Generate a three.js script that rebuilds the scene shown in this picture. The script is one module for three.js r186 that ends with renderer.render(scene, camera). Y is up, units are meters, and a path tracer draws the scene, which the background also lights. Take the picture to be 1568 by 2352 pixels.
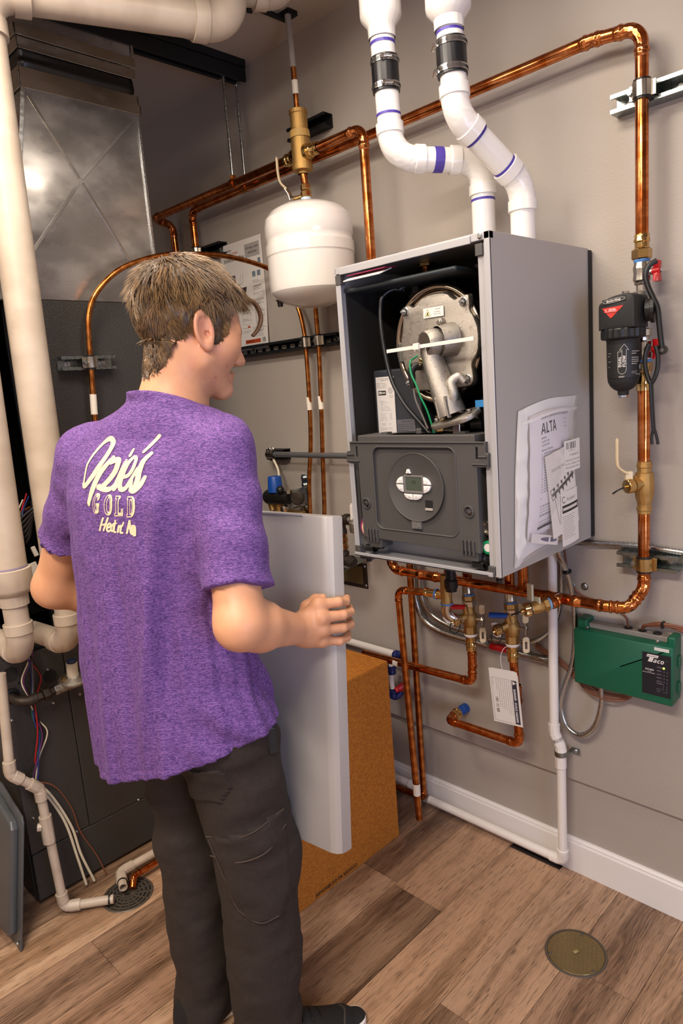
import * as THREE from 'three';
import { mergeGeometries, mergeVertices, toCreasedNormals } from 'three/addons/utils/BufferGeometryUtils.js';
import { RoundedBoxGeometry } from 'three/addons/geometries/RoundedBoxGeometry.js';
import { RectAreaLightUniformsLib } from 'three/addons/lights/RectAreaLightUniformsLib.js';

// ---------- camera ----------
const scene = new THREE.Scene();
const camera = new THREE.PerspectiveCamera(73.477, 1568 / 2352, 0.05, 30);
camera.position.set(0, 1.5085, 1.75);
camera.rotation.set(-10.266 * Math.PI / 180, 45.459 * Math.PI / 180, -4.439 * Math.PI / 180, 'YXZ');
scene.add(camera);
// ---------- light ----------
scene.background = new THREE.Color(0x0b0b0c);
const renderer = new THREE.WebGLRenderer({ antialias: true });
renderer.toneMapping = THREE.LinearToneMapping;
renderer.toneMappingExposure = 1.0;
renderer.shadowMap.enabled = true;
RectAreaLightUniformsLib.init();
const CEIL = 2.67;
// ceiling fittings: [x, z, length along x, width along z, intensity, colour]
const LAMPS = [
  [-0.93, 0.74, 0.50, 0.26, 22, 0xfff1e0],
  [-1.42, 1.30, 0.60, 0.26, 42, 0xfff1e0],
  [-0.35, 2.25, 1.15, 0.28, 62, 0xfff1e2],
  [-1.95, 2.50, 1.15, 0.28, 14, 0xffeedb],
];
const WINDOW = [1.30, 1.18, 1.45, 1.30, 1.00, 6, 0xb4cbff];   // x, y, z centre, height, width, intensity, colour: frosted pane in the right wall
// ---------- helpers ----------
const V = (x, y, z) => new THREE.Vector3(x, y, z);
const BASE = new Map();
const used = {};
function numbered(n) { const k = used[n] = (used[n] || 0) + 1; return k === 1 ? n : n + '_' + String(k - 1).padStart(3, '0'); }
function thing(name, label, category, base = [0, 0, 0], group) {
  const o = new THREE.Group(); o.name = numbered(name); scene.add(o);
  o.position.set(...base); o.userData = { label, category };
  if (group) o.userData.group = group;
  BASE.set(o, V(...base));
  return o;
}
function baseOf(p) { return BASE.get(p) || V(0, 0, 0); }
// geometry in world coordinates -> one named mesh under parent
function part(name, geo, mat, parent, label) {
  if (Array.isArray(geo)) geo = merge(geo);
  const b = baseOf(parent);
  geo = geo.clone(); geo.translate(-b.x, -b.y, -b.z);
  const m = new THREE.Mesh(geo, mat); m.name = name; m.castShadow = m.receiveShadow = true;
  if (label) m.userData.label = label;
  parent.add(m); BASE.set(m, b);
  return m;
}
function struct(name, geo, mat) {
  if (Array.isArray(geo)) geo = merge(geo);
  const m = new THREE.Mesh(geo, mat); m.name = name; m.castShadow = m.receiveShadow = true; m.userData.kind = 'structure';
  scene.add(m); return m;
}
function merge(list) {
  list = list.map((g) => { g = g.index ? g.toNonIndexed() : g; for (const k of Object.keys(g.attributes)) if (!['position', 'normal', 'uv'].includes(k)) g.deleteAttribute(k); return g; });
  return list.length === 1 ? list[0] : mergeGeometries(list);
}
// uv in metres from the dominant axis of each face
function boxUV(g) {
  g = g.index ? g.toNonIndexed() : g;
  const p = g.attributes.position, uv = new Float32Array(p.count * 2), a = V(), b = V(), c = V();
  for (let i = 0; i < p.count; i += 3) {
    a.fromBufferAttribute(p, i); b.fromBufferAttribute(p, i + 1); c.fromBufferAttribute(p, i + 2);
    const n = b.clone().sub(a).cross(c.clone().sub(a)), x = Math.abs(n.x), y = Math.abs(n.y), z = Math.abs(n.z);
    [a, b, c].forEach((q, k) => {
      const [u, v] = y >= x && y >= z ? [q.x, q.z] : x >= z ? [q.z, q.y] : [q.x, q.y];
      uv[(i + k) * 2] = u; uv[(i + k) * 2 + 1] = v;
    });
  }
  g.setAttribute('uv', new THREE.BufferAttribute(uv, 2)); return g;
}
function crease(g, deg = 38) { return toCreasedNormals(g, deg * Math.PI / 180); }
// box by min/max corners, rounded edges
function box(x0, y0, z0, x1, y1, z1, r = 0.002, seg = 2) {
  const sx = Math.abs(x1 - x0), sy = Math.abs(y1 - y0), sz = Math.abs(z1 - z0);
  r = Math.min(r, sx * 0.49, sy * 0.49, sz * 0.49);
  const g = r > 0 ? new RoundedBoxGeometry(sx, sy, sz, seg, r) : new THREE.BoxGeometry(sx, sy, sz);
  g.translate((x0 + x1) / 2, (y0 + y1) / 2, (z0 + z1) / 2);
  return boxUV(g);
}
// box with its own axes: centre, sizes along ex, ey, ez
function obox(c, sx, sy, sz, ex, ey, r = 0.002) {
  const g = box(-sx / 2, -sy / 2, -sz / 2, sx / 2, sy / 2, sz / 2, r), X = ex.clone().normalize(), Z = X.clone().cross(ey).normalize(), Y = Z.clone().cross(X);
  return g.applyMatrix4(new THREE.Matrix4().makeBasis(X, Y, Z).setPosition(c));
}
function basisFor(dir) {
  const d = dir.clone().normalize(), t = Math.abs(d.y) < 0.9 ? V(0, 1, 0) : V(1, 0, 0);
  const u = t.clone().cross(d).normalize(), w = d.clone().cross(u); return [u, w, d];
}
// solid of revolution: axis from a along dir; profile [[t, r], ...] in metres
function lathe(a, dir, prof, seg = 24, deg = 38, fluted) {
  const [u, w, d] = basisFor(dir), pos = [], uv = [], idx = [], n = prof.length;
  for (let i = 0; i < n; i++) for (let j = 0; j <= seg; j++) {
    const th = j / seg * Math.PI * 2, [t, r0] = prof[i], r = r0 * (fluted && prof[i][2] ? 1 + fluted * (j % 2 ? -1 : 1) : 1);
    const p = a.clone().addScaledVector(d, t).addScaledVector(u, Math.cos(th) * r).addScaledVector(w, Math.sin(th) * r);
    pos.push(p.x, p.y, p.z); uv.push(j / seg * 2 * Math.PI * Math.max(r0, 0.005), t);
  }
  for (let i = 0; i < n - 1; i++) for (let j = 0; j < seg; j++) {
    const q = i * (seg + 1) + j; idx.push(q, q + 1, q + seg + 1, q + 1, q + seg + 2, q + seg + 1);
  }
  let g = new THREE.BufferGeometry();
  g.setAttribute('position', new THREE.Float32BufferAttribute(pos, 3)); g.setAttribute('uv', new THREE.Float32BufferAttribute(uv, 2)); g.setIndex(idx);
  g = g.toNonIndexed(); g.computeVertexNormals();
  return crease(g, deg);
}
function cyl(a, b, r, seg = 20, r2 = r, bev = 0.0008) {
  const d = b.clone().sub(a), L = d.length(); bev = Math.min(bev, r * 0.3, L * 0.3);
  return lathe(a, d, [[0, 0], [0, r - bev], [bev, r], [L - bev, r2], [L, r2 - bev], [L, 0]], seg);
}
function hex(a, b, r) { const d = b.clone().sub(a), L = d.length(); return lathe(a, d, [[0, 0], [0, r * 0.9], [r * 0.1, r], [L - r * 0.1, r], [L, r * 0.9], [L, 0]], 6, 20); }
// swept tube along points; radius number or function (t 0..1, metres)
function sweep(pts, rad, seg = 14, caps = true, flat) {
  const n = pts.length, pos = [], nor = [], uv = [], idx = [];
  let tan = [], L = [0];
  for (let i = 0; i < n; i++) { tan.push(pts[Math.min(i + 1, n - 1)].clone().sub(pts[Math.max(i - 1, 0)]).normalize()); if (i) L.push(L[i - 1] + pts[i].distanceTo(pts[i - 1])); }
  let u = basisFor(tan[0])[0];
  for (let i = 0; i < n; i++) {
    u = u.clone().addScaledVector(tan[i], -u.dot(tan[i])).normalize();
    const w = tan[i].clone().cross(u), r = typeof rad === 'function' ? rad(L[i] / L[n - 1], L[i]) : rad;
    for (let j = 0; j <= seg; j++) {
      const th = j / seg * Math.PI * 2, c = Math.cos(th), s = Math.sin(th) * (flat || 1), m = u.clone().multiplyScalar(c).addScaledVector(w, s);
      pos.push(pts[i].x + m.x * r, pts[i].y + m.y * r, pts[i].z + m.z * r); m.normalize(); nor.push(m.x, m.y, m.z); uv.push(j / seg * 2 * Math.PI * r, L[i]);
    }
  }
  for (let i = 0; i < n - 1; i++) for (let j = 0; j < seg; j++) { const q = i * (seg + 1) + j; idx.push(q, q + 1, q + seg + 1, q + 1, q + seg + 2, q + seg + 1); }
  if (caps) for (const [i, s] of [[0, -1], [n - 1, 1]]) {
    const k = pos.length / 3; pos.push(pts[i].x, pts[i].y, pts[i].z); nor.push(...tan[i].clone().multiplyScalar(s).toArray()); uv.push(0, 0);
    for (let j = 0; j <= seg; j++) { const q = (i * (seg + 1) + j) * 3; pos.push(pos[q], pos[q + 1], pos[q + 2]); nor.push(...tan[i].clone().multiplyScalar(s).toArray()); uv.push(0, 0); }
    for (let j = 0; j < seg; j++) s > 0 ? idx.push(k, k + 1 + j, k + 2 + j) : idx.push(k, k + 2 + j, k + 1 + j);
  }
  const g = new THREE.BufferGeometry();
  g.setAttribute('position', new THREE.Float32BufferAttribute(pos, 3)); g.setAttribute('normal', new THREE.Float32BufferAttribute(nor, 3)); g.setAttribute('uv', new THREE.Float32BufferAttribute(uv, 2)); g.setIndex(idx);
  if (flat) g.computeVertexNormals();
  return g.toNonIndexed();
}
function curve(pts, n = 40, closed = false) { return new THREE.CatmullRomCurve3(pts.map((p) => V(...p)), closed, 'centripetal').getPoints(n); }
function wire(pts, r, n = 40, seg = 8) { return sweep(curve(pts, n), r, seg); }
// armoured conduit: ribbed radius
function armoured(pts, r, n = 420) { return sweep(curve(pts, n), (t, l) => r * (1 + 0.10 * Math.sin(l / 0.0078 * Math.PI * 2)), 10); }
// piping: tubes between the corners and one fitting per corner
function run(T, pts, r, o = {}) {
  const P = pts.map((p) => Array.isArray(p) ? V(...p) : p), n = P.length, R = o.R ?? r * 2.2, so = o.so ?? r * 1.14, sl = o.sl ?? r * 1.7;
  const cut = P.map(() => 0), corners = [];
  for (let i = 1; i < n - 1; i++) {
    const a = P[i].clone().sub(P[i - 1]).normalize(), b = P[i + 1].clone().sub(P[i]).normalize(), ang = Math.acos(THREE.MathUtils.clamp(a.dot(b), -1, 1));
    const RR = Array.isArray(R) ? R[i - 1] : R, tl = RR * Math.tan(ang / 2); cut[i] = tl; corners.push([i, a, b, ang, RR, tl]);
  }
  for (let i = 0; i < n - 1; i++) {
    const d = P[i + 1].clone().sub(P[i]).normalize(), A = P[i].clone().addScaledVector(d, cut[i]), B = P[i + 1].clone().addScaledVector(d, -cut[i + 1]);
    if (o.skip && o.skip.includes(i)) continue;
    if (A.distanceTo(B) > 0.012) part(o.tube || 'pipe', sweep([A, A.clone().lerp(B, 0.5), B], r, o.seg || 22), o.mat, T);
  }
  for (const [i, a, b, ang, RR, tl] of corners) {
    const c1 = P[i].clone().addScaledVector(a, -tl), c2 = P[i].clone().addScaledVector(b, tl), axis = a.clone().cross(b).normalize(), ctr = c1.clone().addScaledVector(axis.clone().cross(a).normalize(), RR);
    const pts2 = [], rad = [], N = 12, s = [];
    const prof = o.press ? [[0, 1.0], [0.06, 1.05], [0.36, 1.05], [0.42, 1.16], [0.55, 1.19], [0.68, 1.14], [0.74, 1.05], [1, 1.03]] : [[0, 1], [0.02, so / r], [0.96, so / r], [1, o.body ? o.body / r : 1.06]];
    for (const [t, k] of prof) { pts2.push(c1.clone().addScaledVector(a, -sl * (1 - t))); rad.push(r * k); }
    for (let k = 1; k < N; k++) { const q = c1.clone().sub(ctr).applyAxisAngle(axis, ang * k / N).add(ctr); pts2.push(q); rad.push(r * (o.body ? o.body / r : 1.06)); }
    for (const [t, k] of prof.slice().reverse()) { pts2.push(c2.clone().addScaledVector(b, sl * (1 - t))); rad.push(r * k); }
    let k = 0; const cum = [0]; for (let q = 1; q < pts2.length; q++) cum.push(cum[q - 1] + pts2[q].distanceTo(pts2[q - 1]));
    const g = sweepR(pts2, rad, o.seg || 22);
    part(o.elbow || 'elbow', crease(g, 40), o.emat || o.mat, T);
  }
}
function sweepR(pts, rads, seg) { let i = 0; const g = sweep(pts, () => rads[i++], seg, true); return g; }
// collar / coupling on a straight pipe
function sleeve(a, dir, len, r, seg = 22) { return lathe(a, dir, [[0, r * 0.86], [0.001, r], [len - 0.001, r], [len, r * 0.86]], seg); }
function pressSleeve(a, dir, len, r) { const k = len; return lathe(a, dir, [[0, r], [k * .03, r * 1.06], [k * .1, r * 1.06], [k * .13, r * 1.18], [k * .2, r * 1.2], [k * .27, r * 1.06], [k * .73, r * 1.06], [k * .8, r * 1.2], [k * .87, r * 1.18], [k * .9, r * 1.06], [k * .97, r * 1.06], [k, r]], 24); }
function ext(shapePts, depth, bev = 0.001, o = {}) {
  const s = shapePts instanceof THREE.Shape ? shapePts : new THREE.Shape(shapePts.map(([x, y]) => new THREE.Vector2(x, y)));
  if (o.holes) for (const h of o.holes) s.holes.push(new THREE.Path(h.map(([x, y]) => new THREE.Vector2(x, y))));
  const g = new THREE.ExtrudeGeometry(s, { depth: Math.max(depth - 2 * bev, 1e-5), bevelEnabled: bev > 0, bevelThickness: bev, bevelSize: bev, bevelOffset: -bev, bevelSegments: o.bs || 2, curveSegments: o.cs || 10 });
  g.translate(0, 0, bev); return g;
}
function rrect(x0, y0, x1, y1, r) { const s = new THREE.Shape(); s.moveTo(x0 + r, y0); s.lineTo(x1 - r, y0); s.absarc(x1 - r, y0 + r, r, -Math.PI / 2, 0); s.lineTo(x1, y1 - r); s.absarc(x1 - r, y1 - r, r, 0, Math.PI / 2); s.lineTo(x0 + r, y1); s.absarc(x0 + r, y1 - r, r, Math.PI / 2, Math.PI); s.lineTo(x0, y0 + r); s.absarc(x0 + r, y0 + r, r, Math.PI, 1.5 * Math.PI); return s; }
function place(g, o, ex, ey) { const X = ex.clone().normalize(), Z = X.clone().cross(ey).normalize(), Y = Z.clone().cross(X); return g.applyMatrix4(new THREE.Matrix4().makeBasis(X, Y, Z).setPosition(o)); }
// flat print: quad with uv 0..1, corner o, spanning ex*w and ey*h
function quad(o, ex, ey, w, h) {
  const g = new THREE.PlaneGeometry(w, h); g.translate(w / 2, h / 2, 0); return place(g, o, ex, ey);
}
// ---------- noise ----------
let seed = 7; function rnd() { seed = (seed * 1664525 + 1013904223) >>> 0; return seed / 4294967296; }
function hash(x, y, z) { let h = (x * 374761393 + y * 668265263 + z * 2147483647) | 0; h = (h ^ (h >>> 13)) * 1274126177 | 0; return ((h ^ (h >>> 16)) >>> 0) / 4294967296; }
const sm = (t) => t * t * (3 - 2 * t), lerp = (a, b, t) => a + (b - a) * t, clamp = (x, a = 0, b = 1) => Math.min(b, Math.max(a, x)), sstep = (a, b, x) => sm(clamp((x - a) / (b - a)));
function vnoise(x, y, px = 1e6, py = 1e6, s = 0) {
  const xi = Math.floor(x), yi = Math.floor(y), fx = sm(x - xi), fy = sm(y - yi), m = (a, p) => ((a % p) + p) % p;
  return lerp(lerp(hash(m(xi, px), m(yi, py), s), hash(m(xi + 1, px), m(yi, py), s), fx), lerp(hash(m(xi, px), m(yi + 1, py), s), hash(m(xi + 1, px), m(yi + 1, py), s), fx), fy);
}
function fbm(x, y, p, q, oct = 4, s = 0) { let a = 0, w = 0.5, t = 0; for (let i = 0; i < oct; i++) { a += w * vnoise(x, y, p, q, s + i); t += w; w *= 0.5; x *= 2; y *= 2; p *= 2; q *= 2; } return a / t; }
function noise3(x, y, z, s = 0) { const zi = Math.floor(z), f = sm(z - zi); return lerp(vnoise(x, y, 1e6, 1e6, zi * 7 + s), vnoise(x, y, 1e6, 1e6, zi * 7 + 7 + s), f) * 2 - 1; }
function tex(w, h, fn, o = {}) {
  const d = new Uint8Array(w * h * 4);
  for (let y = 0; y < h; y++) for (let x = 0; x < w; x++) { const c = fn(x / w, y / h), k = (y * w + x) * 4; if (typeof c === 'number') { d[k] = d[k + 1] = d[k + 2] = clamp(c) * 255; } else { d[k] = clamp(c[0]) * 255; d[k + 1] = clamp(c[1]) * 255; d[k + 2] = clamp(c[2]) * 255; } d[k + 3] = 255; }
  const t = new THREE.DataTexture(d, w, h); t.wrapS = t.wrapT = THREE.RepeatWrapping; t.magFilter = THREE.LinearFilter; t.minFilter = THREE.LinearMipmapLinearFilter; t.generateMipmaps = true;
  if (o.srgb) t.colorSpace = THREE.SRGBColorSpace; if (o.rep) t.repeat.set(...o.rep); t.needsUpdate = true; return t;
}
const HX = (h) => [(h >> 16 & 255) / 255, (h >> 8 & 255) / 255, (h & 255) / 255];
const mix3 = (a, b, t) => [lerp(a[0], b[0], t), lerp(a[1], b[1], t), lerp(a[2], b[2], t)];
function canvasTex(w, h, draw) {
  const c = document.createElement('canvas'); c.width = w; c.height = h; const g = c.getContext('2d'); draw(g, w, h);
  const t = new THREE.CanvasTexture(c); t.colorSpace = THREE.SRGBColorSpace; t.anisotropy = 8; return t;
}
function printMat(w, h, draw, o = {}) { const m = new THREE.MeshStandardMaterial({ map: canvasTex(w, h, draw), roughness: o.rough ?? 0.55, metalness: 0 }); m.polygonOffset = true; m.polygonOffsetFactor = -1; return m; }
// ---------- surface nets ----------
function mesher(sdf, lo, hi, h) {
  const nx = Math.ceil((hi[0] - lo[0]) / h) + 1, ny = Math.ceil((hi[1] - lo[1]) / h) + 1, nz = Math.ceil((hi[2] - lo[2]) / h) + 1;
  const f = new Float32Array(nx * ny * nz), id = (i, j, k) => (k * ny + j) * nx + i;
  for (let k = 0; k < nz; k++) for (let j = 0; j < ny; j++) for (let i = 0; i < nx; i++) f[id(i, j, k)] = sdf(lo[0] + i * h, lo[1] + j * h, lo[2] + k * h);
  const vi = new Int32Array(nx * ny * nz).fill(-1), pos = [], E = [[0, 1], [2, 3], [4, 5], [6, 7], [0, 2], [1, 3], [4, 6], [5, 7], [0, 4], [1, 5], [2, 6], [3, 7]];
  for (let k = 0; k < nz - 1; k++) for (let j = 0; j < ny - 1; j++) for (let i = 0; i < nx - 1; i++) {
    const c = []; let m = 0; for (let q = 0; q < 8; q++) { const v = f[id(i + (q & 1), j + (q >> 1 & 1), k + (q >> 2))]; c.push(v); if (v < 0) m |= 1 << q; }
    if (m === 0 || m === 255) continue;
    let sx = 0, sy = 0, sz = 0, n = 0;
    for (const [a, b] of E) if ((c[a] < 0) !== (c[b] < 0)) { const t = c[a] / (c[a] - c[b]); sx += lerp(a & 1, b & 1, t); sy += lerp(a >> 1 & 1, b >> 1 & 1, t); sz += lerp(a >> 2, b >> 2, t); n++; }
    vi[id(i, j, k)] = pos.length / 3; pos.push(lo[0] + (i + sx / n) * h, lo[1] + (j + sy / n) * h, lo[2] + (k + sz / n) * h);
  }
  const idx = [], quadI = (a, b, c, d, flip) => { if (a < 0 || b < 0 || c < 0 || d < 0) return; flip ? idx.push(a, c, b, a, d, c) : idx.push(a, b, c, a, c, d); };
  for (let k = 1; k < nz - 1; k++) for (let j = 1; j < ny - 1; j++) for (let i = 1; i < nx - 1; i++) {
    const s = f[id(i, j, k)] < 0;
    if (s !== (f[id(i + 1, j, k)] < 0)) quadI(vi[id(i, j - 1, k - 1)], vi[id(i, j, k - 1)], vi[id(i, j, k)], vi[id(i, j - 1, k)], !s);
    if (s !== (f[id(i, j + 1, k)] < 0)) quadI(vi[id(i - 1, j, k - 1)], vi[id(i - 1, j, k)], vi[id(i, j, k)], vi[id(i, j, k - 1)], !s);
    if (s !== (f[id(i, j, k + 1)] < 0)) quadI(vi[id(i - 1, j - 1, k)], vi[id(i, j - 1, k)], vi[id(i, j, k)], vi[id(i - 1, j, k)], !s);
  }
  const g = new THREE.BufferGeometry(), nor = new Float32Array(pos.length), e = h * 0.6;
  for (let i = 0; i < pos.length; i += 3) {
    const [x, y, z] = [pos[i], pos[i + 1], pos[i + 2]], nx2 = sdf(x + e, y, z) - sdf(x - e, y, z), ny2 = sdf(x, y + e, z) - sdf(x, y - e, z), nz2 = sdf(x, y, z + e) - sdf(x, y, z - e), l = Math.hypot(nx2, ny2, nz2) || 1;
    nor[i] = nx2 / l; nor[i + 1] = ny2 / l; nor[i + 2] = nz2 / l;
  }
  g.setAttribute('position', new THREE.Float32BufferAttribute(pos, 3)); g.setAttribute('normal', new THREE.BufferAttribute(nor, 3)); g.setIndex(idx);
  return g;
}
const smin = (a, b, k) => { const h = Math.max(k - Math.abs(a - b), 0) / k; return Math.min(a, b) - h * h * k * 0.25; };
function cone(p, a, b, ra, rb) {   // distance to a tapered capsule; p, a, b are arrays
  const bx = b[0] - a[0], by = b[1] - a[1], bz = b[2] - a[2], px = p[0] - a[0], py = p[1] - a[1], pz = p[2] - a[2];
  const t = clamp((px * bx + py * by + pz * bz) / (bx * bx + by * by + bz * bz)); return Math.hypot(px - bx * t, py - by * t, pz - bz * t) - lerp(ra, rb, t);
}
function ell(x, y, z, a, b, c) { const k0 = Math.hypot(x / a, y / b, z / c), k1 = Math.hypot(x / a / a, y / b / b, z / c / c); return k1 < 1e-9 ? -Math.min(a, b, c) : k0 * (k0 - 1) / k1; }
// ---------- materials ----------
const speck = tex(256, 256, (u, v) => 0.5 + (fbm(u * 32, v * 32, 32, 32, 4) - 0.5) * 0.9);
const blotch = tex(256, 256, (u, v) => 0.35 + 0.65 * fbm(u * 6, v * 6, 6, 6, 5, 3));
const orange = tex(256, 256, (u, v) => fbm(u * 22, v * 22, 22, 22, 3, 5));
const brushed = tex(256, 256, (u, v) => 0.35 + 0.5 * fbm(u * 90, v * 3, 90, 3, 3, 8));
const streak = tex(256, 256, (u, v) => 0.25 + 0.6 * fbm(u * 4, v * 10, 4, 10, 5, 12));
function rep(t, m) { const c = t.clone(); c.repeat.set(1 / m, 1 / m); c.needsUpdate = true; return c; }
const std = (color, roughness, metalness = 0, o = {}) => new THREE.MeshStandardMaterial({ color, roughness, metalness, ...o });
const phys = (color, roughness, metalness = 0, o = {}) => new THREE.MeshPhysicalMaterial({ color, roughness, metalness, ...o });
// colour map between two tones driven by noise
function toned(a, b, fu, fv, s, oct = 4, lo = 0.3, hi = 0.7, n = 256) { const A = HX(a), B = HX(b); return tex(n, n, (u, v) => mix3(A, B, sstep(lo, hi, fbm(u * fu, v * fv, fu, fv, oct, s))), { srgb: true }); }
const copperTone = toned(0xd98a55, 0xb5602c, 3, 14, 21, 5, 0.25, 0.75);
const copperTube = toned(0xcf8748, 0xa8622e, 2, 10, 24, 5, 0.25, 0.75);
const M = {
  wall: std(0xaaa198, 0.62, 0, { bumpMap: rep(orange, 0.08), bumpScale: 0.0004 }),
  ceil: std(0xb3a79a, 0.9, 0, { bumpMap: rep(orange, 0.05), bumpScale: 0.0008 }),
  trim: std(0xe6e2df, 0.4, 0),
  copper: std(0xffffff, 0.24, 1, { map: rep(copperTone, 0.16), roughnessMap: rep(blotch, 0.1) }),
  copperDull: std(0xffffff, 0.42, 1, { map: rep(copperTube, 0.16), roughnessMap: rep(blotch, 0.12) }),
  brass: std(0xd0ad72, 0.32, 1, { roughnessMap: rep(speck, 0.02) }),
  brassCast: std(0xc09a5e, 0.5, 1, { bumpMap: rep(speck, 0.012), bumpScale: 0.0003 }),
  nickel: std(0xc9c2b6, 0.25, 1),
  chrome: std(0xd4d2cf, 0.12, 1),
  steel: std(0xb9bcbd, 0.38, 1, { roughnessMap: rep(blotch, 0.05) }),
  zinc: std(0x9aa3a2, 0.42, 1, { roughnessMap: rep(blotch, 0.04) }),
  castAlu: std(0xb0a99f, 0.5, 0.9, { bumpMap: rep(speck, 0.02), bumpScale: 0.0006, roughnessMap: rep(blotch, 0.05) }),
  duct: std(0xe2dfdb, 0.58, 0.7, { roughnessMap: rep(streak, 0.5), map: rep(toned(0xc9c7c5, 0x9d9a98, 5, 7, 33, 5), 0.55) }),
  ductTrim: std(0xb5b1ab, 0.45, 1, { roughnessMap: rep(streak, 0.3) }),
  iron: std(0x4a423b, 0.45, 0.75, { bumpMap: rep(speck, 0.02), bumpScale: 0.0004 }),
  pvc: std(0xeae4dd, 0.3),
  pvcOld: std(0xdcd3c8, 0.42, 0, { map: rep(toned(0xe0d7cc, 0xd2c8bc, 4, 9, 41), 0.4) }),
  purple: std(0x4a3a9c, 0.5),
  white: std(0xe9e5e1, 0.22),
  tank: phys(0xe6e0da, 0.2, 0, { clearcoat: 0.7, clearcoatRoughness: 0.12 }),
  grey: std(0xb3aea9, 0.42, 0.15, { bumpMap: rep(speck, 0.01), bumpScale: 0.00012 }),
  greyLight: std(0xb4b3b5, 0.35, 0.25),
  insul: std(0x14110f, 0.95),
  darkMetal: std(0x25272a, 0.5, 0.6),
  panel: std(0x4a4745, 0.55, 0, { bumpMap: rep(speck, 0.01), bumpScale: 0.0002 }),
  black: std(0x151413, 0.42),
  blackMatt: std(0x1b1a19, 0.6, 0, { bumpMap: rep(speck, 0.012), bumpScale: 0.0003 }),
  rubber: std(0x16161a, 0.34),
  furnace: std(0x3b3835, 0.42, 0.1, { bumpMap: rep(orange, 0.05), bumpScale: 0.0009 }),
  furnaceDoor: std(0x55585a, 0.32, 0.3),
  cavity: std(0x100f0f, 0.8),
  red: std(0xc01018, 0.35), blue: std(0x12489a, 0.4), blueDark: std(0x16225e, 0.4),
  cream: std(0xdcc9a4, 0.45),
  strap: std(0xdad5cd, 0.4),
  green: std(0x0b5a40, 0.42, 0, { bumpMap: rep(speck, 0.01), bumpScale: 0.0002 }),
  greenWire: std(0x0f8a55, 0.4), brownWire: std(0x7a4a35, 0.45), whiteWire: std(0xd8cdb4, 0.45), redWire: std(0xa8161c, 0.4), blueWire: std(0x22346e, 0.4), orangeWire: std(0xb87a28, 0.4), purpleWire: std(0x5d2a5c, 0.4), tealWire: std(0x17695c, 0.4), greyWire: std(0x6b6a68, 0.4),
  paper: std(0xe8e2dc, 0.7),
  card: std(0xffffff, 0.85, 0, { map: rep(toned(0xc97f28, 0xad681d, 60, 90, 51, 3, 0.2, 0.8), 0.35) }),
  skin: phys(0xffffff, 0.48, 0, { sheen: 0.15, sheenRoughness: 0.5 }),
  drain: std(0x6b6257, 0.5, 0.6), brassPlate: std(0x9a875f, 0.42, 0.8, { roughnessMap: rep(blotch, 0.06) }),
  emit: new THREE.MeshStandardMaterial({ color: 0xffffff, emissive: 0xfff0dc, emissiveIntensity: 3 }),
};
// oak-look vinyl planks: grain runs along v
function plankTex(k) {
  const light = HX([0xb89374, 0xa7846a, 0xc09e80, 0x997a60, 0xb08e72, 0x9f7f66][k]), dark = HX([0x684c36, 0x5a4230, 0x76573d, 0x4e392a, 0x634a37, 0x563f30][k]);
  const ph = k * 3.7, cx = 0.25 + 0.5 * hash(k, 5, 9);
  return tex(192, 1024, (u, v) => {
    const w = fbm(u * 2 + ph, v * 5, 1e6, 1e6, 4, 60 + k) - 0.5, w2 = fbm(u * 3 + ph, v * 9, 1e6, 1e6, 3, 70 + k) - 0.5;
    const band = fbm((u + w * 0.22) * 4 + ph, v * 1.6, 1e6, 1e6, 3, 80 + k);
    const ring = 0.5 + 0.5 * Math.sin(((u - cx + w * 0.30) * (u - cx + w * 0.30) * 26 + v * 5 + w2 * 2.2) * 6.3);
    const grain = fbm(u * 70 + w * 20, v * 22, 1e6, 1e6, 3, 90 + k), pore = fbm(u * 130, v * 34, 1e6, 1e6, 2, 95 + k);
    let t = 0.22 + (band - 0.5) * 1.9 + 0.28 * ring * sstep(0.35, 0.75, fbm(u * 2, v * 2.5 + ph, 1e6, 1e6, 2, 99)) + (grain - 0.5) * 0.75;
    const c = mix3(light, dark, clamp(t)); const p = 1 - 0.3 * sstep(0.62, 0.8, pore) + 0.12 * (grain - 0.5); return [c[0] * p, c[1] * p, c[2] * p];
  }, { srgb: true });
}
const plankMats = [0, 1, 2, 3, 4, 5].map((k) => std(0xffffff, 0.42, 0, { map: plankTex(k), roughnessMap: rep(blotch, 1) }));
// ---------- room shell ----------
// floor: a slab with separate planks laid towards the back wall
{
  const floor = struct('floor', box(-3.1, -0.12, -0.2, 1.3, -0.006, 3.4, 0), std(0x2a211b, 0.9));
  const W = 0.176, L = 1.22; let n = 0;
  for (let i = -14; i < 12; i++) {
    const x0 = -0.75 + i * W; if (x0 < -3.2 || x0 > 1.25) continue;
    let off = ({ '-3': 0.388, '0': 0.327, '-1': 0.63, '-2': 0.02 })[i]; if (off === undefined) off = hash(i, 3, 1) * L;
    for (let j = -1; j < 5; j++) {
      const z0 = off + (j - 1) * L; const a = Math.max(z0, -0.02), b = Math.min(z0 + L, 3.35); if (b - a < 0.05) continue;
      const g = new THREE.BoxGeometry(W - 0.0012, 0.006, b - a - 0.0012); g.translate(x0 + W / 2, -0.003, (a + b) / 2);
      const p = g.attributes.position, uv = g.attributes.uv; const fl = hash(i, j, 17) > 0.5;
      for (let q = 0; q < p.count; q++) { let u = (p.getX(q) - x0) / W, v = (p.getZ(q) - z0) / L; uv.setXY(q, fl ? 1 - u : u, fl ? 1 - v : v); }
      part('plank', g, plankMats[Math.floor(hash(i, j, 4) * 6)], floor); n++;
    }
  }
}
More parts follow.
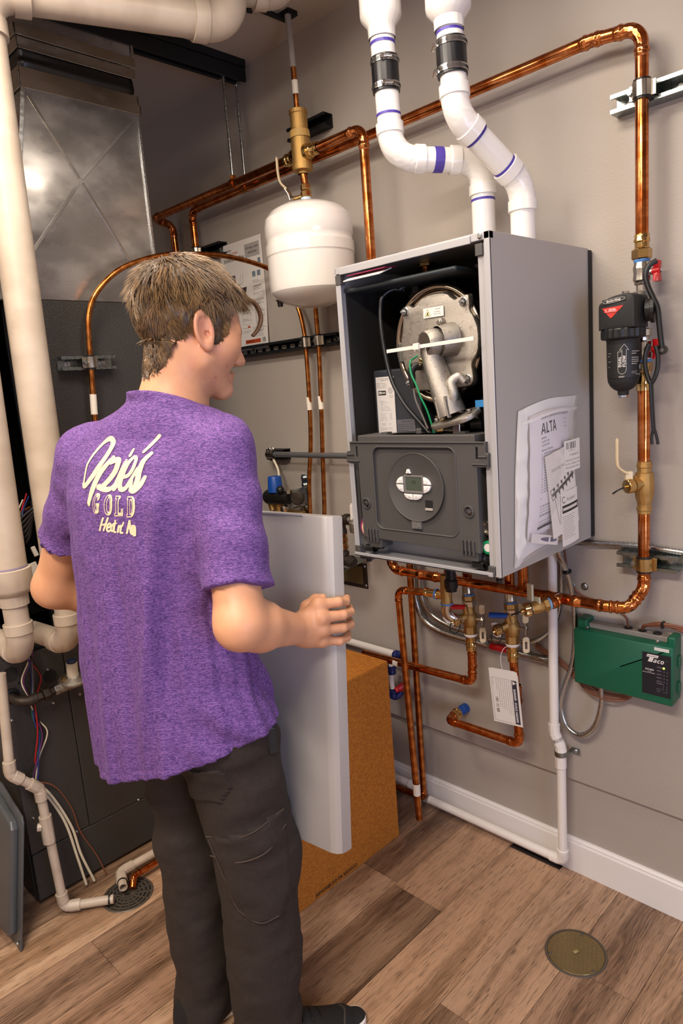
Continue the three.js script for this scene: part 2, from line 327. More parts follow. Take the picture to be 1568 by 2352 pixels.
struct('wall_back', [box(-3.1, 0.308, -0.15, 1.3, 2.9, 0, 0.004), box(-3.1, -0.1, -0.15, 1.3, 0.33, -0.016, 0)], M.wall);
struct('wall_left', box(-3.25, -0.1, -0.15, -3.1, 2.9, 3.4, 0), M.wall);
struct('wall_front', box(-3.1, -0.1, 3.35, 1.3, 2.9, 3.5, 0), M.wall);
struct('wall_right', [box(1.3, -0.1, -0.15, 1.45, 2.9, 0.80, 0), box(1.3, -0.1, 2.10, 1.45, 2.9, 3.5, 0), box(1.3, -0.1, 0.80, 1.45, 0.68, 2.10, 0), box(1.3, 1.68, 0.80, 1.45, 2.9, 2.10, 0)], M.wall);
struct('ceiling', box(-3.25, CEIL, -0.15, 1.45, CEIL + 0.15, 3.5, 0), M.ceil);
{ // baseboard with a rounded top bead
  const s = [[0, 0], [0.014, 0], [0.014, 0.094], [0.011, 0.1], [0.011, 0.104], [0.006, 0.11], [0, 0.11]];
  const g = ext(s, 4.4, 0); g.rotateY(Math.PI / 2); g.scale(1, 1, -1);
  const gi = g.toNonIndexed ? g : g; const p = gi.attributes.position; for (let i = 0; i < p.count; i += 3) { const t = [p.getX(i), p.getY(i), p.getZ(i)]; p.setXYZ(i, p.getX(i + 1), p.getY(i + 1), p.getZ(i + 1)); p.setXYZ(i + 1, ...t); }
  gi.computeVertexNormals(); gi.translate(-3.1, 0, -0.016); struct('baseboard_back', boxUV(gi), M.trim);
}
{ // frosted window in the right wall, outside the picture: the cool light on the lower wall
  const [x, y, z, h, w, I, c] = WINDOW;
  const win = struct('window_1', [box(1.28, 0.66, 0.78, 1.45, 0.70, 2.12), box(1.28, 1.66, 0.78, 1.45, 1.70, 2.12), box(1.28, 0.68, 0.78, 1.45, 1.68, 0.82), box(1.28, 0.68, 2.08, 1.45, 1.68, 2.12)], M.trim);
  part('pane', box(1.33, 0.69, 0.81, 1.345, 1.67, 2.09, 0), new THREE.MeshStandardMaterial({ color: 0xffffff, emissive: c, emissiveIntensity: 1.2 }), win);
  const l = new THREE.RectAreaLight(c, I, w, h); l.position.set(1.32, y, z); l.lookAt(0, y, z); scene.add(l);
}
LAMPS.forEach(([x, z, lx, lz, I, c], i) => {
  const t = thing('ceiling_light', ['short white ceiling light panel above the boiler', 'short white ceiling light panel above the person', 'long white ceiling light behind the camera near the window wall', 'long white ceiling light behind the camera near the furnace wall'][i], 'ceiling light', [x, CEIL, z]);
  part('housing', box(x - lx / 2 - 0.02, CEIL - 0.05, z - lz / 2 - 0.02, x + lx / 2 + 0.02, CEIL, z + lz / 2 + 0.02, 0.006), M.white, t);
  part('diffuser', box(x - lx / 2, CEIL - 0.058, z - lz / 2, x + lx / 2, CEIL - 0.045, z + lz / 2, 0.004), new THREE.MeshStandardMaterial({ color: 0xffffff, emissive: c, emissiveIntensity: 3 }), t);
  const l = new THREE.RectAreaLight(c, I, lx, lz); l.position.set(x, CEIL - 0.064, z); l.lookAt(x, 0, z); scene.add(l);
});
// ---------- piping on the back wall ----------
const UP = V(0, 1, 0), DN = V(0, -1, 0), XP = V(1, 0, 0), XN = V(-1, 0, 0), ZP = V(0, 0, 1), ZN = V(0, 0, -1);
// slotted channel strut lying along x (or z), open side away from its back
function strut(label, x0, x1, yc, z, o = {}) {
  const T = thing('channel_strut', label, 'strut', [(x0 + x1) / 2, yc, z]);
  const h = 0.0205, d = o.d || 0.041, t = 0.0026, l = 0.009;
  const prof = [[0, -h], [d, -h], [d, -h + l], [d - 0.007, -h + l], [d - 0.007, -h + l - t], [d - t, -h + l - t], [d - t, -h + t], [t, -h + t], [t, h - t], [d - t, h - t], [d - t, h - l + t], [d - 0.007, h - l + t], [d - 0.007, h - l], [d, h - l], [d, h], [0, h]];
  const g = ext(prof, x1 - x0, 0.0003, { bs: 1 });
  // profile x -> world z, profile y -> world y, depth -> world -x
  place(g, V(x1, yc, z), V(0, 0, 1), V(0, 1, 0));
  part('channel', boxUV(crease(g, 30)), o.mat || M.zinc, T);
  if (o.slots) for (let x = x0 + 0.03; x < x1 - 0.03; x += 0.048) { const s = ext(rrect(-0.014, -0.0065, 0.014, 0.0065, 0.006), 0.0012, 0); place(s, V(x, yc, z + t), XP, UP); part('slot', s, M.wall, T); }
  (o.bolts || []).forEach((x) => { const b = V(x, yc, z + t); part('washer', cyl(b, V(x, yc, z + t + 0.002), 0.0125, 18), M.steel, T); part('bolt_head', hex(V(x, yc, z + t + 0.002), V(x, yc, z + t + 0.008), 0.0068), M.steel, T); });
  return T;
}
function clampOn(T, p, r, dir = UP, out = ZP, mat = M.nickel) {   // two-part strut clamp round a pipe
  const a = p.clone().addScaledVector(dir, -0.016);
  part('clamp_liner', lathe(p.clone().addScaledVector(dir, -0.021), dir, [[0, r], [0, r + 0.004], [0.042, r + 0.004], [0.042, r]], 24), M.black, T);
  part('clamp_band', lathe(a, dir, [[0, r + 0.0035], [0, r + 0.0062], [0.032, r + 0.0062], [0.032, r + 0.0035]], 28), mat, T);
  const s = dir.clone().cross(out).normalize();
  for (const q of [-1, 1]) part('clamp_ear', obox(p.clone().addScaledVector(s, q * (r + 0.010)).addScaledVector(out, -0.004), 0.010, 0.032, 0.004, s, dir, 0.0008), mat, T);
  const e = p.clone().addScaledVector(s, -(r + 0.010)); part('clamp_screw', hex(e.clone(), e.clone().addScaledVector(out, 0.009), 0.0065), M.steel, T);
}
// --- upper copper loop
{
  const T = thing('copper_pipe', 'long copper pipe along the wall bending down at the right into the black filter', 'pipe', [-0.665, 1.8, 0.057]);
  const r = 0.0143;
  run(T, [[-2.44, 2.00, 0.057], [-2.44, 2.248, 0.057], [-0.78, 2.250, 0.057], [-0.666, 2.235, 0.057], [-0.665, 1.80, 0.057]], r, { mat: M.copper, press: true, R: [0.035, 0.03, 0.04], sl: 0.026 });
  const T2 = thing('copper_pipe', 'lower copper pipe from the black filter down and left along below the boiler', 'pipe', [-0.66, 0.9, 0.1]);
  run(T2, [[-0.660, 1.45, 0.057], [-0.659, 1.20, 0.057]], r, { mat: M.copper });
  run(T2, [[-0.659, 1.20, 0.057], [-0.657, 0.955, 0.060], [-0.677, 0.912, 0.105], [-0.73, 0.912, 0.12], [-1.444, 0.912, 0.12], [-1.444, 1.10, 0.12]], r, { mat: M.copper, press: true, R: [0.034, 0.03, 0.03, 0.036], sl: 0.02 });
  part('coupling', pressSleeve(V(-1.335, 0.912, 0.12), XP, 0.085, r), M.copper, T2);
  part('tee', pressSleeve(V(-0.905, 0.912, 0.12), XP, 0.115, r), M.copper, T2);
  part('tee_branch', lathe(V(-0.852, 0.912, 0.12), ZP, [[0, r * 1.1], [0.024, r * 1.1], [0.026, r * 1.22], [0.034, r * 1.22], [0.036, r * 1.05], [0.04, r]], 24), M.copper, T2);
  for (const [x, y1] of [[-1.214, 1.075], [-0.962, 1.075]]) { part('riser', sweep([V(x, 0.915, 0.12), V(x, 1.0, 0.12), V(x, y1, 0.12)], 0.0143, 20), M.copper, T2); part('saddle', lathe(V(x, 0.924, 0.12), UP, [[0, 0.024], [0.004, 0.02], [0.012, 0.0155], [0.014, 0.0144]], 24), M.copper, T2); }
  // drop from the air separator into the boiler loop
  const T3 = thing('copper_pipe', 'copper pipe from the brass air separator turning down behind the boiler', 'pipe', [-1.444, 1.1, 0.12]);
  run(T3, [[-1.665, 2.249, 0.12], [-1.444, 2.249, 0.12], [-1.444, 1.10, 0.12]], r, { mat: M.copper, press: true, R: 0.036, sl: 0.026 });
  const T4 = thing('copper_pipe', 'copper pipe from the air separator running left along the wall above the head', 'pipe', [-2.62, 2.0, 0.1]);
  run(T4, [[-1.775, 2.249, 0.12], [-2.63, 2.252, 0.12], [-2.63, 2.235, 0.030], [-2.625, 1.92, 0.028]], r, { mat: M.copper, press: true, R: [0.03, 0.034], sl: 0.022 });
}
{ // pipe hangers: threaded rods from the ceiling strut
  for (const [x, z, l] of [[-2.075, 0.12, 'left'], [-2.085, 0.057, 'right']]) {
    const T = thing('pipe_hanger', `${l === 'left' ? 'front' : 'rear'} threaded rod hanger with copper ring holding a ceiling-hung copper pipe`, 'hanger', [x, 2.25, z]);
    part('rod', sweep(Array.from({ length: 120 }, (_, i) => V(x, 2.272 + i / 119 * 0.36, z)), (t, q) => 0.0052 + 0.0006 * Math.sin(q / 0.0031 * 6.283), 8), M.steel, T);
    part('ring', lathe(V(x - 0.010, 2.251, z), XP, [[0, 0.0146], [0, 0.0175], [0.020, 0.0175], [0.020, 0.0146]], 24), M.copperDull, T);
    part('nut', hex(V(x, 2.266, z), V(x, 2.278, z), 0.011), M.copperDull, T);
  }
  const T = thing('ceiling_strut', 'dark steel channel crossing the ceiling with two threaded rods', 'strut', [-2.08, 2.64, 0.3]);
  part('channel', [box(-2.105, 2.60, 0.03, -2.102, 2.645, 0.80, 0.0008), box(-2.062, 2.60, 0.03, -2.059, 2.645, 0.80, 0.0008), box(-2.105, 2.642, 0.03, -2.059, 2.645, 0.80, 0.0008), box(-2.103, 2.60, 0.03, -2.092, 2.604, 0.80, 0.0008), box(-2.072, 2.60, 0.03, -2.061, 2.604, 0.80, 0.0008)], M.darkMetal, T);
  part('mounting_plate', box(-2.11, 2.645, 0.03, -2.055, CEIL, 0.80, 0.001), M.darkMetal, T);
  for (const z of [0.12, 0.057]) part('nut', hex(V(-2.081, 2.588, z), V(-2.081, 2.60, z), 0.011), M.steel, T);
}
// struts with clamps
{
  let T = strut('galvanised channel strut clamping the copper pipe at the top right', -0.745, -0.560, 2.105, 0, { bolts: [-0.712, -0.600] });
  clampOn(T, V(-0.6655, 2.108, 0.057), 0.0146);
  T = strut('galvanised channel strut clamping the riser just above the green box', -0.735, -0.585, 1.017, 0, { bolts: [-0.705, -0.612] });
  clampOn(T, V(-0.658, 1.017, 0.0575), 0.0146, UP, ZP, M.brass);
  T = strut('short steel channel strut on the wall behind the air separator', -1.86, -1.678, 2.362, 0, { mat: M.darkMetal });
  T = strut('short dark channel strut clamping a pipe behind the head', -2.51, -2.305, 2.088, 0, { mat: M.darkMetal, bolts: [-2.34] });
  clampOn(T, V(-2.44, 2.088, 0.057), 0.0146);
  T = strut('long dark slotted channel strut holding two thin copper gas tubes', -2.62, -1.70, 1.675, 0, { mat: M.darkMetal, slots: true, bolts: [-2.2, -1.9, -1.735] });
  clampOn(T, V(-1.844, 1.675, 0.05), 0.0082); clampOn(T, V(-1.777, 1.675, 0.05), 0.0082);
}
// --- brass coupling and isolating valves at the filter
function union(T, x, z, y0, y1, mats) { }
{
  const x = -0.665, z = 0.057;
  let T = thing('isolating_valve', 'upper filter isolating valve with brass union and red butterfly handle', 'valve', [x, 1.66, z]);
  part('brass_union', lathe(V(x, 1.803, z), DN, [[0, 0.0148], [0.001, 0.0165], [0.010, 0.0165], [0.012, 0.0178], [0.017, 0.0178], [0.019, 0.016], [0.030, 0.016], [0.033, 0.0185]], 28), M.brass, T);
  part('hex_nut', hex(V(x, 1.770, z), V(x, 1.747, z), 0.0225), M.brass, T);
  part('thread_tape', lathe(V(x, 1.747, z), DN, [[0, 0.0175], [0.002, 0.0185], [0.005, 0.0178], [0.007, 0.017]], 24), std(0x4f86c6, 0.6), T, 'blue thread tape');
  part('valve_body', lathe(V(x, 1.740, z), DN, [[0, 0.017], [0.006, 0.018], [0.010, 0.0195], [0.016, 0.0195], [0.024, 0.0180], [0.034, 0.0195], [0.040, 0.0195], [0.044, 0.016], [0.046, 0.014]], 28), M.nickel, T);
  part('hex_nut', hex(V(x, 1.697, z), V(x, 1.690, z), 0.0165), M.nickel, T);
  part('nipple', cyl(V(x, 1.690, z), V(x, 1.668, z), 0.0125, 20), M.nickel, T);
  part('hex_nut', hex(V(x, 1.676, z), V(x, 1.660, z), 0.021), M.nickel, T);
  const butterfly = (T, y) => {
    const b = V(x + 0.02, y, z);
    part('stem', cyl(V(x + 0.012, y, z), V(x + 0.034, y, z), 0.007, 14), M.nickel, T);
    const s = [[-0.0095, 0.024], [0.0095, 0.024], [0.0075, 0.010], [0.0035, 0], [0.0075, -0.010], [0.0095, -0.024], [-0.0095, -0.024], [-0.0075, -0.010], [-0.0035, 0], [-0.0075, 0.010]];
    const g = ext(s.map(([a, c]) => [a * 1.15, c * 0.95]), 0.013, 0.0014); place(g, V(x + 0.028, y, z), V(0, 0, -1), UP);
    part('butterfly_handle', crease(g, 30), M.red, T); part('hub', cyl(V(x + 0.024, y, z), V(x + 0.042, y, z), 0.008, 16), M.red, T); part('screw', cyl(V(x + 0.042, y, z), V(x + 0.046, y, z), 0.0042, 12), M.steel, T);
  };
  butterfly(T, 1.716);
  T = thing('isolating_valve', 'lower filter isolating valve with red butterfly handle behind the black bowl', 'valve', [x, 1.45, z]);
  const x2 = -0.661;
  part('hex_nut', hex(V(x2, 1.590, z), V(x2, 1.572, z), 0.020), M.nickel, T);
  part('nipple', cyl(V(x2, 1.572, z), V(x2, 1.560, z), 0.0125, 20), M.nickel, T);
  part('valve_body', lathe(V(x2, 1.563, z), DN, [[0, 0.0165], [0.004, 0.0185], [0.012, 0.0185], [0.02, 0.017], [0.03, 0.0185], [0.04, 0.0185], [0.044, 0.017]], 28), M.nickel, T);
  part('thread_tape', lathe(V(x2, 1.519, z), DN, [[0, 0.017], [0.002, 0.018], [0.006, 0.0172]], 24), std(0x4f86c6, 0.6), T, 'blue thread tape');
  part('hex_nut', hex(V(x2, 1.512, z), V(x2, 1.490, z), 0.0215), M.brass, T);
  part('brass_union', lathe(V(x2, 1.490, z), DN, [[0, 0.0175], [0.016, 0.016], [0.022, 0.0178], [0.028, 0.0178], [0.030, 0.0165], [0.044, 0.0165], [0.045, 0.0145]], 28), M.brass, T);
  butterfly(T, 1.541);
}
{ // black dirt filter with printed bowl
  const T = thing('dirt_filter', 'black magnetic dirt filter with red triangle badge and printed bowl on the copper riser', 'filter', [-0.684, 1.44, 0.11]);
  const c = V(-0.686, 0, 0.112), r = 0.042;
  // head: domed block, front face towards the room
  const s = new THREE.Shape(); s.moveTo(-r, 1.592); s.lineTo(r, 1.592); s.lineTo(r, 1.655); s.quadraticCurveTo(r, 1.668, r - 0.02, 1.668); s.quadraticCurveTo(-0.018, 1.668, -r + 0.004, 1.652); s.quadraticCurveTo(-r, 1.65, -r, 1.64); s.closePath();
  const g = ext(s, 0.082, 0.006, { bs: 4 }); place(g, V(c.x, 0, c.z - 0.042), XP, UP);
  part('filter_head', crease(g, 40), M.blackMatt, T);
  part('side_cap', lathe(V(c.x + 0.040, 1.630, c.z - 0.03), V(1, 0, -0.25), [[0, 0.026], [0.010, 0.026], [0.011, 0.030], [0.019, 0.030], [0.021, 0.02], [0.021, 0]], 36, 30), M.black, T);
  part('vent_plug', lathe(V(c.x + 0.006, 1.664, c.z), UP, [[0, 0.010], [0.004, 0.0095], [0.004, 0.008], [0.012, 0.008], [0.012, 0]], 6, 20), M.nickel, T);
  part('collar_ring', lathe(V(c.x, 1.594, c.z), DN, [[0, 0.038], [0.001, 0.046, 1], [0.004, 0.048, 1], [0.021, 0.048, 1], [0.024, 0.046, 1], [0.026, 0.038]], 44, 25, 0.022), M.black, T);
  part('bowl', lathe(V(c.x, 1.570, c.z), DN, [[0, 0.038], [0.006, 0.0368], [0.085, 0.0355], [0.098, 0.034], [0.108, 0.029], [0.116, 0.021], [0.120, 0.013], [0.121, 0.0125], [0.128, 0.0125], [0.130, 0.010], [0.130, 0]], 40, 50), M.blackMatt, T);
  part('drain_plug', hex(V(c.x, 1.441, c.z), V(c.x, 1.434, c.z), 0.0115), M.steel, T);
  // printed badge and bowl print
  const tri = ext([[-0.026, 0.0115], [0.024, 0.0135], [-0.004, -0.0115], [-0.0065, -0.0115]], 0.0008, 0); place(tri, V(c.x - 0.006, 1.629, c.z + 0.040), XP, UP); part('badge', tri, std(0xd23a30, 0.45), T, 'red triangle badge');
  part('badge_print', quad(V(c.x - 0.026, 1.630, c.z + 0.0413), XP, V(0, 1, 0), 0.032, 0.009), printMat(128, 36, (k, w, h) => { k.fillStyle = '#d23a30'; k.fillRect(0, 0, w, h); k.fillStyle = '#fff'; k.font = 'bold 22px sans-serif'; k.fillText('C', 10, 22); k.font = 'italic bold 13px sans-serif'; k.fillText('DIRT MAG', 42, 14); k.fillRect(42, 19, 70, 3); k.fillRect(10, 29, 104, 2); }), T);
  part('name_badge', quad(V(c.x - 0.030, 1.6475, c.z + 0.0405), V(1, 0.10, 0), V(-0.05, 1, 0), 0.054, 0.011), printMat(216, 44, (k, w, h) => { k.fillStyle = '#1b1a19'; k.fillRect(0, 0, w, h); k.strokeStyle = '#c8c2ba'; k.lineWidth = 3; k.beginPath(); k.ellipse(w / 2, h / 2, w / 2 - 4, h / 2 - 5, 0, 0, 7); k.stroke(); k.fillStyle = '#e6e0d8'; k.font = 'italic bold 27px sans-serif'; k.fillText('BoilerMag', 36, 31); }), T);
  const arc = (name, a0, a1, y0, y1, w, h, draw) => { const n = 16, pos = [], uv = [], idx = []; for (let i = 0; i <= n; i++) for (let j = 0; j < 2; j++) { const a = lerp(a0, a1, i / n), y = j ? y1 : y0, rr = lerp(0.0358, 0.0372, (y - 1.485) / 0.08); pos.push(c.x + Math.sin(a) * rr, y, c.z + Math.cos(a) * rr); uv.push(i / n, j); } for (let i = 0; i < n; i++) { const q = i * 2; idx.push(q, q + 2, q + 1, q + 1, q + 2, q + 3); } const gg = new THREE.BufferGeometry(); gg.setAttribute('position', new THREE.Float32BufferAttribute(pos, 3)); gg.setAttribute('uv', new THREE.Float32BufferAttribute(uv, 2)); gg.setIndex(idx); gg.computeVertexNormals(); part(name, gg.toNonIndexed(), printMat(w, h, draw), T); };
  arc('bowl_print', -0.75, 1.95, 1.481, 1.558, 768, 512, (k, w, h) => {
    k.fillStyle = '#1b1a19'; k.fillRect(0, 0, w, h); k.strokeStyle = '#dcd6cc'; k.fillStyle = '#efe9e0'; k.lineWidth = 5;
    k.save(); k.translate(288, 0); // arrow with U-shaped tail
    k.beginPath(); k.moveTo(20, 120); k.lineTo(-52, 120); k.lineTo(-52, 385); k.arc(18, 385, 70, Math.PI, 0, true); k.lineTo(88, 95); k.lineTo(125, 95); k.lineTo(55, 8); k.lineTo(-22, 95); k.lineTo(18, 95); k.lineTo(18, 340); k.stroke();
    k.font = 'bold 64px sans-serif'; k.save(); k.translate(4, 355); k.rotate(-Math.PI / 2); k.fillText('DUAL', 0, 0); k.restore(); k.save(); k.translate(76, 355); k.rotate(-Math.PI / 2); k.fillText('FLOW', 0, 0); k.restore();
    k.font = '30px sans-serif'; k.fillText('KAE961', -40, 508); k.restore();
    k.font = 'bold 18px sans-serif'; ['Total heating system', 'protection', '', 'Dual flow cleaning', 'Patented magnetic', 'Use with BMF filter', 'BMS Cleaner'].forEach((s, i) => k.fillText(s, 470, 130 + i * 31));
    k.fillRect(670, 330, 40, 60); k.font = '15px sans-serif'; k.fillText('UK Patent 2450681', 470, 430); k.fillText('Pat. App. 2501377', 470, 455); k.fillRect(560, 470, 160, 5);
    k.font = '16px sans-serif';['Flow either', 'way up', '', 'Max 3 bar', '', '100 C'].forEach((s, i) => k.fillText(s, 30, 140 + i * 42));
  });
}
{ // two black plastic spanners hung on the red handles
  const s = (label, pts, flat, fork) => {
    const T = thing('spanner', label, 'spanner', pts[0]);
    part('handle', wire(pts.map((p) => p), 0.0062, 40, 10), M.black, T);
    return T;
  };
  let T = s('black plastic spanner hooked over the upper red handle', [[-0.622, 1.735, 0.082], [-0.636, 1.726, 0.090], [-0.642, 1.706, 0.094], [-0.637, 1.682, 0.094], [-0.627, 1.657, 0.093], [-0.617, 1.632, 0.091], [-0.613, 1.596, 0.090], [-0.609, 1.561, 0.090], [-0.606, 1.540, 0.090]]);
  part('hook_eye', lathe(V(-0.607, 1.537, 0.082), ZP, [[0, 0.0055], [0, 0.011], [0.011, 0.011], [0.011, 0.0055], [0, 0.0055]], 24), M.black, T);
  T = thing('spanner', 'long black forked spanner hanging from the lower red handle', 'spanner', [-0.63, 1.5, 0.1]);
  part('loop', sweep(curve([[-0.632, 1.553, 0.10], [-0.638, 1.535, 0.101], [-0.640, 1.515, 0.102], [-0.636, 1.487, 0.102], [-0.626, 1.464, 0.102], [-0.617, 1.478, 0.101], [-0.612, 1.500, 0.1], [-0.612, 1.525, 0.099], [-0.617, 1.547, 0.098]], 50), 0.0052, 10), M.black, T);
  part('handle', sweep([V(-0.626, 1.466, 0.102), V(-0.624, 1.42, 0.102), V(-0.622, 1.385, 0.101), V(-0.620, 1.352, 0.1)], (t) => 0.0085 - 0.001 * t, 12, true, 0.55), M.black, T);
  for (const q of [-1, 1]) part('prong', wire([[-0.620 + q * 0.002, 1.356, 0.1], [-0.619 + q * 0.006, 1.338, 0.1], [-0.617 + q * 0.007, 1.322, 0.1]], 0.0035, 8), M.black, T);
}
// --- brass ball valve with cream lever on the riser
function leverHandle(T, pivot, along, out, o = {}) {   // bent flat lever: metal neck then cream grip
  const p = pivot, a = along, n = out, L = o.L || 0.085;
  const P = (u, v) => p.clone().addScaledVector(a, u).addScaledVector(n, v);
  const blade = (name, pts, w, t, mat) => part(name, sweep(pts, w, 12, true, t), mat, T);
  blade('lever_neck', [P(-0.006, 0.001), P(0.010, 0.002), P(0.018, 0.008), P(0.026, 0.012)], 0.009, 0.25, o.metal || M.cream);
  blade('lever_grip', [P(0.020, 0.009), P(0.028, 0.014), P(0.036, 0.0165), P(L * 0.7, 0.018), P(L - 0.003, 0.018), P(L, 0.018)], (t) => 0.0085 * (t > 0.97 ? 0.6 : 1), 0.42, o.mat || M.cream);
}
{
  const x = -0.658, z = 0.057;
  const T = thing('ball_valve', 'brass ball valve with long cream lever and drain cap on the right riser', 'valve', [x, 1.15, z]);
  part('body', lathe(V(x, 1.276, z), DN, [[0, 0.0146], [0.001, 0.0165], [0.007, 0.0165], [0.009, 0.0182], [0.014, 0.0182], [0.016, 0.0162], [0.026, 0.0162], [0.028, 0.0205], [0.038, 0.0205], [0.045, 0.0225], [0.078, 0.0225], [0.080, 0.0215], [0.090, 0.0205], [0.098, 0.018], [0.104, 0.0162], [0.113, 0.0162], [0.115, 0.0182], [0.120, 0.0182], [0.122, 0.0165], [0.129, 0.0165], [0.130, 0.0146]], 32, 30), M.brassCast, T);
  const d = V(-0.45, -0.06, 0.89).normalize();
  part('drain_outlet', lathe(V(x - 0.004, 1.222, z + 0.012), d, [[0, 0.015], [0.018, 0.0145], [0.019, 0.0165], [0.022, 0.0165], [0.023, 0.012], [0.030, 0.012]], 28), M.brassCast, T);
  const cc = V(x - 0.004, 1.222, z + 0.012).addScaledVector(d, 0.026);
  part('cap', lathe(cc, d, [[0, 0.0168, 1], [0.015, 0.0168, 1], [0.017, 0.015], [0.017, 0]], 40, 25, 0.03), M.brass, T);
  part('cap_tether', wire([cc.clone().addScaledVector(d, 0.018), V(cc.x - 0.022, cc.y - 0.008, cc.z + 0.030), V(cc.x - 0.034, cc.y - 0.017, cc.z + 0.032)].map((q) => q.toArray()), 0.0022, 10), M.black, T);
  part('cap_pin', cyl(cc.clone().addScaledVector(d, 0.016), cc.clone().addScaledVector(d, 0.023), 0.0035, 10), M.brass, T);
  // lever: block, then bent grip pointing up
  const px = -0.690, pz = 0.092;
  part('stem', cyl(V(x - 0.010, 1.236, z + 0.005), V(px + 0.012, 1.236, pz - 0.018), 0.006, 12), M.brass, T);
  part('lever_block', obox(V(px + 0.008, 1.232, pz), 0.017, 0.046, 0.014, V(0.75, 0, -0.65), UP, 0.0015), M.cream, T);
  part('lever_grip', sweep(curve([[px + 0.006, 1.250, pz + 0.004], [px - 0.004, 1.259, pz + 0.012], [px - 0.010, 1.268, pz + 0.018], [px - 0.012, 1.285, pz + 0.019], [px - 0.012, 1.310, pz + 0.019], [px - 0.012, 1.337, pz + 0.019]], 24), (t) => 0.0078 * (t > 0.98 ? 0.55 : 1), 12, true, 0.5), M.cream, T);
}
// --- green zone controller
{
  const T = thing('zone_controller', 'green wall-mounted zone valve control box with black display label', 'controller', [-0.71, 0.66, 0.0]);
  const x0 = -0.845, x1 = -0.585, y0 = 0.655, y1 = 0.812;
  const g = ext(rrect(x0, y0, x1, y1, 0.004), 0.040, 0.006, { bs: 3 }); g.translate(0, 0, 0.026); part('cover', crease(g, 45), M.green, T);
  part('end_cover', [box(x0 + 0.001, y0 + 0.001, 0.001, x0 + 0.03, y1 + 0.026, 0.045, 0.006, 3), box(x1 - 0.022, y0 + 0.001, 0.001, x1 - 0.001, y1 + 0.020, 0.045, 0.006, 3)], M.green, T);
  part('back_box', box(x0 + 0.006, y0 + 0.006, 0.0005, x1 - 0.006, y1 + 0.012, 0.03, 0.003), std(0x8a837c, 0.5), T, 'grey back housing');
  for (const x of [-0.715, -0.678, -0.640]) part('grommet', lathe(V(x, y1 + 0.011, 0.016), UP, [[0, 0.011], [0.003, 0.011], [0.004, 0.009], [0.004, 0.005], [0.001, 0.005]], 20), M.black, T);
  for (const x of [x0 + 0.034, -0.626]) part('screw', cyl(V(x, y1 + 0.006, 0.052), V(x, y1 + 0.006, 0.056), 0.004, 12), M.steel, T);
  for (const y of [0.70, 0.77]) part('side_clip', box(x1 - 0.002, y - 0.02, 0.012, x1 + 0.003, y + 0.008, 0.03, 0.001), M.green, T);
  part('serial_sticker', quad(V(-0.629, 0.7985, 0.0665), XP, UP, 0.036, 0.0085), std(0xcfd2cd, 0.5), T);
  part('display_label', quad(V(-0.658, 0.678, 0.0668), XP, UP, 0.070, 0.112), printMat(512, 820, (k, w, h) => {
    k.fillStyle = '#14161f'; k.fillRect(0, 0, w, h); k.fillStyle = '#d9d3d2';
    k.beginPath(); k.moveTo(95, 30); k.lineTo(300, 30); k.lineTo(285, 58); k.lineTo(80, 58); k.fill(); k.beginPath(); k.moveTo(80, 66); k.lineTo(290, 66); k.lineTo(275, 84); k.lineTo(70, 84); k.fill(); k.beginPath(); k.moveTo(135, 84); k.lineTo(210, 84); k.lineTo(180, 175); k.lineTo(100, 175); k.fill();
    k.font = 'italic bold 118px sans-serif'; k.fillText('aco', 190, 178); k.font = '16px sans-serif'; k.fillText('®', 425, 110);
    k.font = 'italic bold 46px sans-serif'; k.fillText('ZVC404', 50, 345); k.font = '22px sans-serif'; k.fillText('4 ZONE', 95, 375); k.font = 'bold 21px sans-serif'; k.fillText('ZONE VALVE CONTROL', 6, 402);
    k.fillStyle = '#8a8694'; k.font = 'bold 27px sans-serif';['POWER', 'ZONE 1', 'ZONE 2', 'ZONE 3', 'ZONE 4', 'PRIORITY'].forEach((s, i) => k.fillText(s, 262, 262 + i * 68 - (i > 4 ? 24 : 0)));
    for (let i = 0; i < 4; i++) { k.fillRect(388, 315 + i * 68, 14, 14); k.fillRect(442, 318 + i * 68, 14, 14); } k.strokeStyle = '#77738a'; k.lineWidth = 4; k.strokeRect(-5, -5, 1, 1); k.beginPath(); k.moveTo(385, 575); k.lineTo(385, 680); k.lineTo(370, 680); k.moveTo(448, 575); k.lineTo(448, 725); k.lineTo(370, 725); k.stroke(); k.font = '24px sans-serif'; k.fillText('MASTER', 262, 688); k.fillText('RESET', 262, 732);
  }), T, 'black display label');
  const led = new THREE.MeshStandardMaterial({ color: 0xd8ff60, emissive: 0xdcff50, emissiveIntensity: 3.0 });
  part('power_led', cyl(V(-0.6050, 0.7555, 0.0664), V(-0.6050, 0.7555, 0.0688), 0.0026, 14), led, T, 'lit yellow-green light');
}
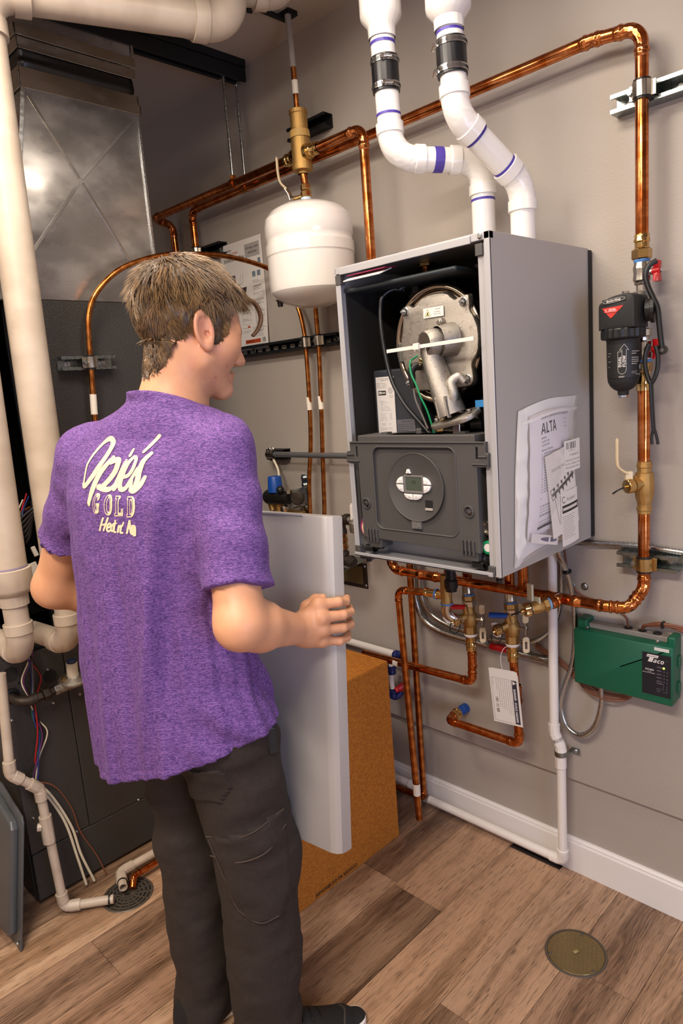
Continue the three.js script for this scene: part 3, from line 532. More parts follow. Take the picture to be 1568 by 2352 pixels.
// --- armoured cables, conduit and control wires
{
  const ac = (label, pts, r, n, parts) => { const T = thing('armoured_cable', label, 'cable', pts[0]); part('sheath', armoured(pts, r, n), M.steel, T); return T; };
  ac('armoured cable running right along the wall from the boiler past the riser', [[-1.00, 1.04, 0.02], [-0.90, 1.042, 0.016], [-0.846, 1.043, 0.016], [-0.738, 1.049, 0.012], [-0.68, 1.050, 0.012], [-0.58, 1.045, 0.014], [-0.42, 1.043, 0.014]], 0.0078, 500);
  const T = ac('armoured cable hanging in a loop below the green control box', [[-0.882, 1.06, 0.085], [-0.880, 1.01, 0.065], [-0.872, 0.951, 0.036], [-0.863, 0.853, 0.022], [-0.864, 0.75, 0.02], [-0.872, 0.684, 0.022], [-0.894, 0.611, 0.03], [-0.902, 0.555, 0.035], [-0.882, 0.5, 0.04], [-0.843, 0.485, 0.04], [-0.804, 0.518, 0.038], [-0.783, 0.59, 0.034], [-0.784, 0.660, 0.03]], 0.0075, 900);
  part('cable_tie', lathe(V(-0.873, 0.966, 0.042), V(0.1, -1, -0.3), [[0, 0.0082], [0, 0.0125], [0.005, 0.0125], [0.005, 0.0082]], 16), M.black, T);
  ac('armoured cable curving behind the hot and cold valves under the boiler', [[-1.415, 1.06, 0.035], [-1.405, 0.892, 0.03], [-1.398, 0.802, 0.03], [-1.362, 0.748, 0.03], [-1.293, 0.722, 0.03], [-1.211, 0.716, 0.035], [-1.116, 0.716, 0.045], [-0.983, 0.738, 0.040], [-0.935, 0.776, 0.022], [-0.908, 0.854, 0.018], [-0.902, 0.98, 0.018], [-0.902, 1.06, 0.018]], 0.0075, 800);
  const E = thing('metal_conduit', 'bent grey metal conduit behind the valves ending at the white drain pipe', 'conduit', [-1.43, 0.9, 0.02]);
  part('tube', sweep(curve([[-1.432, 1.06, 0.02], [-1.434, 0.90, 0.02], [-1.434, 0.80, 0.02], [-1.420, 0.745, 0.02], [-1.390, 0.710, 0.02], [-1.337, 0.690, 0.02], [-1.251, 0.684, 0.02], [-1.137, 0.681, 0.02], [-1.02, 0.680, 0.02], [-0.94, 0.680, 0.02]], 90), 0.0112, 18), M.steel, E);
  part('coupling', lathe(V(-0.952, 0.680, 0.02), XP, [[0, 0.012], [0.001, 0.014], [0.022, 0.014], [0.023, 0.012]], 20), M.steel, E);
  part('coupling', lathe(V(-1.160, 0.682, 0.02), XP, [[0, 0.012], [0.001, 0.0135], [0.012, 0.0135], [0.013, 0.012]], 20), M.steel, E);
  part('red_tape', lathe(V(-1.140, 0.6815, 0.02), XP, [[0, 0.0114], [0, 0.0120], [0.060, 0.0120], [0.060, 0.0114]], 20), M.red, E, 'red tape marking');
  for (const [x, y, z] of [[-0.882, 0.913, 0.004], [-0.842, 0.915, 0.004]]) { const S = thing('wall_screw', x < -0.86 ? 'left round screw head on the wall above the copper tee' : 'right round screw head on the wall above the green box', 'screw', [x, y, 0]); part('head', lathe(V(x, y, 0), ZP, [[0, 0.0085], [0.002, 0.0085], [0.005, 0.005], [0.005, 0]], 18), M.steel, S); part('washer', cyl(V(x, y, 0), V(x, y, 0.0015), 0.011, 18), M.zinc, S); }
  const cw = (label, sets, base) => { const T2 = thing('control_wire', label, 'wire', base); for (const p of sets) part('strand', wire(p, 0.0032, 50), M.brownWire, T2); return T2; };
  cw('brown control wires running from the left and passing below the green box', [0, 1, 2].map((i) => [[-0.99, 0.72 - i * 0.006, 0.014], [-0.911, 0.686 - i * 0.006, 0.012], [-0.865, 0.657 - i * 0.007, 0.014], [-0.826, 0.636 - i * 0.007, 0.02 + i * 0.005], [-0.764, 0.626 - i * 0.006, 0.025 + i * 0.006], [-0.715, 0.636 - i * 0.006, 0.02], [-0.69, 0.67, 0.012]]), [-0.9, 0.68, 0.012]);
  cw('single brown wire from the boiler down into the top of the green box', [[[-0.885, 1.05, 0.034], [-0.884, 1.0, 0.026], [-0.878, 0.935, 0.018], [-0.848, 0.897, 0.018], [-0.79, 0.885, 0.018], [-0.742, 0.872, 0.02], [-0.719, 0.852, 0.018], [-0.715, 0.825, 0.016]]], [-0.9, 1.0, 0.03]);
  const T5 = cw('bundle of brown wires leaving the top of the green box to the right', [0, 1, 2, 3].map((i) => [[-0.679, 0.826, 0.016], [-0.670, 0.838 + i * 0.002, 0.02 + i * 0.003], [-0.652, 0.846 + (i % 2) * 0.005, 0.022 + i * 0.003], [-0.620, 0.852 + (i % 2) * 0.006, 0.022 + i * 0.003], [-0.57, 0.842 + i * 0.004, 0.02], [-0.45, 0.82 + i * 0.004, 0.016]]), [-0.679, 0.826, 0.016]);
  part('cable_tie', obox(V(-0.622, 0.855, 0.028), 0.007, 0.018, 0.016, XP, UP, 0.002), M.black, T5);
}
// --- white plastic condensate drain at the right
{
  const T = thing('drain_pipe', 'thin white plastic drain pipe from the boiler down to the baseboard and left along it', 'pipe', [-0.913, 1.0, 0.05]);
  run(T, [[-0.911, 1.07, 0.05], [-0.917, 0.475, 0.05], [-0.897, 0.435, 0.05], [-0.905, 0.052, 0.036], [-1.412, 0.05, 0.034]], 0.0134, { mat: M.pvc, R: [0.016, 0.016, 0.016], so: 0.0166, sl: 0.024, body: 0.0158, tube: 'pipe' });
  part('coupling', lathe(V(-0.8985, 0.400, 0.049), DN, [[0, 0.0136], [0, 0.0162], [0.03, 0.0162], [0.03, 0.0136]], 24), M.pvc, T);
  const C = thing('pipe_clip', 'galvanised pipe clip with screw tab on the thin white drain pipe', 'clip', [-0.897, 0.41, 0.05]);
  part('band', lathe(V(-0.8975, 0.423, 0.05), DN, [[0, 0.0164], [0, 0.0178], [0.014, 0.0178], [0.014, 0.0164]], 24), M.zinc, C);
  part('tab', box(-0.882, 0.406, 0.012, -0.858, 0.424, 0.0145, 0.0008), M.zinc, C); part('leg', obox(V(-0.882, 0.415, 0.028), 0.0016, 0.014, 0.034, XP, UP, 0.0004), M.zinc, C); part('screw', cyl(V(-0.868, 0.415, 0.0145), V(-0.868, 0.415, 0.0175), 0.0055, 14), M.steel, C);
}
// --- two copper drain tubes standing at the wall
{
  const T = thing('copper_drain', 'front copper discharge tube dropping from the relief valve with a white label', 'pipe', [-1.38, 0.05, 0.15]);
  run(T, [[-1.272, 0.868, 0.15], [-1.397, 0.858, 0.15], [-1.366, 0.055, 0.15]], 0.0111, { mat: M.copperDull, emat: M.copper, press: true, R: 0.026, sl: 0.018 });
  part('label', lathe(V(-1.3695, 0.145, 0.15), UP, [[0, 0.0114], [0.042, 0.0114]], 20), printMat(128, 96, (k, w, h) => { k.fillStyle = '#efe6d8'; k.fillRect(0, 0, w, h); k.fillStyle = '#443'; k.font = 'bold 22px sans-serif'; for (let i = 0; i < 4; i++) k.fillText('L PVT', 5 + (i % 2) * 64, 30 + (i >> 1) * 40); }), T, 'white wrapped label');
  const T2 = thing('copper_drain', 'rear copper tube against the wall running down to the floor', 'pipe', [-1.419, 0.05, 0.045]);
  run(T2, [[-1.430, 1.06, 0.045], [-1.431, 0.05, 0.042], [-1.60, 0.045, 0.042]], 0.0111, { mat: M.copperDull, emat: M.copper, press: true, R: 0.02, sl: 0.016 });
  const T3 = thing('floor_pipe', 'white plastic pipe lying along the baseboard behind the carton', 'pipe', [-1.6, 0.05, 0.034]);
  run(T3, [[-1.47, 0.078, 0.034], [-2.0, 0.078, 0.034]], 0.0134, { mat: M.pvc });
  part('socket', sleeve(V(-1.50, 0.078, 0.034), XP, 0.03, 0.0165), M.pvc, T3);
}
// --- hot and cold service valves
function serviceValve(name, label, x, z, col, paper) {
  const T = thing(name, label, 'valve', [x, 0.70, z]);
  part('tail_pipe', cyl(V(x - 0.004, 1.07, z), V(x - 0.003, 0.885, z), 0.0143, 20), M.copper, T);
  part('adapter', lathe(V(x - 0.003, 0.893, z), DN, [[0, 0.0146], [0.001, 0.0172], [0.022, 0.0172], [0.024, 0.0185], [0.027, 0.0165]], 24), M.nickel, T);
  part('thread_tape', lathe(V(x - 0.002, 0.866, z), DN, [[0, 0.0165], [0.001, 0.0175], [0.004, 0.0172], [0.005, 0.016]], 20), std(0x4f86c6, 0.6), T, 'blue thread tape');
  part('hex_nut', hex(V(x - 0.002, 0.862, z), V(x - 0.001, 0.846, z), 0.0205), M.brassCast, T);
  part('hex_nut', hex(V(x - 0.001, 0.846, z), V(x, 0.826, z), 0.0215), M.nickel, T);
  part('body', lathe(V(x, 0.827, z), DN, [[0, 0.015], [0.006, 0.0165], [0.02, 0.0165], [0.026, 0.021], [0.034, 0.0235], [0.05, 0.0235], [0.058, 0.021], [0.064, 0.0185]], 28), M.brassCast, T);
  part('hex_body', hex(V(x, 0.765, z), V(x, 0.735, z), 0.0200), M.brassCast, T);
  part('lower_union', lathe(V(x, 0.737, z), DN, [[0, 0.018], [0.006, 0.018], [0.010, 0.0155], [0.026, 0.0155], [0.030, 0.0175], [0.036, 0.0175], [0.038, 0.0155], [0.052, 0.0155]], 24), M.brass, T);
  part('tape_wrap', lathe(V(x, 0.741, z), DN, [[0, 0.0205], [0.003, 0.0212], [0.007, 0.0195], [0.009, 0.018]], 20), M.paper, T, 'white thread tape');
  // drain outlet with knurled cap towards the room and left
  const d = V(-0.42, -0.22, 0.82).normalize(), b = V(x, 0.800, z);
  part('drain_outlet', lathe(b.clone().addScaledVector(d, 0.012), d, [[0, 0.013], [0.022, 0.012], [0.023, 0.0145], [0.026, 0.0145], [0.027, 0.0115], [0.034, 0.0115]], 24), M.brassCast, T);
  const c = b.clone().addScaledVector(d, 0.042);
  part('o_ring', lathe(c.clone().addScaledVector(d, -0.004), d, [[0, 0.010], [0.001, 0.0135], [0.003, 0.0135], [0.004, 0.01]], 20), M.black, T);
  part('cap', lathe(c, d, [[0, 0.0155, 1], [0.016, 0.0155, 1], [0.018, 0.0138], [0.0185, 0.006], [0.024, 0.005], [0.024, 0]], 40, 25, 0.03), M.brass, T);
  const e = c.clone().addScaledVector(d, 0.022);
  part('cap_tether', wire([e.toArray(), [e.x - 0.004, e.y - 0.012, e.z + 0.004], [e.x - 0.001, e.y - 0.028, e.z + 0.003], [e.x + 0.014, e.y - 0.031, e.z - 0.002], [e.x + 0.022, e.y - 0.016, e.z - 0.008], [c.x + 0.009, c.y - 0.008, c.z + 0.002]], 0.0019, 30), M.black, T);
  // coloured lever over the outlet
  const l0 = V(x + 0.004, 0.832, z + 0.028), l1 = V(x - 0.042, 0.833, z + 0.052);
  part('colour_lever', sweep([l0, l0.clone().lerp(l1, 0.25), l0.clone().lerp(l1, 0.6), l0.clone().lerp(l1, 0.97), l1], (t) => 0.0115 - 0.003 * Math.abs(t - 0.7), 14, true, 0.75), col, T);
  part('lever_hub', cyl(V(x, 0.808, z + 0.018), V(x, 0.836, z + 0.026), 0.009, 16), M.brassCast, T);
  // side stem with two cream tabs
  part('side_stem', cyl(V(x + 0.016, 0.788, z - 0.002), V(x + 0.040, 0.790, z - 0.006), 0.0055, 12), M.nickel, T);
  part('stem_nut', hex(V(x + 0.038, 0.790, z - 0.006), V(x + 0.046, 0.790, z - 0.007), 0.009), M.nickel, T);
  const tab = (y0, y1, w, up) => { const g = ext(rrect(-w, 0, w, Math.abs(y1 - y0), w * 0.85), 0.005, 0.001, { holes: up ? [] : [[[-w * 0.35, 0.012], [w * 0.35, 0.012], [w * 0.35, 0.034], [-w * 0.35, 0.034]]] }); place(g, V(x + 0.046, up ? y0 : y1, z + 0.004), V(0.75, 0, -0.66), V(0, 1, up ? 0.12 : 0.0)); part('tab_lever', crease(g, 30), M.cream, T, 'cream tab lever'); };
  tab(0.812, 0.842, 0.0085, true); tab(0.770, 0.722, 0.0095, false);
  part('tab_arm', sweep([V(x + 0.042, 0.768, z - 0.004), V(x + 0.044, 0.79, z - 0.005), V(x + 0.043, 0.816, z - 0.003)], 0.006, 10, true, 0.35), M.nickel, T);
  if (paper) for (const q of paper) part('paper_flag', q, M.paper, T, 'white paper flag');
  return T;
}
{
  const flag = (x, y, z, w, h, ex) => { const g = ext([[0, 0], [w * 0.4, -h * 0.25], [w, -h * 0.2], [w * 1.05, h * 0.62], [w * 0.55, h], [0, h * 0.95]], 0.0006, 0); return place(g, V(x, y, z), ex, UP); };
  serviceValve('service_valve', 'hot water service valve with red lever under the boiler', -1.166, 0.09, M.red, [flag(-1.224, 0.795, 0.148, 0.040, 0.034, V(1, -0.3, -0.1))]);
  serviceValve('service_valve', 'cold water service valve with blue lever under the boiler', -1.021, 0.09, M.blue, [flag(-1.062, 0.770, 0.128, 0.026, 0.036, V(1, 0.1, -0.3))]);
  let T = thing('copper_pipe', 'copper pipe with pressed rings from the red valve running left behind the carton', 'pipe', [-1.16, 0.6, 0.1]);
  run(T, [[-1.165, 0.70, 0.09], [-1.161, 0.585, 0.098], [-1.62, 0.574, 0.10]], 0.0128, { mat: M.copper, press: true, R: 0.02, sl: 0.018 });
  part('coupling', pressSleeve(V(-1.1625, 0.683, 0.092), DN, 0.056, 0.0128), M.copper, T);
  part('white_tape', lathe(V(-1.475, 0.5755, 0.10), XP, [[0, 0.013], [0, 0.0138], [0.022, 0.0138], [0.022, 0.013]], 20), M.paper, T, 'white tape band');
  T = thing('copper_pipe', 'copper pipe from the blue valve turning left to the blue wall stub', 'pipe', [-1.0, 0.43, 0.1]);
  run(T, [[-1.020, 0.70, 0.09], [-1.002, 0.43, 0.1], [-1.262, 0.428, 0.10], [-1.262, 0.430, 0.05]], 0.0128, { mat: M.copper, press: true, R: [0.02, 0.02], sl: 0.018 });
  part('coupling', pressSleeve(V(-1.0105, 0.615, 0.0932), V(0.04, -1, 0.02), 0.06, 0.0128), M.copper, T);
  part('brass_adapter', lathe(V(-1.262, 0.430, 0.072), ZN, [[0, 0.0135], [0.001, 0.016], [0.016, 0.016], [0.018, 0.0185], [0.024, 0.0185], [0.025, 0.014]], 24), M.brass, T);
  part('steel_ring', lathe(V(-1.262, 0.430, 0.048), ZN, [[0, 0.010], [0, 0.0175], [0.004, 0.0175], [0.004, 0.010]], 20), M.steel, T);
  part('blue_stub', lathe(V(-1.262, 0.430, 0.045), ZN, [[0, 0.0135], [0.022, 0.0135], [0.024, 0.0165], [0.030, 0.0165], [0.0445, 0.0165]], 24), M.blue, T, 'blue plastic wall stub');
}
{ // boiler drain valve at the tee, pointing into the room
  const d = V(-0.62, -0.16, 0.77).normalize(), a = V(-0.852, 0.911, 0.155);
  const T = thing('drain_valve', 'brass drain valve with pale tab lever and knurled cap on the copper tee', 'valve', a.toArray());
  part('adapter', lathe(a.clone().addScaledVector(d, -0.004), d, [[0, 0.0152], [0.008, 0.0165], [0.012, 0.0165], [0.014, 0.0145]], 24), M.copper, T);
  part('thread_tape', lathe(a.clone().addScaledVector(d, 0.010), d, [[0, 0.015], [0.001, 0.0162], [0.006, 0.0162], [0.007, 0.014]], 20), std(0x7fa6cf, 0.6), T, 'blue thread tape');
  part('hex_nut', hex(a.clone().addScaledVector(d, 0.016), a.clone().addScaledVector(d, 0.030), 0.018), M.brassCast, T);
  part('body', lathe(a.clone().addScaledVector(d, 0.029), d, [[0, 0.0135], [0.006, 0.0165], [0.026, 0.0165], [0.030, 0.0145], [0.036, 0.0145]], 28), M.brassCast, T);
  part('o_ring', lathe(a.clone().addScaledVector(d, 0.064), d, [[0, 0.01], [0.001, 0.0172], [0.004, 0.0172], [0.005, 0.01]], 20), M.black, T);
  const c = a.clone().addScaledVector(d, 0.068);
  part('cap', lathe(c, d, [[0, 0.0178, 1], [0.014, 0.0178, 1], [0.017, 0.015], [0.018, 0.006], [0.025, 0.005], [0.025, 0]], 40, 25, 0.03), M.brass, T);
  const e = c.clone().addScaledVector(d, 0.022);
  part('cap_tether', wire([e.toArray(), [e.x - 0.012, e.y - 0.006, e.z + 0.006], [e.x - 0.028, e.y - 0.014, e.z + 0.006]], 0.0024, 12), M.black, T);
  const tab = std(0xcdc9ae, 0.45), h0 = a.clone().addScaledVector(d, 0.042).add(V(-0.006, 0.012, 0.004));
  part('tab_lever', obox(h0.clone().add(V(-0.014, 0.026, 0.004)), 0.020, 0.046, 0.007, V(0.8, 0, 0.3), V(0, 1, 0), 0.0016), tab, T, 'pale tab lever');
  part('lever_neck', obox(h0.clone().add(V(0.002, 0.006, 0)), 0.026, 0.018, 0.006, V(0.8, 0.1, 0.3), UP, 0.0016), tab, T);
  part('lower_tab', obox(c.clone().add(V(-0.022, -0.004, 0.004)), 0.017, 0.032, 0.005, V(0.8, 0, 0.3), V(0.1, 1, 0.1), 0.0016), tab, T, 'small pale tab');
}
{ // relief valve with black tailpiece, and copper elbow joint
  const T = thing('relief_valve', 'brass relief valve tee with nickel elbow hanging left of the red valve', 'valve', [-1.21, 0.87, 0.15]);
  part('tee_body', lathe(V(-1.205, 0.935, 0.15), DN, [[0, 0.014], [0.010, 0.0165], [0.05, 0.0175], [0.082, 0.0165], [0.085, 0.0185], [0.092, 0.0185]], 24), M.brassCast, T);
  part('side_outlet', lathe(V(-1.205, 0.869, 0.15), XN, [[0, 0.0135], [0.03, 0.0135], [0.032, 0.0155], [0.042, 0.0155], [0.044, 0.0125], [0.068, 0.0125], [0.070, 0.0145], [0.078, 0.0145], [0.080, 0.0115]], 24), M.brass, T);
  part('thread_tape', lathe(V(-1.238, 0.869, 0.15), XN, [[0, 0.0155], [0, 0.0162], [0.006, 0.0162], [0.006, 0.0155]], 20), std(0x4f86c6, 0.6), T, 'blue thread tape');
  part('thread_tape', lathe(V(-1.205, 0.848, 0.15), DN, [[0, 0.0182], [0, 0.0192], [0.005, 0.0192], [0.005, 0.0182]], 20), std(0x4f86c6, 0.6), T, 'blue thread tape');
  part('nickel_elbow', sweep(curve([[-1.206, 0.845, 0.15], [-1.208, 0.825, 0.15], [-1.204, 0.808, 0.145], [-1.190, 0.795, 0.13], [-1.180, 0.79, 0.11]], 20), 0.0155, 18), M.nickel, T);
  const B = thing('condensate_tail', 'black plastic tailpiece hanging under the boiler before the copper header', 'drain fitting', [-1.15, 0.9, 0.2]);
  part('tube', cyl(V(-1.148, 1.075, 0.2), V(-1.149, 0.935, 0.2), 0.0145, 24), M.rubber, B);
  part('cap_nut', lathe(V(-1.149, 0.943, 0.2), DN, [[0, 0.016], [0.004, 0.0195], [0.026, 0.0195], [0.030, 0.0165], [0.036, 0.0165], [0.036, 0]], 24), M.rubber, B);
  const G = thing('pressure_gauge', 'round black-rimmed gauge peeking under the boiler front edge', 'gauge', [-1.287, 1.03, 0.22]);
  part('rim', lathe(V(-1.243, 1.025, 0.22), ZP, [[0, 0.02], [0, 0.030], [0.016, 0.030], [0.018, 0.027], [0.016, 0.026], [0.014, 0.0]], 32), M.black, G); part('stem', cyl(V(-1.243, 1.07, 0.22), V(-1.243, 1.045, 0.225), 0.008, 12), M.brass, G); part('dial', cyl(V(-1.243, 1.025, 0.2345), V(-1.243, 1.025, 0.2352), 0.0255, 28), std(0xb8b2b0, 0.4), G);
}
{ // scald warning tag
  const T = thing('warning_tag', 'white scald hazard warning tag hanging on the cold copper pipe', 'tag', [-1.04, 0.65, 0.12]);
  const s = ext([[-0.0475, -0.172], [0.0475, -0.172], [0.0475, -0.012], [0.038, 0], [-0.038, 0], [-0.0475, -0.012]], 0.0007, 0); const ex = V(1, 0.06, -0.04), ey = V(-0.02, 1, 0.03), o = V(-1.039, 0.664, 0.119);
  part('card', place(s, o, ex, ey), M.paper, T);
  const q = quad(V(0, 0, 0), XP, UP, 0.093, 0.170); q.translate(-0.0465, -0.171, 0.0009); place(q, o, ex, ey);
  part('print', q, printMat(372, 680, (k, w, h) => {
    k.fillStyle = '#e8e2dc'; k.fillRect(0, 0, w, h); k.fillStyle = '#2f2a36'; k.fillRect(290, 110, 60, 545); k.strokeStyle = '#8d857f'; k.lineWidth = 4; k.strokeRect(20, 112, 332, 546);
    k.fillStyle = '#e8e2dc'; k.beginPath(); k.moveTo(300, 118); k.lineTo(345, 143); k.lineTo(300, 170); k.fill();
    k.save(); k.translate(304, 215); k.rotate(Math.PI / 2); k.font = 'bold 38px sans-serif'; k.fillStyle = '#fff'; k.fillText('DANGER - SCALD HAZARD', 0, 0, 420); k.restore();
    k.save(); k.rotate(Math.PI / 2); k.fillStyle = '#5d5650'; k.font = '14px sans-serif'; const L = ['Water heated by this boiler can be hot enough to cause severe scald', 'burns. A mixing valve must be fitted at the hot outlet and set by the', 'installer. Check water temperature before use. Do not remove or', 'cover this tag. Persons with limited ability and children are at', 'greatest risk. Feel water before bathing or showering. Never', 'leave children unattended. See the instruction manual for', 'additional warnings and settings of the hot water outlet,', 'keep tag with appliance.']; L.forEach((t, i) => k.fillText(t, 122, -270 + i * 27, 525)); k.fillText('P/N 110454-01', 122, -34); k.restore();
    k.fillStyle = '#6d645e'; for (let i = 0; i < 26; i++) if (hash(i, 2, 3) > 0.4) k.fillRect(55, 350 + i * 8, 36, 3 + hash(i, 3, 3) * 4);
  }, { rough: 0.7 }), T);
  const e = lathe(V(0, 0, 0), ZP, [[0, 0.003], [0, 0.0075], [0.001, 0.0075], [0.001, 0.003]], 20); e.translate(0, -0.012, 0.0008); part('eyelet', place(e, o, ex, ey), std(0x8a4f4a, 0.6), T, 'red-brown eyelet');
  part('string', wire([[-1.0385, 0.655, 0.12], [-1.045, 0.70, 0.118], [-1.036, 0.728, 0.112], [-1.022, 0.737, 0.108]], 0.0008, 16, 6), M.paper, T);
}
// ---------- white vent pipes, expansion tank, air separator ----------
function bandClamp(T, a, dir, r, screwDir) {
  part('hose_clamp', lathe(a, dir, [[0, r], [0, r + 0.0015], [0.0125, r + 0.0015], [0.0125, r]], 44), M.chrome, T);
  const n = 36; const notches = []; for (let i = 0; i < n; i++) { const [u, w, d] = basisFor(dir), th = i / n * 3.6 - 1.2, m = u.clone().multiplyScalar(Math.cos(th)).addScaledVector(w, Math.sin(th)); notches.push(obox(a.clone().addScaledVector(d, 0.00625).addScaledVector(m, r + 0.0017), 0.0012, 0.007, 0.0008, m.clone().cross(d), d, 0)); }
  part('clamp_notches', notches, M.darkMetal, T);
  const s = screwDir.clone().normalize(), t = s.clone().cross(dir).normalize(), c = a.clone().addScaledVector(dir, 0.006).addScaledVector(s, r + 0.004);
  part('clamp_screw', [cyl(c.clone().addScaledVector(t, -0.012), c.clone().addScaledVector(t, 0.009), 0.0048, 12), hex(c.clone().addScaledVector(t, 0.008), c.clone().addScaledVector(t, 0.015), 0.006)], M.chrome, T);
}
{
  const r = 0.0302, o = { mat: M.white, R: 0.052, so: 0.0352, body: 0.0325, sl: 0.026 };
  let T = thing('vent_pipe', 'left white vent pipe with purple primer bands stepping forward above the boiler', 'vent pipe', [-1.05, 1.80, 0.11]);
  run(T, [[-1.052, 1.79, 0.11], [-1.052, 2.055, 0.11], [-1.198, 2.070, 0.292], [-1.203, 2.375, 0.300]], r, { ...o, R: [0.062, 0.062] });
  const ring = (p, d, w = 0.006, rr = r) => part('primer_band', lathe(V(...p), d, [[0, rr + 0.0002], [0, rr + 0.0006], [w, rr + 0.0006], [w, rr + 0.0002]], 36), M.purple, T, 'purple primer band');
  ring([-1.052, 1.956, 0.11], UP); const hd = V(-0.146, 0.015, 0.182).normalize();
  const mid = V(-1.125, 2.0625, 0.201); part('primer_band', lathe(mid.clone().addScaledVector(hd, -0.013), hd, [[0, 0.0304], [0, 0.0309], [0.024, 0.0309], [0.024, 0.0304]], 36), M.purple, T, 'purple primer band');
  ring([-1.1997, 2.168, 0.295], UP); ring([-1.202, 2.330, 0.299], UP, 0.007);
  part('base_flange', lathe(V(-1.052, 1.803, 0.11), UP, [[0, 0.04], [0.006, 0.04], [0.010, 0.034], [0.02, 0.032]], 36), M.white, T);
  part('rubber_coupling', lathe(V(-1.2005, 2.222, 0.2965), V(-0.004, 1, 0.008), [[0, 0.0305], [0.001, 0.034], [0.081, 0.034], [0.082, 0.0305]], 44), M.rubber, T);
  for (const y of [2.228, 2.286]) bandClamp(T, V(-1.2005, y, 0.297), UP, 0.0342, V(0.75, 0, 0.65));
  part('reducer', lathe(V(-1.2025, 2.345, 0.2995), UP, [[0, 0.0335], [0.026, 0.0345], [0.045, 0.0500], [0.052, 0.0515], [0.098, 0.0515], [0.1, 0.047]], 44), M.white, T);
  part('wide_pipe', cyl(V(-1.2025, 2.44, 0.2995), V(-1.2025, CEIL, 0.2995), 0.0455, 40), M.white, T);
  part('primer_band', lathe(V(-1.2025, 2.4455, 0.2995), UP, [[0, 0.0457], [0, 0.0462], [0.004, 0.0462], [0.004, 0.0457]], 40), M.purple, T, 'purple primer band');
  T = thing('vent_pipe', 'right white vent pipe slanting up above the boiler with black coupling', 'vent pipe', [-0.93, 1.80, 0.13]);
  run(T, [[-0.927, 1.79, 0.13], [-0.927, 1.965, 0.13], [-0.988, 2.105, 0.308], [-0.996, 2.30, 0.310]], r, { ...o, R: [0.075, 0.075] });
  ring([-0.927, 1.902, 0.13], UP, 0.004); ring([-0.9955, 2.275, 0.3098], UP, 0.006);
  const sd = V(-0.061, 0.14, 0.178).normalize(), s0 = V(-0.927, 1.965, 0.13);
  for (const q of [0.062, 0.165]) part('primer_band', lathe(s0.clone().addScaledVector(sd, q), sd, [[0, 0.0304], [0, 0.0308], [0.008, 0.0308], [0.008, 0.0304]], 36), M.purple, T, 'purple primer band');
  part('rubber_coupling', lathe(V(-0.9925, 2.186, 0.309), V(-0.02, 1, 0.004), [[0, 0.0305], [0.001, 0.0345], [0.076, 0.0345], [0.077, 0.0305]], 44), M.rubber, T);
  for (const y of [2.192, 2.246]) bandClamp(T, V(-0.9935, y, 0.309), UP, 0.0347, V(-0.75, 0, 0.65));
  part('reducer', lathe(V(-0.996, 2.283, 0.310), UP, [[0, 0.0335], [0.022, 0.0345], [0.040, 0.0500], [0.048, 0.0515], [0.098, 0.0515], [0.1, 0.047]], 44), M.white, T);
  part('wide_pipe', cyl(V(-0.996, 2.38, 0.310), V(-0.996, CEIL, 0.310), 0.0455, 40), M.white, T);
}
{ // expansion tank
  const x = -1.646, z = 0.178;
  const T = thing('expansion_tank', 'white domed expansion tank hanging under the brass air separator', 'tank', [x, 1.76, z]);
  part('shell', lathe(V(x, 2.083, z), DN, [[0, 0], [0.001, 0.02], [0.004, 0.05], [0.014, 0.09], [0.030, 0.119], [0.050, 0.134], [0.072, 0.1385], [0.102, 0.1385], [0.108, 0.1365], [0.116, 0.1350], [0.124, 0.1365], [0.130, 0.1395], [0.160, 0.1395], [0.1605, 0.1385], [0.1625, 0.1385], [0.163, 0.1375], [0.250, 0.1365], [0.268, 0.134], [0.280, 0.126], [0.300, 0.095], [0.314, 0.05], [0.318, 0]], 72, 25), M.tank, T);
  part('air_valve_cap', lathe(V(-1.735, 1.800, 0.245), DN, [[0, 0.012], [0.003, 0.014], [0.005, 0.010], [0.022, 0.008], [0.022, 0]], 16), M.black, T);
  part('tank_collar', lathe(V(x, 2.080, z), UP, [[0, 0.030], [0.003, 0.024], [0.004, 0.017], [0.016, 0.016]], 28), std(0xbdd0e0, 0.4), T);
}
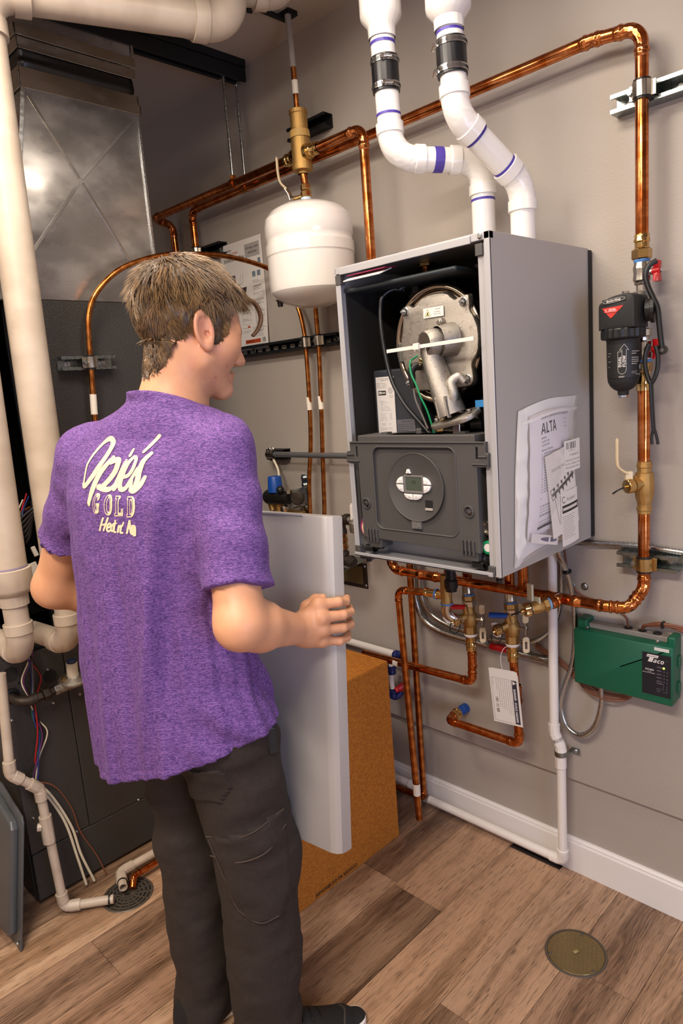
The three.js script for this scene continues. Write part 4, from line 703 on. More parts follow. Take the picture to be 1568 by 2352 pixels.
{ // brass air separator with valve
  const x = -1.712, z = 0.12;
  const T = thing('air_separator', 'brass air separator cylinder with vent on the upper copper pipe', 'air separator', [x, 2.2, z]);
  part('body', lathe(V(x, 2.382, z), DN, [[0, 0.010], [0.002, 0.026], [0.004, 0.030], [0.014, 0.030], [0.017, 0.0275], [0.060, 0.0275], [0.062, 0.0265], [0.070, 0.0265], [0.072, 0.029], [0.098, 0.031], [0.160, 0.0315], [0.172, 0.034], [0.182, 0.032], [0.186, 0.018], [0.192, 0.016]], 40, 30), M.brassCast, T);
  for (const s of [-1, 1]) part('port', lathe(V(x + s * 0.026, 2.249, z), V(s, 0, 0), [[0, 0.026], [0.012, 0.024], [0.014, 0.018], [0.018, 0.0205], [0.023, 0.0205], [0.026, 0.0175], [0.034, 0.0175], [0.037, 0.020], [0.042, 0.020], [0.044, 0.0165], [0.054, 0.016]], 30), M.brass, T);
  part('vent_screw', [cyl(V(x - 0.006, 2.382, z), V(x - 0.006, 2.394, z), 0.0045, 10), cyl(V(x - 0.006, 2.392, z), V(x - 0.006, 2.400, z), 0.0062, 12)], M.brass, T);
  part('label', lathe(V(x, 2.318, z), DN, [[0, 0.0302], [0.022, 0.0316]], 40), printMat(512, 64, (k, w, h) => { k.fillStyle = '#b8924f'; k.fillRect(0, 0, w, h); for (let q = 0; q < 2; q++) { k.fillStyle = '#e9e3d8'; k.beginPath(); k.ellipse(140 + q * 256, 32, 62, 28, 0, 0, 7); k.fill(); k.fillStyle = '#25302c'; k.fillRect(90 + q * 256, 20, 100, 18); } }), T);
  const P = thing('overflow_tube', 'thin tube rising from the air separator to the ceiling hook', 'pipe', [-1.72, 2.4, 0.12]);
  part('copper_tube', sweep([V(-1.716, 2.386, 0.12), V(-1.7165, 2.46, 0.12), V(-1.718, 2.53, 0.12)], 0.0085, 16), M.copperDull, P);
  part('grey_sleeve', sweep([V(-1.7178, 2.505, 0.12), V(-1.719, 2.56, 0.12), V(-1.722, 2.62, 0.12), V(-1.724, 2.655, 0.12)], (t) => 0.0098 + 0.0008 * Math.sin(t * 9), 14), std(0x9a938c, 0.75), P, 'grey foam sleeve');
  part('label', lathe(V(-1.7162, 2.427, 0.12), UP, [[0, 0.0088], [0.040, 0.0088]], 18), printMat(96, 96, (k, w, h) => { k.fillStyle = '#efe6d8'; k.fillRect(0, 0, w, h); k.fillStyle = '#443'; k.font = 'bold 26px sans-serif'; for (let q = 0; q < 2; q++) k.fillText('HYD', 2 + q * 48, 60, 44); }), P, 'white wrapped label');
  const H = thing('ceiling_hook', 'dark steel hook bracket on the ceiling holding the thin tube', 'bracket', [-1.73, 2.64, 0.17]);
  part('arm', obox(V(-1.745, 2.652, 0.172), 0.016, 0.010, 0.14, XP, UP, 0.002), M.darkMetal, H); part('end_lug', lathe(V(-1.752, 2.645, 0.24), V(-0.3, 0, 1), [[0, 0.009], [0.014, 0.009], [0.014, 0]], 16), M.darkMetal, H); part('top_plate', box(-1.76, 2.656, 0.09, -1.71, CEIL, 0.13, 0.001), M.darkMetal, H);
  const K = thing('tank_valve', 'small brass ball valve with cream lever between separator and white tank', 'valve', [-1.70, 2.15, 0.12]);
  part('nipple', sweep([V(x, 2.200, z), V(x + 0.004, 2.17, z), V(x + 0.008, 2.145, z + 0.002)], 0.0115, 18), M.copper, K);
  part('body', lathe(V(x + 0.009, 2.155, z + 0.002), V(0.14, -1, 0.13), [[0, 0.013], [0.002, 0.0165], [0.016, 0.0165], [0.019, 0.015], [0.024, 0.0175], [0.040, 0.0175], [0.044, 0.014], [0.047, 0.0155], [0.060, 0.0155], [0.061, 0.011], [0.07, 0.011]], 8, 15), M.brass, K);
  part('stem', cyl(V(x + 0.004, 2.120, z + 0.014), V(x - 0.020, 2.116, z + 0.036), 0.006, 12), M.brass, K);
  part('nut', hex(V(x - 0.018, 2.116, z + 0.034), V(x - 0.026, 2.115, z + 0.042), 0.009), M.nickel, K);
  part('lever_neck', sweep(curve([[x - 0.022, 2.112, z + 0.040], [x - 0.026, 2.130, z + 0.042], [x - 0.034, 2.150, z + 0.050]], 12), 0.008, 10, true, 0.35), M.nickel, K);
  part('lever_grip', sweep(curve([[x - 0.032, 2.146, z + 0.048], [x - 0.046, 2.166, z + 0.058], [x - 0.052, 2.190, z + 0.060], [x - 0.053, 2.235, z + 0.060], [x - 0.053, 2.245, z + 0.060]], 24), (t) => 0.0085 * (t > 0.97 ? 0.6 : 1), 12, true, 0.45), M.cream, K);
}
// ---------- wall-hung boiler with its front cover off ----------
{
  const X0 = -1.263, X1 = -0.8125, Y0 = 1.062, Y1 = 1.802, ZF = 0.466, ZB = 0.018;
  const T = thing('boiler', 'grey wall-hung boiler with its front cover removed showing the burner', 'boiler', [(X0 + X1) / 2, Y0, 0]);
  const sh = M.grey;
  part('side_panel', box(X1 - 0.0025, Y0, ZB, X1, Y1, ZF - 0.001, 0.001), sh, T);
  part('side_panel', box(X0, Y0, ZB, X0 + 0.0025, Y1, ZF - 0.001, 0.001), sh, T);
  part('top_panel', box(X0 + 0.0026, Y1 - 0.0025, ZB, X1 - 0.0026, Y1, ZF - 0.001, 0.001), sh, T);
  part('bottom_panel', box(X0 + 0.0026, Y0, ZB, X1 - 0.0026, Y0 + 0.0025, ZF - 0.001, 0.001), sh, T);
  part('back_panel', box(X0 + 0.002, Y0 + 0.002, 0.004, X1 + 0.003, Y1 - 0.004, ZB + 0.002, 0.001), M.darkMetal, T);
  // front frame: stepped right flange, thin left flange, top rail, bottom sill
  part('right_flange', [box(X1 - 0.014, Y0, ZF - 0.006, X1, Y1, ZF, 0.0015), box(X1 - 0.020, Y0 + 0.02, ZF - 0.014, X1 - 0.013, Y1 - 0.022, ZF - 0.004, 0.001), box(X1 - 0.033, Y0 + 0.02, ZF - 0.012, X1 - 0.021, Y1 - 0.022, ZF - 0.006, 0.0015), box(X1 - 0.034, Y0 + 0.02, ZF - 0.05, X1 - 0.031, Y1 - 0.022, ZF - 0.007, 0.001)], M.greyLight, T);
  part('left_flange', [box(X0, Y0, ZF - 0.03, X0 + 0.0035, Y1, ZF, 0.001), box(X0 + 0.003, Y0 + 0.005, ZF - 0.004, X0 + 0.016, Y1 - 0.022, ZF - 0.0005, 0.001)], M.greyLight, T);
  part('top_rail', [box(X0, Y1 - 0.016, ZF - 0.016, X1, Y1, ZF, 0.0015), box(X0 + 0.018, Y1 - 0.019, ZF - 0.001, X1 - 0.045, Y1 - 0.003, ZF + 0.0035, 0.0015)], M.greyLight, T);
  part('bottom_sill', [box(X0, Y0, ZF - 0.07, X1 - 0.03, Y0 + 0.004, ZF + 0.004, 0.001), box(X0 + 0.02, Y0 + 0.003, ZF - 0.072, X1 - 0.035, Y0 + 0.042, ZF - 0.068, 0.001), box(X0, Y0, ZF, X1 - 0.02, Y0 + 0.010, ZF + 0.004, 0.001)], M.greyLight, T);
  for (const [x, y] of [[X1 - 0.026, Y1 - 0.034], [X1 - 0.024, Y0 + 0.012], [X0 + 0.010, Y1 - 0.030], [X0 + 0.010, Y0 + 0.016]]) part('corner_clip', box(x - 0.009, y - 0.012, ZF - 0.016, x + 0.009, y + 0.012, ZF + 0.0015, 0.0015), M.panel, T);
  part('cover_screw', lathe(V(X1 - 0.022, Y1 - 0.008, ZF), ZP, [[0, 0.006], [0.002, 0.006], [0.004, 0.004], [0.004, 0]], 14), M.steel, T);
  for (const x of [X0 + 0.03, X1 - 0.018]) { part('foot_screw', cyl(V(x, Y0, ZF - 0.02), V(x, Y0 - 0.012, ZF - 0.02), 0.004, 10), M.steel, T); part('rubber_foot', lathe(V(x, Y0 - 0.008, ZF - 0.02), DN, [[0, 0.005], [0.002, 0.008], [0.010, 0.007], [0.010, 0]], 14), M.black, T); }
  part('foot_bracket', box(X0 + 0.008, Y0 - 0.010, ZF - 0.05, X0 + 0.05, Y0 - 0.001, ZF - 0.008, 0.001), M.panel, T);
  part('cable_bracket', box(-1.125, Y1, ZF - 0.05, -1.095, Y1 + 0.012, ZF - 0.046, 0.001), M.panel, T);
  // insulation lining
  part('liner', [box(X0 + 0.003, Y0 + 0.05, 0.03, X0 + 0.010, Y1 - 0.055, ZF - 0.03, 0.002), box(X1 - 0.010, Y0 + 0.05, 0.03, X1 - 0.003, Y1 - 0.006, ZF - 0.055, 0.002), box(X0 + 0.012, Y0 + 0.05, 0.022, X1 - 0.012, Y1 - 0.05, 0.036, 0.002)], M.insul, T);
  part('upper_duct', box(X0 + 0.006, Y1 - 0.062, 0.05, X1 - 0.10, Y1 - 0.050, ZF - 0.02, 0.006, 3), std(0x3d4347, 0.45, 0.5), T, 'grey metal plate under the top');
  // paper pouch tucked under the top rail
  part('paper_pouch', obox(V(-1.165, Y1 - 0.030, ZF - 0.012), 0.120, 0.003, 0.05, XP, V(0, 1, 0.35), 0.001), M.paper, T, 'folded white paper pouch');
  part('pouch_edge', obox(V(-1.160, Y1 - 0.022, ZF - 0.022), 0.125, 0.002, 0.045, XP, V(0, 1, 0.1), 0.0008), std(0x8f1f45, 0.5), T, 'magenta edge of the pouch');
  // --- combustion chamber: stainless lid with rolled rim
  const cx = -1.003, cy = 1.592, zb = 0.385;
  const rim = (a, k) => { const t = V(Math.cos(a), Math.sin(a), 0); let rx = 0.120, ry = 0.132; return V(cx - 0.012 + t.x * rx * k * (1 + 0.05 * Math.sin(a)), cy + t.y * ry * k, 0); };
  const rp = []; for (let i = 0; i <= 90; i++) { const p = rim(i / 90 * Math.PI * 2, 1); p.z = zb; rp.push(p); }
  part('chamber_rim', sweep(rp, 0.0085, 14, false), std(0xb9aa98, 0.16, 1), T, 'polished rolled rim');
  const ss = new THREE.Shape(); for (let i = 0; i < 72; i++) { const p = rim(i / 72 * Math.PI * 2, 0.985); i ? ss.lineTo(p.x, p.y) : ss.moveTo(p.x, p.y); }
  const lid = ext(ss, 0.30, 0.004); lid.translate(0, 0, zb - 0.305); part('chamber', crease(lid, 40), std(0xa8988a, 0.2, 1), T, 'stainless steel chamber lid');
  const inner = []; for (let i = 0; i <= 72; i++) { const p = rim(i / 72 * Math.PI * 2, 0.90); p.z = zb - 0.002; inner.push(p); } part('inner_bead', sweep(inner, 0.004, 10, false), std(0xb9aa98, 0.2, 1), T);
  // cast burner door
  const dp = [[-1.100, 1.660], [-1.103, 1.683], [-1.084, 1.690], [-1.066, 1.684], [-1.040, 1.700], [-1.005, 1.706], [-0.972, 1.702], [-0.950, 1.686], [-0.935, 1.688], [-0.911, 1.690], [-0.908, 1.658], [-0.898, 1.640], [-0.889, 1.612], [-0.888, 1.585], [-0.894, 1.560], [-0.908, 1.538], [-0.906, 1.505], [-0.915, 1.492], [-0.935, 1.488], [-0.965, 1.486], [-1.06, 1.486], [-1.085, 1.490], [-1.099, 1.505], [-1.096, 1.530], [-1.107, 1.560], [-1.111, 1.600], [-1.105, 1.630]];
  const sh2 = new THREE.Shape(); sh2.moveTo(...dp[0]); sh2.splineThru(dp.slice(1).concat([dp[0]]).map(([x, y]) => new THREE.Vector2(x, y)));
  const door = ext(sh2, 0.014, 0.0025, { cs: 90, bs: 3 }); door.translate(0, 0, zb + 0.008); part('burner_door', boxUV(crease(door, 35)), M.castAlu, T);
  const gasket = ext(sh2.clone(), 0.006, 0, { cs: 90 }); gasket.translate(0, 0, zb + 0.002); gasket.translate(-cx, -cy, 0); gasket.scale(1.02, 1.02, 1); gasket.translate(cx, cy, 0); part('gasket', gasket, M.black, T);
  for (const [x, y] of [[-1.092, 1.676], [-0.922, 1.676], [-1.088, 1.507], [-0.919, 1.505]]) {
    const b = V(x, y, zb + 0.021); const n = part('washer', lathe(b, ZP, [[0, 0.011], [0.002, 0.011], [0.003, 0.009]], 18), M.steel, T);
    part('nut', hex(b.clone().add(V(0, 0, 0.002)), b.clone().add(V(0, 0, 0.009)), 0.008), M.steel, T); part('stud', cyl(b.clone().add(V(0, 0, 0.008)), b.clone().add(V(0, 0, 0.017)), 0.0035, 10), M.steel, T);
  }
  for (const [x, y, r] of [[-0.958, 1.628, 0.008], [-0.950, 1.592, 0.004], [-1.05, 1.645, 0.006], [-1.078, 1.605, 0.005], [-0.905, 1.618, 0.004], [-1.065, 1.585, 0.006], [-0.915, 1.655, 0.004]]) part('casting_mark', lathe(V(x, y, zb + 0.020), ZP, [[0.0015, r * 0.8], [0.0026, r * 0.85], [0.0026, r], [0.001, r]], 18), M.castAlu, T);
  part('caution_label', quad(V(-1.036, 1.653, zb + 0.0235), XP, UP, 0.060, 0.0235), printMat(360, 140, (k, w, h) => { k.fillStyle = '#b9b3ab'; k.fillRect(0, 0, w, h); k.fillStyle = '#f0e9df'; k.fillRect(6, 6, w - 12, h - 12); k.fillStyle = '#c7c0b6'; k.fillRect(152, 6, 3, h - 12); k.strokeStyle = '#2a2622'; k.lineWidth = 4; k.fillStyle = '#f0e4a8'; k.beginPath(); k.moveTo(78, 22); k.lineTo(130, 118); k.lineTo(26, 118); k.closePath(); k.fill(); k.stroke(); k.fillStyle = '#2a2622'; k.fillRect(52, 100, 54, 9); k.beginPath(); k.moveTo(62, 96); k.lineTo(74, 66); k.lineTo(98, 58); k.lineTo(88, 76); k.lineTo(92, 96); k.fill(); k.font = 'bold 20px sans-serif'; k.fillText('⚠ CAUTION', 200, 42); k.font = 'bold 17px sans-serif'; k.fillText('HOT SURFACE', 190, 78); k.fillText('DO NOT TOUCH', 186, 106); }), T, 'caution hot surface label');
  // cast inlet elbow: collar, boss, arm, flange
  const a0 = V(-0.960, 1.598, zb + 0.018);
  part('inlet_collar', lathe(a0, V(-0.40, -0.06, 0.9), [[0, 0.040], [0.02, 0.037], [0.04, 0.034]], 30), M.castAlu, T);
  const bossD = V(-0.35, -0.05, 0.93).normalize(), b0 = V(-0.985, 1.594, zb + 0.040);
  part('inlet_boss', lathe(b0, bossD, [[-0.02, 0.034], [0.015, 0.033], [0.034, 0.030], [0.038, 0.027], [0.038, 0.024]], 32), M.castAlu, T);
  part('boss_cap', lathe(b0.clone().addScaledVector(bossD, 0.020), bossD, [[0, 0.0255], [0.016, 0.0255], [0.018, 0.0245], [0.018, 0]], 32), std(0x4a4138, 0.6, 0.3), T, 'dark boss cap');
  part('collar_screw', lathe(V(-0.982, 1.640, zb + 0.022), ZP, [[0, 0.009], [0.014, 0.008], [0.015, 0.0065], [0.018, 0.006], [0.018, 0]], 18), M.castAlu, T);
  const armP = curve([[-1.000, 1.580, zb + 0.052], [-0.990, 1.545, zb + 0.052], [-0.972, 1.495, zb + 0.052], [-0.955, 1.450, zb + 0.050], [-0.948, 1.428, zb + 0.048]], 30);
  part('inlet_arm', sweep(armP, (t) => lerp(0.027, 0.036, sm(t)), 26, true, 0.85), M.castAlu, T);
  part('arm_rib', sweep(curve([[-0.945, 1.450, zb + 0.060], [-0.935, 1.475, zb + 0.060], [-0.940, 1.500, zb + 0.058], [-0.927, 1.512, zb + 0.048], [-0.917, 1.500, zb + 0.040]], 24), (t) => lerp(0.014, 0.010, t), 16), M.castAlu, T);
  part('arm_web', ext([[-1.006, 1.56], [-0.982, 1.56], [-0.925, 1.43], [-0.985, 1.43]], 0.018, 0.004).translate(0, 0, zb + 0.03), M.castAlu, T);
  const fl = ext(rrect(-0.062, -0.036, 0.062, 0.036, 0.03), 0.012, 0.003); place(fl, V(-0.940, 1.412, zb + 0.045), V(1, 0.20, 0), V(0, 0.35, -1)); part('arm_flange', crease(fl, 35), M.castAlu, T);
  for (const q of [-1, 1]) part('flange_bolt', hex(V(-0.940 + q * 0.046, 1.424 + q * 0.009, zb + 0.058), V(-0.940 + q * 0.046, 1.430 + q * 0.009, zb + 0.060), 0.006), M.steel, T);
  part('arm_gusset', [obox(V(-0.962, 1.445, zb + 0.083), 0.004, 0.05, 0.012, V(1, 0.2, 0), V(0.2, 1, 0), 0.001), obox(V(-0.938, 1.447, zb + 0.081), 0.004, 0.05, 0.012, V(1, 0.2, 0), V(0.2, 1, 0), 0.001)], M.castAlu, T);
  // black hose behind, top fitting, ignition parts
  part('top_nipple', [cyl(V(-1.104, 1.80, 0.30), V(-1.104, 1.735, 0.30), 0.010, 16)], M.copper, T);
  part('top_nut', [hex(V(-1.104, 1.775, 0.30), V(-1.104, 1.757, 0.30), 0.0175), hex(V(-1.104, 1.800, 0.30), V(-1.104, 1.788, 0.30), 0.022)], M.brass, T);
  part('black_hose', wire([[-1.128, 1.734, 0.36], [-1.150, 1.738, 0.38], [-1.168, 1.722, 0.40], [-1.172, 1.693, 0.405], [-1.169, 1.645, 0.41], [-1.160, 1.585, 0.412], [-1.140, 1.515, 0.415], [-1.100, 1.455, 0.42], [-1.050, 1.405, 0.42], [-1.025, 1.375, 0.415]], 0.0055, 60, 10), M.rubber, T);
  part('hose_fitting', [lathe(V(-1.115, 1.745, 0.33), DN, [[0, 0.012], [0.004, 0.018], [0.02, 0.018], [0.022, 0.021], [0.034, 0.021], [0.036, 0.017], [0.09, 0.017]], 22), sweep(curve([[-1.115, 1.735, 0.33], [-1.118, 1.748, 0.345], [-1.130, 1.742, 0.362], [-1.138, 1.736, 0.372]], 12), 0.009, 12)], M.black, T);
  part('fan_housing', [lathe(V(-0.87, 1.42, 0.30), ZP, [[0, 0.055], [0.07, 0.055], [0.085, 0.045], [0.09, 0.03], [0.09, 0]], 36), lathe(V(-0.875, 1.46, 0.26), V(0.3, 1, 0.1), [[0, 0.035], [0.09, 0.035]], 24), lathe(V(-0.905, 1.40, 0.36), V(-1, 0, 0.3), [[0, 0.026], [0.004, 0.030], [0.03, 0.030], [0.034, 0.02], [0.05, 0.02]], 24)], M.rubber, T);
  part('air_hose', sweep(curve([[-0.86, 1.72, 0.25], [-0.850, 1.69, 0.33], [-0.858, 1.64, 0.36], [-0.862, 1.56, 0.35], [-0.860, 1.48, 0.32]], 60), (t, l) => 0.026 + 0.002 * Math.sin(l / 0.007 * 6.283), 20), M.black, T);
  part('blue_clip', [box(-0.905, 1.440, 0.40, -0.875, 1.456, 0.404, 0.001), box(-0.882, 1.452, 0.40, -0.873, 1.462, 0.404, 0.001)], std(0x2c7bb8, 0.5), T, 'small blue clip');
  part('brass_fitting', [hex(V(-1.008, 1.385, 0.40), V(-1.008, 1.402, 0.40), 0.016), cyl(V(-1.008, 1.40, 0.40), V(-1.008, 1.44, 0.40), 0.009, 16), hex(V(-1.008, 1.415, 0.40), V(-1.008, 1.425, 0.40), 0.012)], M.brass, T);
  part('steel_fitting', [cyl(V(-0.975, 1.392, 0.43), V(-0.925, 1.392, 0.43), 0.008, 14), box(-0.945, 1.378, 0.42, -0.925, 1.410, 0.44, 0.002)], M.nickel, T);
  part('igniter_boot', [sweep(curve([[-1.045, 1.544, zb + 0.03], [-1.056, 1.543, zb + 0.045], [-1.062, 1.532, zb + 0.05]], 10), 0.010, 12), lathe(V(-1.061, 1.536, zb + 0.05), V(0.08, -1, 0), [[0, 0.008], [0.012, 0.009], [0.030, 0.0075], [0.042, 0.006], [0.043, 0]], 16)], M.black, T);
  part('igniter_wire', wire([[-1.057, 1.495, zb + 0.05], [-1.052, 1.465, zb + 0.05], [-1.040, 1.430, zb + 0.045], [-1.028, 1.395, zb + 0.04]], 0.0028, 24), std(0x7b7672, 0.4, 0.4), T);
  part('igniter_block', [obox(V(-1.043, 1.555, zb + 0.026), 0.016, 0.012, 0.014, V(1, -0.4, 0), UP, 0.002), cyl(V(-1.04, 1.548, zb + 0.02), V(-1.045, 1.545, zb + 0.04), 0.005, 10)], M.brass, T);
  part('earth_wire', wire([[-1.056, 1.569, zb + 0.03], [-1.058, 1.556, zb + 0.055], [-1.054, 1.530, zb + 0.06], [-1.040, 1.500, zb + 0.06], [-1.028, 1.470, zb + 0.06], [-1.016, 1.440, zb + 0.055], [-1.008, 1.405, zb + 0.05], [-1.005, 1.380, zb + 0.045]], 0.0024, 44), M.greenWire, T, 'green earth wire');
  // cable tie across the burner
  part('cable_tie', obox(V(-0.978, 1.587, 0.474), 0.252, 0.0085, 0.0018, V(1, 0.02, 0.03), UP, 0.0006), M.strap, T, 'white cable tie across the burner');
  part('tie_head', obox(V(-1.008, 1.587, 0.477), 0.016, 0.015, 0.008, V(1, 0.02, 0.03), UP, 0.0015), M.strap, T);
  part('rim_clamp', [box(-1.128, 1.558, 0.37, -1.106, 1.606, 0.40, 0.003), box(-1.136, 1.552, 0.372, -1.128, 1.612, 0.39, 0.001)], M.zinc, T);
  // grey air box with rating plate
  part('air_box', box(-1.240, 1.36, 0.06, -1.085, 1.545, 0.375, 0.006), std(0x3a3d44, 0.4, 0.3), T, 'dark grey air box');
  part('rating_plate', quad(V(-1.229, 1.382, 0.376), XP, UP, 0.062, 0.145), printMat(420, 980, (k, w, h) => {
    k.fillStyle = '#cfc9c6'; k.fillRect(0, 0, w, h); k.fillStyle = '#3b3734'; k.font = 'bold 22px monospace'; k.fillText('U.S. BOILER COMPANY INC.', 55, 45); k.fillText('LANCASTER, PA', 120, 72);
    k.font = 'bold 19px monospace'; k.fillText('MODEL NO. ALTAC-136', 14, 120); k.fillText('94111T', 330, 112); k.fillText('PART NO.   ALTAC136LP', 14, 150); k.fillText('SERIAL NO. 65846713', 14, 180); k.fillRect(14, 196, w - 28, 2);
    k.fillStyle = '#111'; k.beginPath(); k.roundRect(40, 240, 185, 80, 14); k.fill(); k.fillStyle = '#cfc9c6'; k.fillRect(52, 256, 70, 44); k.fillStyle = '#8d8178'; k.fillRect(126, 262, 88, 34); k.fillStyle = '#111'; k.font = 'italic bold 28px sans-serif'; k.fillText('Alta', 56, 290); k.fillStyle = '#ddd'; k.font = 'bold 20px sans-serif'; k.fillText('COMBI', 132, 287);
    k.strokeStyle = '#3b3734'; k.lineWidth = 8; k.beginPath(); k.arc(330, 250, 40, 0, 7); k.stroke(); k.fillStyle = '#3b3734'; k.font = 'bold 30px serif'; k.fillText('ETL', 304, 260); k.font = 'bold 19px monospace'; k.fillText('Intertek', 290, 340); k.fillText('3115032', 296, 368);
    k.font = '18px monospace';['COMBINATION', '  NATURAL GAS UNIT', '  INDOOR', '  CAT IV  BOILER', '  DIRECT VENT BOILER', '  CONVERTED  LP ORIFICE', '  MAX INPUT NOTED  BELOW', '', 'MAX INPUT (MBH)   136 MBH', '  MIN INPUT        14 MBH', '  GROSS OUTPUT    115 MBH', 'NET AHRI RATING    100 MBH', 'MAX WATER  30 PSI   210 F', '', '   MAX INPUT    120 VAC', '   FREQUENCY     60 HZ', '', 'FOR CLEARANCES SEE MANUAL', 'MAX ALTITUDE 10100 FT  A'].forEach((s, i) => k.fillText(s, 60, 430 + i * 28));
  }), T, 'printed rating plate');
  part('notice_plate', quad(V(-1.164, 1.383, 0.376), V(1, 0.02, 0), UP, 0.060, 0.032), printMat(240, 128, (k, w, h) => { k.fillStyle = '#5a5860'; k.fillRect(0, 0, w, h); k.fillStyle = '#1c1b20'; k.font = 'bold 18px sans-serif'; k.fillText('INFORMATION', 60, 28);['This boiler must be serviced', 'by a qualified  person only.', 'Disconnect all  power before', 'removing any cover.'].forEach((s, i) => { k.font = 'bold 15px sans-serif'; k.fillText(s, 12, 54 + i * 21); }); }), T, 'grey notice label');
  // --- control panel
  const zp = 0.472;
  const body = new THREE.Shape(); const bp = [[-1.222, 1.368], [-1.250, 1.368], [-1.250, 1.345], [-1.262, 1.343], [-1.265, 1.315], [-1.224, 1.311], [-1.222, 1.118], [-0.862, 1.114], [-0.862, 1.311], [-0.833, 1.312], [-0.831, 1.342], [-0.838, 1.344], [-0.838, 1.368], [-0.862, 1.368]]; bp.forEach(([x, y], i) => i ? body.lineTo(x, y) : body.moveTo(x, y));
  const rr = rrect(-1.172, 1.146, -0.918, 1.356, 0.022); body.holes.push(new THREE.Path(rr.getPoints(8)));
  for (const x of [-1.2265, -0.861]) body.holes.push(new THREE.Path([[x - 0.003, 1.329], [x + 0.003, 1.329], [x + 0.003, 1.356], [x - 0.003, 1.356]].map((q) => new THREE.Vector2(...q))));
  const bg = ext(body, 0.012, 0.001, { bs: 1 }); bg.translate(0, 0, zp - 0.012); part('control_panel', boxUV(crease(bg, 30)), M.panel, T);
  part('panel_box', [box(-1.220, 1.118, zp - 0.085, -0.864, 1.366, zp - 0.012, 0.004), box(-1.222, 1.366, zp - 0.075, -0.866, 1.384, zp - 0.002, 0.003)], M.panel, T, 'control box body');
  part('panel_ridge', [box(-1.246, 1.3655, zp - 0.002, -0.842, 1.369, zp + 0.004, 0.001), box(-1.262, 1.334, zp - 0.004, -1.236, 1.337, zp + 0.004, 0.001), box(-1.262, 1.317, zp - 0.004, -1.218, 1.320, zp + 0.004, 0.001), box(-0.856, 1.334, zp - 0.004, -0.834, 1.337, zp + 0.004, 0.001), box(-0.874, 1.317, zp - 0.004, -0.834, 1.320, zp + 0.004, 0.001)], M.panel, T);
  // inset tray and round bezel
  const tray = ext(rr, 0.003, 0); tray.translate(0, 0, zp - 0.011); part('inset_tray', tray, M.panel, T);
  const rimP = rr.getPoints(10).map((q) => V(q.x, q.y, zp)); rimP.push(rimP[0].clone()); part('inset_rim', sweep(rimP, 0.0022, 8, false), M.panel, T);
  const cc = V(-1.041, 1.2575, zp - 0.010); part('round_bezel', lathe(cc, ZP, [[0.004, 0.080], [0.009, 0.0845], [0.0095, 0.083], [0.008, 0.080], [0.0075, 0.0]], 64, 30), M.panel, T);
  part('bezel_ring', lathe(cc, ZP, [[0.0085, 0.0815], [0.0100, 0.0825], [0.0100, 0.0840], [0.0085, 0.0850]], 64), M.panel, T);
  const z2 = cc.z + 0.0078;
  part('display_frame', (() => { const s = rrect(-1.0725, 1.2435, -1.0135, 1.2875, 0.002); return ext(s, 0.004, 0.001, { holes: [[[-1.068, 1.249], [-1.018, 1.249], [-1.018, 1.283], [-1.068, 1.283]]] }).translate(0, 0, z2); })(), std(0x7d7976, 0.3, 0.2), T, 'display frame');
  part('display', quad(V(-1.068, 1.249, z2 + 0.0018), XP, UP, 0.050, 0.034), printMat(200, 136, (k, w, h) => { k.fillStyle = '#4c5348'; k.fillRect(0, 0, w, h); k.fillStyle = '#23282a'; k.font = 'bold 44px monospace'; k.fillText('95', 78, 66); k.font = '16px monospace'; k.fillText('°F', 150, 110); }, { rough: 0.2 }), T, 'grey liquid crystal display reading 95');
  const btn = (pts, txt, px) => { const s = new THREE.Shape(); s.moveTo(...pts[0]); for (let i = 1; i < pts.length; i++) pts[i].length === 4 ? s.quadraticCurveTo(...pts[i]) : s.lineTo(...pts[i]); const g = ext(s, 0.005, 0.0012); g.translate(0, 0, z2); const b = part('button', crease(g, 35), M.white, T); return b; };
  btn([[-1.097, 1.2662], [-1.0755, 1.2662], [-1.0755, 1.284], [-1.093, 1.282, -1.097, 1.2662]]);
  btn([[-1.0755, 1.2638], [-1.097, 1.2638], [-1.094, 1.248, -1.0755, 1.2455]]);
  btn([[-1.0125, 1.2662], [-0.991, 1.2662], [-0.995, 1.282, -1.0125, 1.284]]);
  btn([[-1.0125, 1.2638], [-1.0125, 1.2455], [-0.994, 1.248, -0.991, 1.2638]]);
  btn([[-1.0475, 1.2415], [-1.074, 1.2415], [-1.071, 1.229, -1.055, 1.2275], [-1.0475, 1.2275]]);
  btn([[-1.0455, 1.2415], [-1.0455, 1.2275], [-1.038, 1.2275], [-1.021, 1.229, -1.018, 1.2415]]);
  btn([[-1.065, 1.2915], [-1.0505, 1.2915], [-1.0545, 1.302], [-1.061, 1.302]]);
  const glyph = (x, y, t, s = 0.009, w = 96) => part('button_print', quad(V(x - s / 2 * (w / 96), y - s / 2, z2 + 0.0053), XP, UP, s * w / 96, s), printMat(w, 96, (k, W2, H2) => { k.fillStyle = '#e9e5e1'; k.fillRect(0, 0, W2, H2); k.fillStyle = '#2a2826'; k.font = 'bold 66px sans-serif'; k.textAlign = 'center'; k.fillText(t, W2 / 2, 70, W2 - 6); }), T);
  glyph(-1.083, 1.2735, '+'); glyph(-1.083, 1.2575, '−'); glyph(-1.006, 1.2735, '↑'); glyph(-1.006, 1.2575, '↓'); glyph(-1.057, 1.235, 'MENU', 0.0042, 290); glyph(-1.035, 1.235, 'ENTER', 0.0042, 320); glyph(-1.0577, 1.2965, '!', 0.006);
  part('port_recess', box(-1.013, 1.206, zp - 0.014, -0.990, 1.2285, z2 - 0.0002 + 0.0008, 0.0004), M.cavity, T, 'dark square port'); part('port_lip', box(-1.0125, 1.2035, z2, -0.9905, 1.2095, z2 + 0.003, 0.0008), std(0xa8a19a, 0.4), T);
